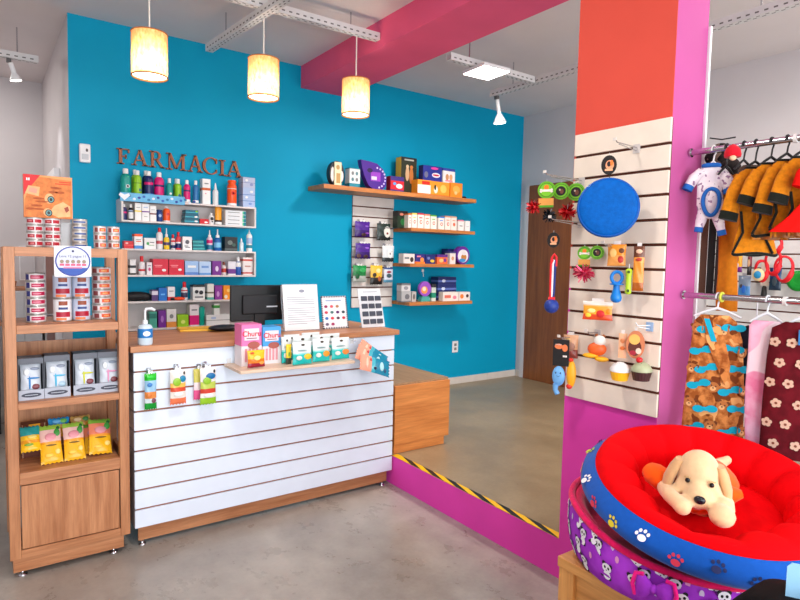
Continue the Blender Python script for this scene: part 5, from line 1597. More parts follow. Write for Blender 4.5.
m.tube([(-3 * k, -.0205, -10 * k), (-1.5 * k, -.0212, -11.2 * k), (.2 * k, -.0205, -10 * k)], .0009, 6)
m.build('face', t)
a = at_panel(571.5, 366, .07)
t = thing('hanging_toy_pack', 'yellow-orange latex toy with red ends beside the pale blue one', 'dog toy', a, TH)
MB().mat(paint((246, 170, 30), .4)).ell((0, 0, -9 * k), (5.2 * k, .014, 15 * k), 16, 12).build('latex_toy', t)
m = MB().mat(paint((226, 50, 30), .4)).ell((-1 * k, -.0, 6.5 * k), (3 * k, .01, 2.2 * k), 12, 8).ell((-1.6 * k, -.002, -22.5 * k), (3.4 * k, .01, 3 * k), 12, 8)
m.build('hanging_end', t)
# orange and white squeaky toy
a = at_panel(597, 349, .045)
k = pxm(.045)
t = thing('hanging_toy_pack', 'orange squeaky toy with white top and yellow foot, low on the panel', 'dog toy', a, TH)
MB().mat(paint((232, 96, 36), .4)).ell((0, 0, 0), (9.5 * k, .022, 7 * k), 20, 12).build('body', t)
m = MB().mat(paint((240, 232, 222), .4)).ell((2.5 * k, -.004, 9 * k), (6 * k, .017, 5.5 * k), 16, 10)
m.mat(paint((150, 80, 30), .4)).ell((-1 * k, .0, 14 * k), (1.8 * k, .006, 2 * k), 10, 6).ell((6 * k, .0, 13.5 * k), (1.8 * k, .006, 2 * k), 10, 6)
m.build('hanging_top', t)
MB().mat(paint((246, 176, 30), .4)).ell((-6 * k, -.004, -7 * k), (8 * k, .016, 2.6 * k), 14, 8).ell((5 * k, -.006, -10 * k), (7 * k, .016, 2.8 * k), 14, 8).build('foot', t)
# orange card and oval pack
ppack('hanging_pack', 'narrow pale orange card at the right of the lower panel', 'pack', 618, 626, 333.5, 358, .045, [(1, (238, 180, 140))], ((.5, .7, .3, .1, (226, 140, 90)), (.5, .4, .3, .08, (226, 120, 60))), d=.006)
a = at_panel(635.5, 344.5, .035)
k = pxm(.035)
m = MB().mat(paint((200, 120, 80), .4)).disc(0, 0, 8.4 * k, 13.5 * k, -.006, .006, 26)
m.mat(paint((90, 40, 24), .4)).disc(-.5 * k, -3 * k, 6 * k, 8 * k, -.007, -.006, 18)
m.mat(paint((236, 180, 90), .4)).disc(-1 * k, 5 * k, 5 * k, 5 * k, -.0076, -.006, 16)
m.mat(paint((230, 200, 180), .4)).disc(3 * k, -6 * k, 2.6 * k, 3 * k, -.008, -.006, 12)
m.mat(paint((160, 30, 50), .4)).disc(-2 * k, -8 * k, 3 * k, 2.4 * k, -.0082, -.006, 12)
m.mat(paint((210, 206, 202), .4)).box(-1 * k, 1 * k, -.001, .001, 13 * k, 17 * k)
tag(m.build('hanging_oval_pack', None, a, (0, 0, TH)), 'brown oval pack with a food picture beside the pale orange card', 'pack')


# cupcakes
def cupcake(label, px, py, off, cup, top, extra):
    a = at_panel(px, py, off)
    k = pxm(off)
    t = thing('cupcake_toy', label, 'dog toy', a, TH)
    n = 40
    rs = []
    for r, z in ((7.2, -8.5), (9.2, 0.0)):
        rs.append([((r * k * (1 + .03 * (j % 2))) * math.cos(2 * PI * j / n), (r * k * (1 + .03 * (j % 2))) * math.sin(2 * PI * j / n), z * k) for j in range(n)])
    MB().mat(paint(cup, .45)).rings(rs, False).build('cup', t)
    m = MB().mat(paint(top, .4)).lathe([(9.4 * k, .2 * k), (9.8 * k, 2 * k), (8.6 * k, 4.5 * k), (6.6 * k, 7 * k), (3 * k, 9.3 * k), (.4 * k, 9.8 * k)], n=24)
    rnd = random.Random(px)
    for i in range(10):
        an, q = rnd.uniform(PI, 2 * PI), rnd.uniform(.3, .9)
        m.mat(paint(extra[i % len(extra)], .4)).ell((8.6 * k * q * math.cos(an), 8.6 * k * q * math.sin(an), (2 + 7 * (1 - q * q)) * k), (1.1 * k, 1.1 * k, 1.1 * k), 8, 5)
    m.build('hanging_icing', t)
    return t, k


cupcake('yellow cupcake toy with white icing and dark sprinkles', 620, 371.5, .065, (246, 180, 20), (240, 238, 238), [(40, 70, 120), (60, 110, 80), (90, 40, 40)])
t, k = cupcake('dark brown cupcake toy with a red cherry, beside the yellow one', 641.5, 371.5, .042, (66, 36, 36), (170, 176, 140), [(70, 110, 70), (110, 70, 60)])
MB().mat(paint((206, 24, 34), .3)).ell((-2.4 * k, -.004, 11 * k), (3.2 * k, 3.2 * k, 3 * k), 14, 8).build('cherry', t)

# ------------------------------------------------------------ clothes rack
RX, RZ1, RZ2 = 2.425, 2.022, 1.428
t = thing('clothes_rail', 'chrome two-bar clothes rail fixed to the pink pillar, pet clothes hanging from it', 'clothes rail', (RX, 1.334, RZ1))
for dz in (0, RZ2 - RZ1):
    MB().mat(M_CHROME).cyl((0, -.004, dz), (0, -1.15, dz), .0125, n=18).build('rail', t)
    MB().mat(M_CHROME).cyl((0, -.0005, dz), (0, -.008, dz), .0185, n=22).build('flange', t)
    MB().mat(paint((226, 224, 222), .35)).cyl((0, -.388, dz), (0, -.4, dz), .0165, n=18).build('rail_joint', t)
MB().mat(M_CHROME).cyl((0, -1.165, ZP - RZ1 + .001), (0, -1.165, .05), .016, n=16).build('post', t)
MB().mat(M_CHROME).lathe([(.09, 0), (.09, .008), (.02, .02)], (0, -1.165, ZP - RZ1 + .0), 24).build('foot', t)


def hanger(label, y, zr, col, w, rz, drop=.07, group=None):
    """clothes hanger on the rail at y; local x is along its arms, the hook stays square to the rail"""
    t = thing('clothes_hanger', label, 'hanger', (RX, y, zr), rz, group)
    m = MB(Matrix.Rotation(-rz, 4, 'Z')).mat(paint(col, .35))
    r = .019
    pts = [(r * math.cos(q), 0, r * math.sin(q) - .0025) for q in [math.radians(v) for v in (190, 160, 130, 100, 70, 40, 10, -20)]] + [(.006, 0, -drop * .5), (0, 0, -drop)]
    m.tube(pts, .0034, 8)
    m.build('hook', t)
    m = MB().mat(paint(col, .35)).tube([(-w, 0, -drop - .036), (-w * .5, 0, -drop - .016), (0, 0, -drop), (w * .5, 0, -drop - .016), (w, 0, -drop - .036)], [.004, .005, .006, .005, .004], 8)
    m.build('arm', t)
    return t


def disc_on(m, p, n, up, rx, rz, off, k=12):
    """printed patch lying on a curved wall: p point, n outward normal, up direction along the wall"""
    t_ = up.cross(n).normalized()
    u_ = n.cross(t_).normalized()
    vs = [p + n * off + t_ * (rx * math.cos(2 * PI * j / k)) + u_ * (rz * math.sin(2 * PI * j / k)) for j in range(k)]
    m.add(vs, [tuple(range(k))])


def loft(m, rows, n=30, amp=.06, k=5, ph=0., smooth=True, cap0=True, cap1=True):
    """rows (z, cx, cy, half width, half depth) -> cloth tube with soft folds"""
    rs = []
    for i, (z, cx, cy, hw, hd) in enumerate(rows):
        f = i / max(1, len(rows) - 1)
        r = []
        for j in range(n):
            q = 2 * PI * j / n
            a = 1 + amp * f * math.sin(k * q + ph + 1.3 * f)
            r.append((cx + hw * math.cos(q) * a, cy + hd * math.sin(q) * (1 + 2.2 * amp * f * math.sin(k * q + ph + 2 * f)), z))
        rs.append(r)
    return m.rings(rs, smooth, cap0, cap1)


def pattern(name, base1, base2, blobs, scale=14, dots=None):
    """printed cloth: mottled ground and shapes of its own printed over it"""
    m, nt, b, tc = new_mat(name)
    o, h = mix_noise(nt, tc, rgba(base1), rgba(base2), scale * 2, 4, (1, 1, 1), .4, .6)
    prev = o
    for (sc, lo, c, st) in blobs:
        mp = nt.nodes.new('ShaderNodeMapping')
        mp.inputs['Scale'].default_value = st
        mp.inputs['Location'].default_value = (sc * .37, .2 * sc, .11 * sc)
        nt.links.new(tc.outputs['Object'], mp.inputs[0])
        n = nt.nodes.new('ShaderNodeTexNoise')
        n.inputs['Scale'].default_value = sc
        n.inputs['Detail'].default_value = .5
        nt.links.new(mp.outputs[0], n.inputs[0])
        r = nt.nodes.new('ShaderNodeValToRGB')
        r.color_ramp.elements[0].position = lo
        r.color_ramp.elements[1].position = lo + .015
        nt.links.new(n.outputs[0], r.inputs[0])
        mx = nt.nodes.new('ShaderNodeMixRGB')
        nt.links.new(r.outputs[0], mx.inputs[0])
        nt.links.new(prev, mx.inputs[1])
        mx.inputs[2].default_value = rgba(c)
        prev = mx.outputs[0]
    if dots:
        sc, rad, c = dots
        v = nt.nodes.new('ShaderNodeTexVoronoi')
        v.inputs['Scale'].default_value = sc
        nt.links.new(tc.outputs['Object'], v.inputs[0])
        lt = nt.nodes.new('ShaderNodeMath')
        lt.operation = 'LESS_THAN'
        lt.inputs[1].default_value = rad
        nt.links.new(v.outputs['Distance'], lt.inputs[0])
        mx = nt.nodes.new('ShaderNodeMixRGB')
        nt.links.new(lt.outputs[0], mx.inputs[0])
        nt.links.new(prev, mx.inputs[1])
        mx.inputs[2].default_value = rgba(c)
        prev = mx.outputs[0]
    nt.links.new(prev, b.inputs['Base Color'])
    b.inputs['Roughness'].default_value = .85
    b.inputs['Specular IOR Level'].default_value = .15
    return m


VD = math.radians(-61)      # facing the shop entrance
HB = (20, 18, 18)
def loft_at(rows, q, z, n_off=.0):
    """point and outward normal on the front of a loft (folds ignored)"""
    for a, b in zip(rows, rows[1:]):
        if a[0] >= z >= b[0]:
            f = (a[0] - z) / (a[0] - b[0])
            cx, cy, hw, hd = (a[i] * (1 - f) + b[i] * f for i in (1, 2, 3, 4))
            n = Vector((math.cos(q) / hw, math.sin(q) / hd, 0)).normalized()
            return Vector((cx + hw * math.cos(q), cy + hd * math.sin(q), z)), n
    return None, None


# white onesie with blue trim
y0 = 1.235
hanger('small white hanger carrying the white and blue pet onesie', y0, RZ1, (226, 224, 224), .022, VD, .045)
T_ON = thing('pet_onesie', 'white pet onesie with blue collar, cuffs and belly rim by the pillar', 'pet clothes', (RX - .006, y0 + .004, RZ1 - .066), VD)
T_ON.scale = (.93, .93, .95)
ONW = pattern('onesie_print', (222, 208, 218), (236, 226, 230), [(70, .63, (150, 120, 150), (1, 1, 1))], 10)
ONB = paint((20, 96, 180), .8)
m = MB().mat(ONW)
loft(m, [(.0, 0, 0, .026, .018), (-.015, 0, 0, .046, .02), (-.05, 0, 0, .053, .024), (-.11, .0, -.004, .05, .026), (-.165, .002, -.004, .05, .026), (-.205, .004, 0, .044, .024), (-.222, .004, 0, .026, .02)], amp=.07, k=4, cap0=False)
m.tube([(-.034, 0, -.024), (-.066, -.004, -.052), (-.084, -.008, -.082)], [.024, .025, .021], 14)
m.tube([(.034, 0, -.024), (.06, -.008, -.06), (.07, -.012, -.098)], [.024, .026, .022], 14)
m.tube([(-.02, 0, -.19), (-.03, -.006, -.235), (-.036, -.008, -.262)], [.025, .022, .017], 14)
m.tube([(.026, 0, -.19), (.042, -.006, -.24), (.052, -.008, -.275)], [.025, .021, .016], 14)
m.build('body', T_ON)
m = MB().mat(ONB).tube([(.03 * math.cos(2 * PI * j / 20), .021 * math.sin(2 * PI * j / 20), .002) for j in range(20)], .0095, 8, closed=True)
m.build('collar', T_ON)
for p, q in (((-.083, -.008, -.08), (-.092, -.011, -.1)), ((.07, -.012, -.096), (.073, -.014, -.118)), ((-.0355, -.008, -.26), (-.038, -.009, -.28)), ((.051, -.008, -.273), (.056, -.009, -.294))):
    MB().mat(ONB).cyl(p, q, .022 if p[2] > -.2 else .0178, n=14).build('cuff', T_ON)
bell = [(.006 + .032 * math.cos(2 * PI * j / 28) * (1 + .12 * math.sin(2 * PI * j / 28)), -.03 - .003 * math.sin(2 * PI * j / 28 * 2), -.155 + .056 * math.sin(2 * PI * j / 28)) for j in range(28)]
MB().mat(ONB).tube(bell, .0085, 8, closed=True).build('belly_rim', T_ON)
MB().mat(paint((206, 194, 208), .85)).ell((.006, -.024, -.155), (.028, .008, .05), 18, 10).build('belly_lining', T_ON)

MU = fabric((200, 118, 12), .2)
MUD = fabric((184, 104, 12))
TRK = fabric((22, 24, 18))


def pet_suit(label, y, rz, sc=1., long=.36, group='mustard pet suits', drop=.075, sl=(.135, .135), ph=0., flare=1.):
    """short-sleeved suit seen half from the side; sleeve lengths sl (left, right)"""
    t = thing('pet_suit', label, 'pet clothes', (RX, y, RZ1 - drop), rz, group)
    S = sc
    m = MB().mat(MU)
    loft(m, [(.004, 0, 0, .034, .012), (-.014, 0, 0, .06 * S, .013), (-.05, 0, 0, .066 * S, .014), (-.12, .004, 0, .054 * S, .014), (-.2, .01, 0, .056 * S, .013), (-.28, .014, 0, .066 * S * flare, .013), (-long, .018, 0, .072 * S * flare, .012)], amp=.06, k=4, ph=ph, cap0=False)
    m.build('body', t)
    for s, l in ((-1, sl[0]), (1, sl[1])):
        p0, p1, p2 = (s * .046 * S, -.002, -.03), (s * .074 * S, -.004, -.03 - (l - .03) * .45), (s * .09 * S, -.006, -l)
        a_ = MB().mat(MU).tube([p0, p1, p2], [.028, .031, .034], 16, flat=.42, up=(0, 1, 0)).build('sleeve', t)
        d = Vector(p2) - Vector(p1)
        e = Vector(p2) + d.normalized() * .032
        MB().mat(TRK).tube([p2, e], [.0355, .037], 16, flat=.42, up=(0, 1, 0)).build('cuff', a_)
    MB().mat(TRK).tube([(.036 * math.cos(2 * PI * j / 18), .013 * math.sin(2 * PI * j / 18), .004) for j in range(18)], .0045, 8, closed=True).build('collar', t)
    MB().mat(TRK).tube([(.018 + .073 * S * flare * math.cos(2 * PI * j / 24), .0125 * math.sin(2 * PI * j / 24), -long + .004 * math.sin(2 * PI * j / 8)) for j in range(24)], .006, 8, closed=True).build('hem', t)
    m = MB().mat(TRK).tube([(-.05 * S, -.013, -long * .5), (-.04 * S, -.0165, -long * .75), (-.064 * S * flare, -.014, -long + .004)], .005, 8)
    m.build('side_binding', t)
    m = MB().mat(TRK).tube([(.06 * S, -.011, -long * .5), (.045 * S, -.0155, -long * .8), (.07 * S * flare, -.013, -long + .004)], .005, 8)
    m.build('side_binding', t)
    return t


RZ_M = math.radians(-38)
hanger('black hanger carrying the grey-brown pet vest', 1.118, RZ1, HB, .034, RZ_M, .055)
# dark vest behind
t = thing('pet_vest', 'grey-brown pet vest hanging beside the white onesie', 'pet clothes', (RX + .07, 1.118, RZ1 - .072), RZ_M)
m = MB().mat(fabric((92, 74, 64)))
loft(m, [(.004, 0, 0, .034, .012), (-.014, 0, 0, .052, .014), (-.06, 0, 0, .054, .015), (-.13, 0, 0, .048, .014), (-.17, 0, 0, .03, .012)], amp=.05, cap0=False)
m.build('body', t)
MB().mat(TRK).tube([(.042, -.012, -.02), (.05, -.014, -.08), (.03, -.012, -.16)], .008, 8).build('binding', t)
# dark cap heap by the bracket
t = thing('pet_hat', 'dark patterned pet cap hanging at the pillar end of the upper rail, behind the onesie', 'pet clothes', (RX + .11, 1.262, RZ1 - .05), VD)
m = MB().mat(pattern('dark_print', (22, 20, 22), (44, 38, 36), [(30, .6, (120, 104, 90), (1, 1, 1))], 10)).ell((0, 0, .05), (.045, .04, .045), 18, 12).ell((.03, .0, -.02), (.05, .035, .06), 18, 12).ell((-.03, .0, .035), (.03, .03, .03), 14, 8)
m.build('crown', t)
MB().mat(paint((30, 28, 30), .5)).tube([(-.045, -.02, .115), (0, -.024, .105), (.05, -.02, .112)], .003, 6).build('hang_wire', t)
# long mustard trousers behind the vest
hanger('black hanger carrying the long mustard pet suit', 1.183, RZ1, HB, .03, RZ_M, .07, 'black hangers')
t = thing('pet_suit', 'long plain mustard pet suit reaching down to the lower rail, behind the vest', 'pet clothes', (RX + .085, P(729, 220, 'X', RX + .085).y, RZ1 - .1), VD)
m = MB().mat(MUD)
loft(m, [(.004, 0, .0, .024, .018), (-.02, 0, 0, .045, .022), (-.12, 0, 0, .042, .022), (-.26, .002, 0, .034, .02), (-.4, .006, 0, .034, .018), (-.5, .008, 0, .038, .016), (-.555, .01, 0, .036, .014)], amp=.1, k=4)
m.build('body', t)
MB().mat(TRK).tube([(-.03, -.018, -.02), (-.034, -.02, -.14), (-.036, -.018, -.22)], .006, 8).build('binding', t)
# leashes
for i, (dx, c, lab) in enumerate(((-.045, (96, 52, 30), 'brown leather leash strap hanging below the white onesie'), (-.005, (20, 18, 18), 'black leash strap beside the brown one below the onesie'), (0, (34, 28, 26), 'dark leash strap next to the long mustard suit, third from the pillar'))):
    a = P(703 + 8 * i, 262, 'X', RX + .16)
    m = MB().mat(paint(c, .5)).box(-.0145, .0145, -.002, .002, -.16, .19)
    m.mat(M_CHROME).tube([(.012 * math.cos(2 * PI * j / 14), 0, .2 + .012 * math.sin(2 * PI * j / 14)) for j in range(14)], .0025, 6, closed=True)
    tag(m.build('hanging_leash', None, a, (0, 0, VD)), lab, 'leash')

for i, (y, lab) in enumerate(((1.075, 'front mustard pet suit with black cuffs and a black-edged tail, nearest the vest'), (1.02, 'second mustard pet suit with black cuffs along the upper rail'), (.967, 'third mustard pet suit with black cuffs along the upper rail'), (.915, 'last mustard pet suit before the red dress on the upper rail'))):
    hanger('black hanger over the upper rail, ' + ('first', 'second', 'third', 'last')[i] + ' of the row carrying the mustard suits', y, RZ1, HB, .045, RZ_M, (.066, .056, .05, .046)[i], 'black hangers')
    pet_suit(lab, y, RZ_M, (.98, .86, .84, .84)[i], (.325, .265, .25, .24)[i], drop=(.096, .086, .08, .076)[i], sl=((.165, .1), (.12, .15), (.16, .11), (.13, .12))[i], ph=i * 1.3, flare=(1.15, 1.1, 1, 1)[i])
# red dress
hanger('black hanger carrying the red pet dress at the right end of the upper rail', .835, RZ1, HB, .034, RZ_M, .06, 'black hangers')
t = thing('pet_dress', 'bright red ruffled pet dress at the right end of the upper rail', 'pet clothes', (RX, .835, RZ1 - .09), RZ_M)
RDF = paint((216, 18, 14), .85, 0, .1, 50, .25, 300, .08)
m = MB().mat(RDF)
loft(m, [(.004, 0, 0, .036, .014), (-.015, 0, 0, .066, .017), (-.07, 0, 0, .07, .019), (-.13, 0, 0, .064, .018), (-.2, -.02, 0, .1, .02), (-.255, -.04, 0, .14, .021)], amp=.07, k=6, cap0=False)
m.build('body', t)
for s_ in (-1, 1):
    MB().mat(RDF).tube([(s_ * .05, 0, -.02), (s_ * .074, -.004, -.055), (s_ * .086, -.006, -.1)], [.028, .036, .036], 14, flat=.5, up=(0, 1, 0)).build('sleeve', t)
    MB().mat(RDF).tube([(s_ * .036, -.016, .008), (s_ * .034, -.024, -.07), (s_ * .014, -.026, -.12)], .01, 8).build('frill', t)
# red pompom hat
t = thing('pet_hat', 'small red knitted pet hat between the vest and the mustard suits on the rail', 'pet clothes', (RX - .085, 1.12, RZ1 - .045), VD)
MB().mat(fabric((206, 20, 40))).lathe([(.028, -.01), (.03, 0), (.026, .02), (.014, .034), (.002, .04)], n=18).build('crown', t)
MB().mat(fabric((232, 196, 160))).ell((0, -.024, -.016), (.012, .01, .01), 12, 8).build('pompom', t)

# --- lower rail
hanger('white plastic hanger carrying the teddy-print pet dress on the lower rail', 1.185, RZ2, (220, 220, 224), .085, VD, .045, 'white hangers')
t = thing('pet_dress', 'sleeveless tan pet dress printed with teddy bears and turquoise bows', 'pet clothes', (RX - .004, 1.18, RZ2 - .078), VD)
TED = pattern('teddy_print', (156, 84, 36), (214, 136, 72), [(30, .6, (120, 60, 26), (1, 1, 1)), (24, .62, (232, 168, 104), (1, 1, 1))], 18)
m = MB().mat(TED)
rows = [(.004, -.01, 0, .05, .016), (-.02, -.008, 0, .076, .018), (-.09, 0, 0, .09, .024), (-.2, 0, 0, .1, .028), (-.33, 0, 0, .108, .03), (-.49, -.002, 0, .113, .03)]
loft(m, rows, amp=.03, k=5, cap0=False)
rnd = random.Random(11)
BW, BR, BRL, BRD, BKK = paint((0, 164, 194), .85), paint((186, 112, 56), .85), paint((232, 176, 118), .85), paint((112, 58, 26), .85), paint((30, 18, 14), .6)
for r_ in range(6):
    for c_ in range(4):
        z = -.05 - .08 * r_ + rnd.uniform(-.012, .012)
        q = -PI / 2 + (c_ - 1.5) * .62 + (.3 if r_ % 2 else 0) + rnd.uniform(-.06, .06)
        p, n = loft_at(rows, q, z)
        up, tn = Vector((0, 0, 1)), Vector((0, 0, 1)).cross(n).normalized()
        a = rnd.uniform(-.35, .35)
        L_ = lambda x, y: p + tn * (x * math.cos(a) - y * math.sin(a)) + up * (x * math.sin(a) + y * math.cos(a))
        if (r_ + c_) % 2:
            m.mat(BW)
            for s_ in (-1, 1):
                disc_on(m, L_(s_ * .024, .003 * s_), n, up, .022, .015, .0035, 12)
            disc_on(m, L_(0, 0), n, up, .016, .009, .0038, 10)
        else:
            m.mat(BRD)
            for s_ in (-1, 1):
                disc_on(m, L_(s_ * .016, .017), n, up, .008, .008, .0032, 10)
            m.mat(BR)
            disc_on(m, L_(0, 0), n, up, .022, .021, .0036, 16)
            m.mat(BRL)
            disc_on(m, L_(0, -.006), n, up, .011, .009, .0041, 12)
            m.mat(BKK)
            disc_on(m, L_(0, -.003), n, up, .0035, .0028, .0046, 8)
            for s_ in (-1, 1):
                disc_on(m, L_(s_ * .008, .006), n, up, .0026, .003, .0042, 8)
m.build('body', t)
m = MB().mat(TED).rings([[(-.052, -.02, .0), (-.004, -.021, -.0)], [(-.036, -.033, -.1), (.03, -.034, -.1)], [(.004, -.038, -.2), (.052, -.037, -.19)], [(.034, -.039, -.27), (.046, -.038, -.268)]], True, False, False, closed=False)
m.mat(BW).rings([[(-.05, -.0225, -.01), (-.03, -.0235, -.01)], [(-.02, -.0365, -.1), (.0, -.0365, -.1)]], True, False, False, closed=False)
m.build('lapel', t)
hanger('white plastic hanger carrying the pink tie-dye pet shirt on the lower rail', 1.0, RZ2, (214, 216, 222), .055, VD, .05, 'white hangers')
t = thing('pet_shirt', 'pink and white tie-dye pet shirt on the lower rail, right of the teddy-print dress', 'pet clothes', (RX - .004, .998, RZ2 - .084), VD)
TIE = pattern('tie_dye', (236, 130, 170), (246, 190, 214), [(7, .56, (250, 226, 236), (1, 1, 1))], 5)
m = MB().mat(TIE)
loft(m, [(.004, 0, 0, .042, .014), (-.014, 0, 0, .056, .016), (-.12, -.004, 0, .05, .018), (-.26, -.006, 0, .05, .018), (-.4, -.004, 0, .046, .018), (-.5, 0, 0, .04, .016)], amp=.07, k=4, cap0=False)
m.build('body', t)
MB().mat(TIE).tube([(.03, -.004, -.02), (.075, -.012, -.03), (.085, -.016, -.12)], [.018, .022, .02], 12, flat=.5, up=(0, 1, 0)).build('sleeve', t)
hanger('white plastic hanger carrying the dark red pet blanket coat on the lower rail', .875, RZ2, (214, 216, 222), .055, VD, .05, 'white hangers')
t = thing('pet_coat', 'dark red pet coat with pale flower prints at the right end of the lower rail', 'pet clothes', (RX - .002, .872, RZ2 - .078), VD)
RC = pattern('dark_red_cloth', (84, 10, 20), (104, 16, 28), [], 12)
m = MB().mat(RC)
rows = [(.004, 0, 0, .06, .018), (-.02, 0, 0, .1, .022), (-.12, 0, 0, .112, .026), (-.3, 0, 0, .118, .028), (-.5, 0, 0, .12, .028)]
loft(m, rows, amp=.03, k=5, cap0=False)
PT, PTC = paint((206, 170, 146), .85), paint((120, 60, 40), .85)
for r_ in range(6):
    for c_ in range(4):
        z = -.07 - .075 * r_
        p, n = loft_at(rows, -PI / 2 + (c_ - 1.6) * .62 + (.3 if r_ % 2 else 0), z)
        up, tn = Vector((0, 0, 1)), Vector((0, 0, 1)).cross(n).normalized()
        m.mat(PT)
        for k_ in range(5):
            a = 2 * PI * k_ / 5 + r_
            disc_on(m, p + tn * .0105 * math.cos(a) + up * .0105 * math.sin(a), n, up, .008, .0075, .0035 + .0002 * k_, 10)
        m.mat(PTC)
        disc_on(m, p, n, up, .005, .005, .005, 8)
m.build('body', t)
m = MB().mat(paint((30, 110, 170), .5)).box(-.022, .022, -.037, -.0345, -.075, -.02)
m.mat(paint((150, 200, 226), .5)).box(-.014, .014, -.0378, -.037, -.062, -.036)
m.build('hang_tag', t)
# dark navy t-shirt shape behind
t = thing('pet_shirt', 'dark navy pet shirt hanging behind the teddy-print dress and the pink shirt', 'pet clothes', (RX + .15, 1.1, RZ2 - .12), VD)
m = MB().mat(fabric((30, 30, 44)))
loft(m, [(.004, 0, 0, .03, .016), (-.014, 0, 0, .07, .02), (-.1, 0, 0, .06, .022), (-.2, 0, 0, .055, .02), (-.32, 0, 0, .05, .018)], amp=.05)
m.build('body', t)
MB().mat(paint((200, 200, 206), .4)).tube([(0, 0, .002), (.0, 0, .1), (-.045, .0, .118)], .003, 6).build('hang_hook', t)
t = tag(MB().mat(paint((206, 210, 70), .4)).tube([(.0165 * math.cos(2 * PI * j / 20), 0, .0165 * math.sin(2 * PI * j / 20)) for j in range(20)], .005, 8, closed=True).build('size_ring', None, (RX, 1.17, RZ2), (0, 0, 0)), 'yellow-green size ring on the lower clothes rail', 'ring')

# -------------------------------------------- slatted wall at the far right
slat_panel('slatted_panel', 'white slatted panel on the right wall behind the hanging pet clothes', 1.6, .75, 2.0, 11, paint((212, 208, 206), .4), (XR - .001, 2.62), -PI / 2)
XP = XR - .02


def rpack(name, label, cat, xl, xr, ytp, yb, off, cols, spots=(), d=.03):
    a, b = P(xl, yb, 'X', XP - off), P(xr, ytp, 'X', XP - off)
    w, h = (a.y - b.y) * .9, b.z - a.z
    t = thing(name, label, cat, (XP - off, (a.y + b.y) / 2, a.z), -PI / 2)
    pouch('bag', None, None, w, h, d, (0, 0, 0), (0, 0, 0), cols, spots, parent=t, zig=False)
    MB().mat(paint((190, 190, 196), .4)).box(-.02, .02, -.001, .001, h - .004, h + .02).tube([(0, 0, h + .01), (0, off - .001, h + .014)], .003, 6).build('hang_tab', t)
    return t


rpack('hanging_pack', 'yellow and purple pack on the far slatted panel, above the clear blue one', 'pack', 731, 744, 250, 272, .2, [(.22, (120, 30, 120)), (1, (246, 176, 40))], ((.5, .6, .2, .2, (150, 60, 40)), (.6, .3, .14, .12, (230, 200, 200)), (.4, .14, .16, .06, (220, 200, 230))))
rpack('hanging_pack', 'maroon and black pack beside the yellow one on the far slatted panel', 'pack', 746.5, 753, 251, 275, .24, [(.35, (50, 44, 46)), (1, (120, 26, 40))], ((.5, .5, .3, .16, (206, 160, 120)),))
rpack('hanging_pack', 'clear pack with blue toys low on the far slatted panel', 'pack', 737, 752, 276, 296, .16, [(.5, (70, 130, 190)), (1, (126, 140, 160))], ((.5, .35, .18, .2, (40, 100, 190)), (.3, .5, .12, .1, (70, 60, 60))))
rpack('hanging_pack', 'dark blue pack behind the red harness on the far slatted panel', 'pack', 768, 783, 268, 290, .1, [(.5, (40, 60, 80)), (1, (24, 60, 110))], ((.5, .4, .2, .2, (70, 90, 100)),))
# red harness
a = P(773, 262, 'X', XP - .25)
t = thing('hanging_harness', 'red pet harness of looped straps on the far slatted panel', 'harness', a, -PI / 2)
HRM = paint((214, 20, 36), .5)
s = .0085
for (cx, cz, rx, rz_) in ((0, .0, 6, 11), (9, -6, 7, 11), (-9, -8, 5, 9), (2, 15, 4, 6)):
    MB().mat(HRM).tube([(s * (cx + rx * math.cos(2 * PI * j / 22)), .0 + .012 * math.sin(2 * PI * j / 11), s * (cz + rz_ * math.sin(2 * PI * j / 22))) for j in range(22)], .019, 8, closed=True, flat=.5).build('strap', t)
MB().mat(paint((226, 200, 150), .5)).ell((-.085, -.03, -.1), (.045, .02, .05), 16, 10).build('hang_badge', t)
MB().mat(paint((30, 130, 180), .4)).ell((-.085, -.045, -.1), (.028, .012, .03), 14, 8).build('badge_centre', t)
a = P(798, 281, 'X', XP - .1)
t = thing('hanging_toy', 'round green toy disc at the right end of the far slatted panel', 'toy', a, -PI / 2)
MB(Matrix.Rotation(PI / 2, 4, 'X')).mat(paint((20, 150, 50), .4)).lathe([(.02, .012), (.05, .016), (.075, .01), (.08, 0), (.07, -.01), (.02, -.008)], n=28).build('disc', t)
MB().mat(M_CHROME).tube([(0, .01, .07), (0, .095, .08)], .003, 6).build('hang_hook', t)
a = P(764, 292, 'X', XP - .06)
tag(MB().mat(paint((30, 26, 24), .5)).lathe([(.018, 0), (.022, .02), (.016, .09), (.006, .1)], n=14).mat(paint((226, 206, 190), .5)).box(-.03, .03, -.004, .004, .1, .3).build('hanging_brush', None, (a.x, a.y, a.z - .05), (0, 0, -PI / 2)), 'black-ended grooming brush on a pale card on the far slatted panel', 'brush')

# ------------------------------------------------------ pine table and beds
TX0, TX1, TY0, TY1, TZT = 1.585, 2.255, .42, 1.262, .55
t = thing('pine_table', 'low pine display table in the right foreground carrying the stacked pet beds', 'table', (TX0, TY0, 0))
w, d = TX1 - TX0, TY1 - TY0
MB().mat(M_PINE).box(0, w, 0, d, TZT - .035, TZT).build('table_top', t, bevel=.002)
for x in (.004, w - .064):
    for y in (.004, d - .064):
        MB().mat(M_PINEZ).box(x, x + .06, y, y + .06, .001, TZT - .0355).build('leg', t, bevel=.002)
MB().mat(M_PINE).box(.022, .04, .0645, d - .0645, .12, TZT - .036).build('side_panel', t)
MB().mat(wood((196, 130, 66), (222, 160, 92), 'X', 5)).box(.0645, w - .0645, d - .04, d - .022, .12, TZT - .036).build('back_panel', t)
MB().mat(M_PINE).box(.042, w - .01, .0645, d - .06, .14, .16).build('lower_board', t)

PURM = pattern('purple_print', (150, 44, 184), (166, 58, 200), [], 8)


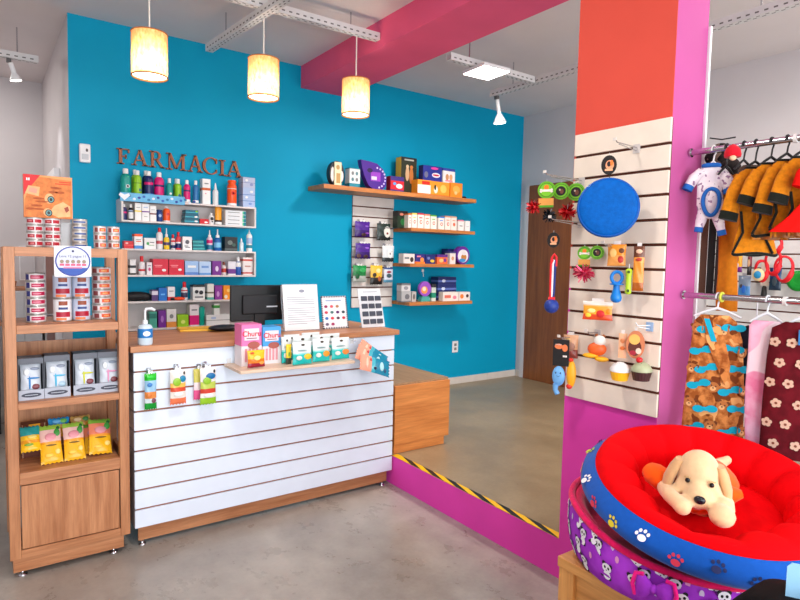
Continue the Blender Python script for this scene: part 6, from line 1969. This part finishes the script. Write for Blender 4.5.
class Wall:
    """outer wall of a round bed: profile (r, z) list"""
    def __init__(s, prof):
        s.p = prof
        s.k = lambda q: 1
        s.rr = lambda q, z: 1

    def at(s, q, v):
        f = v * (len(s.p) - 1)
        i = min(int(f), len(s.p) - 2)
        f -= i
        r = s.p[i][0] * (1 - f) + s.p[i + 1][0] * f
        z = s.p[i][1] * (1 - f) + s.p[i + 1][1] * f
        dr, dz = s.p[i + 1][0] - s.p[i][0], s.p[i + 1][1] - s.p[i][1]
        e = Vector((math.cos(q), math.sin(q), 0))
        up = (e * dr + Vector((0, 0, 1)) * dz).normalized()
        n = (e * dz - Vector((0, 0, 1)) * dr).normalized()
        return e * r * s.rr(q, z) + Vector((0, 0, z * s.k(q))), n, up


# lower purple bed
BC = Vector((1.9, 1.0, TZT + .0006))
t = thing('pet_bed', 'purple round pet bed printed with pandas, under the red and blue bed', 'pet bed', BC)
prof = [(.338, .0), (.355, .02), (.368, .06), (.372, .11), (.37, .16), (.362, .19)]
wl = Wall(prof)
N = 72
# the upper bed's weight presses the soft rim down where it lies lower
def rim_k(q):
    x, y = BC.x + .365 * math.cos(q) - 1.912, BC.y + .365 * math.sin(q) - .922
    h = .85 - .112 + .121 * x + .182 * y - .019 - BC.z
    return max(.5, min(1, h / .19))


def rim_r(q, v):
    return 1 - .09 * min(1, (1 - rim_k(q)) / .4) * v



wl.k = rim_k
m = MB().mat(PURM).rings([[(r * rim_r(2 * PI * j / N, z / .19) * math.cos(2 * PI * j / N), r * rim_r(2 * PI * j / N, z / .19) * math.sin(2 * PI * j / N), z * rim_k(2 * PI * j / N)) for j in range(N)] for r, z in prof], True, True, False)
wl.rr = lambda q, z: rim_r(q, z / .19)
rnd = random.Random(5)
PW, PK = paint((236, 232, 240), .8), paint((24, 20, 28), .8)
for row, v in enumerate((.32, .54, .74, .92)):
    for i in range(30):
        q = 2 * PI * (i + .5 * (row % 2)) / 30 + rnd.uniform(-.03, .03)
        vv = min(.93, max(.3, v + rnd.uniform(-.04, .04)))
        ang = rnd.uniform(-.5, .5)
        kind = (i + row) % 3
        p, n, up = wl.at(q, vv)
        tn = up.cross(n).normalized()
        if p.z < .036:
            continue
        if kind == 2:
            m.mat(paint((226, 150, 200) if i % 2 else (214, 190, 226), .8))
            disc_on(m, p, n, up, .007, .011, .0016)
            continue
        L_ = lambda a, b: p + tn * (a * math.cos(ang) - b * math.sin(ang)) + up * (a * math.sin(ang) + b * math.cos(ang))
        LL = lambda x, y: L_(1.2 * x, 1.2 * y)
        m.mat(PK)
        for s_ in (-1, 1):
            disc_on(m, LL(s_ * .0105, .0125), n, up, 0.0072, 0.0072, .0014, 8)
            disc_on(m, LL(s_ * .012, -.02), n, up, 0.0072, 0.0084, .0014, 8)
        m.mat(PW)
        disc_on(m, LL(0, .003), n, up, 0.0174, 0.0150, .0018, 12)
        disc_on(m, LL(.003, -.016), n, up, 0.0138, 0.0138, .0016, 10)
        m.mat(PK)
        for s_ in (-1, 1):
            disc_on(m, LL(s_ * .0055, .004), n, up, 0.0040, 0.0048, .0022, 8)
        disc_on(m, LL(0, -.003), n, up, 0.0024, 0.0018, .0022, 6)
m.build('outer_wall', t)
m = MB().mat(fabric((226, 16, 90)))
m.tube([(.362 * rim_r(2 * PI * j / N, 1) * math.cos(2 * PI * j / N), .362 * rim_r(2 * PI * j / N, 1) * math.sin(2 * PI * j / N), .191 * rim_k(2 * PI * j / N)) for j in range(N)], .0115, 10, closed=True)
m.build('rim_piping', t)
MB().mat(fabric((214, 18, 80))).rings([[(r * rim_r(2 * PI * j / N, z / .19) * math.cos(2 * PI * j / N), r * rim_r(2 * PI * j / N, z / .19) * math.sin(2 * PI * j / N), (z * rim_k(2 * PI * j / N)) if z > .1 else z) for j in range(N)] for r, z in ((.352, .186), (.335, .188), (.318, .17), (.305, .12), (.29, .085), (.1, .08), (.001, .08))], True, False, False).build('cushion', t)
# bow on the front of the purple bed
aB = math.atan2(-.78, -.62)
p, n, up = wl.at(math.atan2(P(656, 575, 'Z', .66).y - BC.y, P(656, 575, 'Z', .66).x - BC.x) , .62)
tn = up.cross(n).normalized()
bow = bpy.data.objects.new('bow', None)
M4 = Matrix((tn, -n, up)).transposed().to_4x4()
M4.translation = p + n * .012
m = MB(M4)
PKF, PUF = fabric((236, 20, 130)), PURM
for s_ in (-1, 1):
    rs = []
    for i in range(8):
        f = i / 7
        hw = .008 + .03 * math.sin(min(1, f * 1.2) * PI * .5) * (1 if f < .9 else .8)
        rs.append([(s_ * .052 * f, -.004 + .014 * math.sin(f * PI) * math.cos(2 * PI * j / 14), hw * math.sin(2 * PI * j / 14)) for j in range(14)])
    m.mat(PUF).rings(rs, True)
    m.mat(PKF).tube([(s_ * .052, -.004 + .002, -.032), (s_ * .06, -.005, 0), (s_ * .052, -.004, .032), (s_ * .03, -.006, .036)], .0065, 8)
m.mat(PUF).ell((0, -.004, 0), (.011, .013, .014), 14, 8)
m.build('bow', t)

# upper red and blue bed, tilted
BN = Vector((-.121, -.182, 1)).normalized()
ex = Vector((1, 0, 0))
ex = (ex - BN * ex.dot(BN)).normalized()
ey = BN.cross(ex)
BM = Matrix((ex, ey, BN)).transposed().to_4x4()
t = thing('pet_bed', 'red round pet bed with a blue paw-print side, tilted on the purple bed', 'pet bed', (1.912, .922, .85))
t.rotation_euler = BM.to_euler()
BLW = fabric((14, 84, 178), .06)
prof = [(.33, -.108), (.372, -.092), (.401, -.062), (.397, -.03), (.36, .0)]
wl = Wall(prof)
m = MB().mat(BLW).rings([[(r * math.cos(2 * PI * j / N), r * math.sin(2 * PI * j / N), z) for j in range(N)] for r, z in prof], True, True, False)
PC = [(240, 214, 50), (236, 234, 238), (236, 60, 90), (24, 34, 84), (20, 30, 80), (214, 220, 40), (190, 30, 90), (120, 190, 240), (226, 60, 120), (22, 32, 80), (200, 220, 60)]
q0 = math.radians(168)
for i in range(25):
    q = q0 + i * 2 * PI / 25
    m.mat(paint(PC[i % len(PC)], .8))
    vv = .7 + .07 * (1 if i % 2 else -1)
    p, n, up = wl.at(q, vv)
    tn = up.cross(n).normalized()
    ang = (-.5, .3, .1)[i % 3]
    L_ = lambda a, b: p + tn * (a * math.cos(ang) - b * math.sin(ang)) + up * (a * math.sin(ang) + b * math.cos(ang))
    disc_on(m, L_(0, -.006), n, up, .0125, .0105, .0025, 14)
    for a_, b_ in ((-.0165, .006), (-.007, .0155), (.006, .0155), (.016, .007)):
        disc_on(m, L_(a_, b_), n, up, .0048, .006, .0025, 10)
m.build('outer_wall', t)
# bolster with puckers, pressed down where the plush dog's paws lie
DS = 1.2
BT4 = Matrix.Translation((1.912, .922, .85)) @ BM
lo_ = BT4.inverted() @ CAM
ld_ = BT4.inverted().to_3x3() @ (P(698, 475, 'X', 1.86) - CAM)
lp_ = lo_ + ld_ * ((-.0575 + .1125 * DS - lo_.z) / ld_.z)
hp = BT4 @ lp_
_pw = lp_ + Matrix.Rotation(math.radians(-61), 3, 'Z') @ Vector((.01, -.1, 0))
QD = math.atan2(_pw.y, _pw.x) % (2 * PI)
REDF = paint((226, 4, 14), .85, 0, .06, 30, .25, 260, .06)
bp = [(.3595, .0005), (.352, .02), (.332, .033), (.305, .038), (.27, .034), (.238, .016), (.218, -.018), (.214, -.05), (.216, -.085)]
rs = []
NB = 144
for r, z in bp:
    row = []
    for j in range(NB):
        q = 2 * PI * j / NB
        puck = abs(math.sin(q * 8 + .4)) ** .35
        inner = max(0, (.35 - r) / .12)
        k = (1 - puck) * min(1, inner)
        dq = (q - QD + PI) % (2 * PI) - PI
        z_ = z - .05 * math.exp(-(dq / .62) ** 2) * min(1, inner * 1.6)
        row.append(((r + .016 * k) * math.cos(q), (r + .016 * k) * math.sin(q), z_ - .03 * k + .004 * math.sin(3 * q + 1) * min(1, inner)))
    rs.append(row)
MB().mat(REDF).rings(rs, True, False, False).build('bolster', t)
rs = []
for r, z in [(.226, -.088), (.215, -.076), (.18, -.066), (.13, -.061), (.07, -.063), (.004, -.064)]:
    rs.append([(r * math.cos(2 * PI * j / N), r * math.sin(2 * PI * j / N), z + .004 * math.sin(5 * 2 * PI * j / N + r * 20) * r / .2) for j in range(N)])
MB().mat(REDF).rings(rs, True, False, True).build('cushion', t)

# plush dog
DG = thing('plush_dog', 'cream plush puppy with an orange shirt lying in the red and blue bed', 'plush toy', hp)
DG.rotation_euler = (BM @ Matrix.Rotation(math.radians(-61), 4, 'Z')).to_euler()
DG.scale = (DS, DS, DS)
PLU = paint((228, 190, 146), .95, 0, .1, 30, .5, 300, .1, .4)
m = MB().mat(PLU)
TI = Matrix.Rotation(-.04, 4, 'Y')
HD = lambda c, r, T=TI: m.ell(c, r, 22, 16, T)
HD((0, 0, .008), (.051, .054, .058))            # skull
HD((.004, -.052, -.024), (.035, .046, .032))      # muzzle
HD((.004, -.046, -.044), (.028, .034, .018))     # jaw
HD((-.025, -.03, -.02), (.027, .026, .028))
HD((.029, -.03, -.02), (.027, .026, .028))
m.ell((.01, .05, -.058), (.06, .07, .046), 20, 14)          # chest
m.ell((.03, .125, -.066), (.066, .08, .04), 20, 14)          # body
m.tube([(-.05, .03, -.06), (-.07, -.02, -.05), (-.056, -.07, -.038), (-.034, -.1, -.036)], [.022, .021, .019, .019], 14)
m.tube([(.055, .03, -.06), (.066, -.02, -.05), (.062, -.07, -.038)], [.024, .025, .026], 14)
m.ell((.058, -.1, -.036), (.031, .036, .025), 16, 12)
m.ell((-.028, -.108, -.036), (.022, .024, .02), 14, 10)
m.tube([(.05, .2, -.07), (.09, .25, -.06)], [.02, .012], 10)
m.mat(PLU)
body = m.build('body', DG)
rm = body.modifiers.new('fuse', 'REMESH')
rm.mode = 'VOXEL'
rm.voxel_size = .0055
rm.use_smooth_shade = True
sm_ = body.modifiers.new('soft', 'SMOOTH')
sm_.iterations = 6
sm_.factor = .6
# ears hang down at the sides
for s_ in (-1, 1):
    m = MB(TI).mat(paint((212, 166, 118), .95, 0, .1, 30, .5, 300, .1, .4))
    rs = []
    for f, hw, hd in ((0, .014, .012), (.2, .022, .014), (.5, .026, .014), (.75, .027, .0135), (.92, .02, .012), (1, .008, .007)):
        cx = s_ * (.044 + .024 * math.sin(f * PI * .7))
        cz = .04 - .108 * f
        rs.append([(cx + s_ * hd * math.cos(2 * PI * j / 16), -.006 - .012 * f + hw * math.sin(2 * PI * j / 16), cz) for j in range(16)])
    m.rings(rs, True)
    m.build('ear', DG)
for s_ in (-1, 1):
    MB(TI).mat(paint((18, 14, 14), .15)).ell((s_ * .027 + .003, -.0535, .009), (.0058, .0048, .0065), 14, 10).build('eye', DG)
    MB(TI).mat(paint((200, 160, 112), .9)).tube([(s_ * .034 + .003, -.0495, .016), (s_ * .027 + .003, -.055, .019), (s_ * .02 + .003, -.0545, .016)], .0018, 6).build('eyelid', DG)
MB(TI).mat(paint((22, 20, 32), .2)).ell((.006, -.0955, -.014), (.0135, .009, .0105), 16, 10).build('nose', DG)
MB(TI).mat(paint((200, 90, 80), .6)).tube([(-.014, -.08, -.042), (-.002, -.0845, -.046), (.008, -.086, -.044), (.02, -.079, -.041)], .0032, 8).build('mouth', DG)
ORF = fabric((240, 88, 12))
m = MB().mat(ORF)
rs = []
for f in range(9):
    g = f / 8
    yy = -.004 + .15 * g
    hw = .055 + .03 * math.sin(g * PI * .9)
    hz = .046 + .02 * math.sin(g * PI)
    rs.append([(.008 + .02 * g + hw * math.cos(2 * PI * j / 28) * (1 + .05 * math.sin(6 * PI * j / 28 * 2)), yy + .008 * math.sin(4 * PI * j / 28), max(-.1095, -.066 + hz * math.sin(2 * PI * j / 28))) for j in range(28)])
m.rings(rs, True, False, False)
m.ell((.004, -.02, -.062), (.05, .032, .034), 16, 10)
m.build('shirt', DG)
m = MB().mat(ORF).tube([(-.04, .03, -.05), (-.08, .02, -.05), (-.102, .028, -.042), (-.114, .04, -.04)], [.034, .036, .033, .024], 16, flat=.9)
m.build('shirt_sleeve', DG)
MB().mat(ORF).tube([(.05, .03, -.05), (.08, .03, -.05), (.108, .036, -.042)], [.034, .03, .012], 16, flat=.8).build('shirt_sleeve', DG)

# black bag with a pale blue tag in the corner
t = thing('pet_bag', 'black fabric pet carrier bag with a pale blue tag before the pine table', 'bag', (1.41, .385, 0))
m = MB().mat(paint((12, 12, 14), .8, 0, .1, 60, .25, 300, .1))
rs = []
for z, k in ((.001, .96), (.03, 1.0), (.4, 1.0), (.7, .99), (.79, .94), (.83, .8), (.845, .55)):
    rs.append([(.13 * k * math.copysign(abs(math.cos(2 * PI * j / 40)) ** .5, math.cos(2 * PI * j / 40)), .235 * k * math.copysign(abs(math.sin(2 * PI * j / 40)) ** .5, math.sin(2 * PI * j / 40)), z) for j in range(40)])
m.rings(rs, True)
m.build('body', t)
MB().mat(paint((30, 30, 34), .5)).tube([(-.14, -.12, .6), (-.12, -.11, .82), (-.03, -.09, .88), (-.02, .0, .88), (-.12, .04, .82), (-.14, .06, .6)], .011, 8).build('handle', t)
m = MB().mat(paint((150, 200, 232), .5)).prism([(-.028, -.03), (.028, -.03), (.028, .042), (.02, .052), (-.02, .052), (-.028, .042)], -.0012, .0012, Matrix.Translation((.0, .095, .868)) @ Matrix.Rotation(VD, 4, 'Z'))
m.build('paper_tag', t)

# ------------------------------------------------------ far corridor furniture
t = thing('office_desk', 'dark wooden desk at the left edge in the corridor, pale printer on it', 'desk', (-1.0, 5.9, 0))
MB().mat(M_OAKX).box(0, 1.12, 0, .6, .93, .965).build('desk_top', t, bevel=.002)
MB().mat(paint((34, 30, 32), .5)).box(.02, 1.09, .03, .05, .0, .929).build('front_panel', t)
for x in (.02, 1.07):
    MB().mat(paint((34, 30, 32), .5)).box(x, x + .03, .051, .58, 0, .929).build('side_panel', t)
t = thing('printer', 'pale grey office printer on the desk in the corridor', 'printer', (-.12, 6.14, .9655))
MB().mat(paint((206, 212, 226), .4)).box(-.24, .23, -.2, .2, 0, .2).build('lower_body', t, bevel=.01)
MB().mat(paint((60, 64, 74), .4)).box(-.2, .2, -.203, -.1995, .06, .09).build('paper_slot', t)
MB().mat(paint((220, 224, 234), .4)).box(-.23, .22, -.19, .19, .205, .4).build('scanner_lid', t, bevel=.012)
t = thing('storage_cupboard', 'low white cupboard with a thin wooden top against the far corridor wall', 'cupboard', (.17, 6.62, 0))
MB().mat(M_WHITE).box(0, .29, 0, .34, .001, 1.185).build('cabinet_body', t, bevel=.003)
MB().mat(M_OAKX).box(-.01, .3, -.01, .345, 1.186, 1.212).build('cabinet_top', t)
for x in (.002, .147):
    MB().mat(paint((222, 224, 228), .4)).box(x, x + .141, -.018, -.001, .04, 1.17).build('door', t, bevel=.002)
t = thing('potted_plant', 'tiny dark green potted plant on the far corridor cupboard', 'plant', (.225, 6.75, 1.2126))
MB().mat(paint((176, 120, 80), .6)).lathe([(.03, 0), (.04, .06), (.036, .058)], n=16).build('pot', t)
m = MB().mat(paint((50, 84, 46), .6))
rnd = random.Random(3)
for i in range(26):
    q, l = rnd.uniform(0, 2 * PI), rnd.uniform(.05, .09)
    a = Vector((0, 0, .06))
    b = a + Vector((math.cos(q) * l * .45, math.sin(q) * l * .45, l))
    sd = Vector((-math.sin(q), math.cos(q), 0)) * .012
    m.add([a, (a + b) / 2 + sd, b, (a + b) / 2 - sd], [(0, 1, 2, 3)])
m.build('foliage', t)
t = thing('wall_frame', 'pale framed sheet on the far corridor wall above the cupboard', 'picture', (.33, 6.999, 1.27))
MB().mat(M_WHITE).box(-.03, .1, -.02, -.0005, 0, .34).build('mounted_frame', t)
MB().mat(paint((206, 204, 208), .5)).box(-.022, .092, -.0215, -.0202, .01, .33).build('sheet', t)

# ------------------------------------------------------------------ lights
w = bpy.data.worlds.new('daylight')
SC.world = w
w.use_nodes = True
bg = w.node_tree.nodes['Background']
sky = w.node_tree.nodes.new('ShaderNodeTexSky')
sky.sky_type = 'NISHITA'
sky.sun_elevation = math.radians(50)
sky.sun_rotation = math.radians(40)
sky.sun_disc = False
w.node_tree.links.new(sky.outputs[0], bg.inputs[0])
bg.inputs[1].default_value = .06


def area(name, loc, rot, sx, sy, e, c):
    ld = bpy.data.lights.new(name, 'AREA')
    ld.shape = 'RECTANGLE'
    ld.size, ld.size_y = sx, sy
    ld.energy = e
    ld.color = c
    lo = bpy.data.objects.new(name, ld)
    COL.objects.link(lo)
    lo.location = loc
    lo.rotation_euler = rot
    return lo


# daylight through the open shop front
area('shopfront_daylight', (1.3, -2.95, 1.35), (PI / 2 - math.radians(7), 0, 0), 7.0, 2.5, 330, (.9, .96, 1))
# square ceiling lamps added out of view to light the room
led_panel(.75, 1.75, 'added square white ceiling lamp, out of view over the shop floor', 0, 22)
led_panel(.75, -1.0, 'added square white ceiling lamp, out of view near the shop front', 0, 20)
led_panel(3.9, 1.0, 'added square white ceiling lamp, out of view over the raised floor', 0, 24)
led_panel(-.6, 6.2, 'added square white ceiling lamp, out of view over the corridor', 0, 14)

SC.view_settings.view_transform = 'Standard'
SC.view_settings.look = 'None'
SC.view_settings.gamma = 1
SC.view_settings.use_curve_mapping = False
SC.view_settings.exposure = 0.2
SC.cycles.max_bounces = 8
SC.cycles.diffuse_bounces = 4
SC.cycles.sample_clamp_indirect = 4
SC.cycles.caustics_reflective = False
SC.cycles.caustics_refractive = False
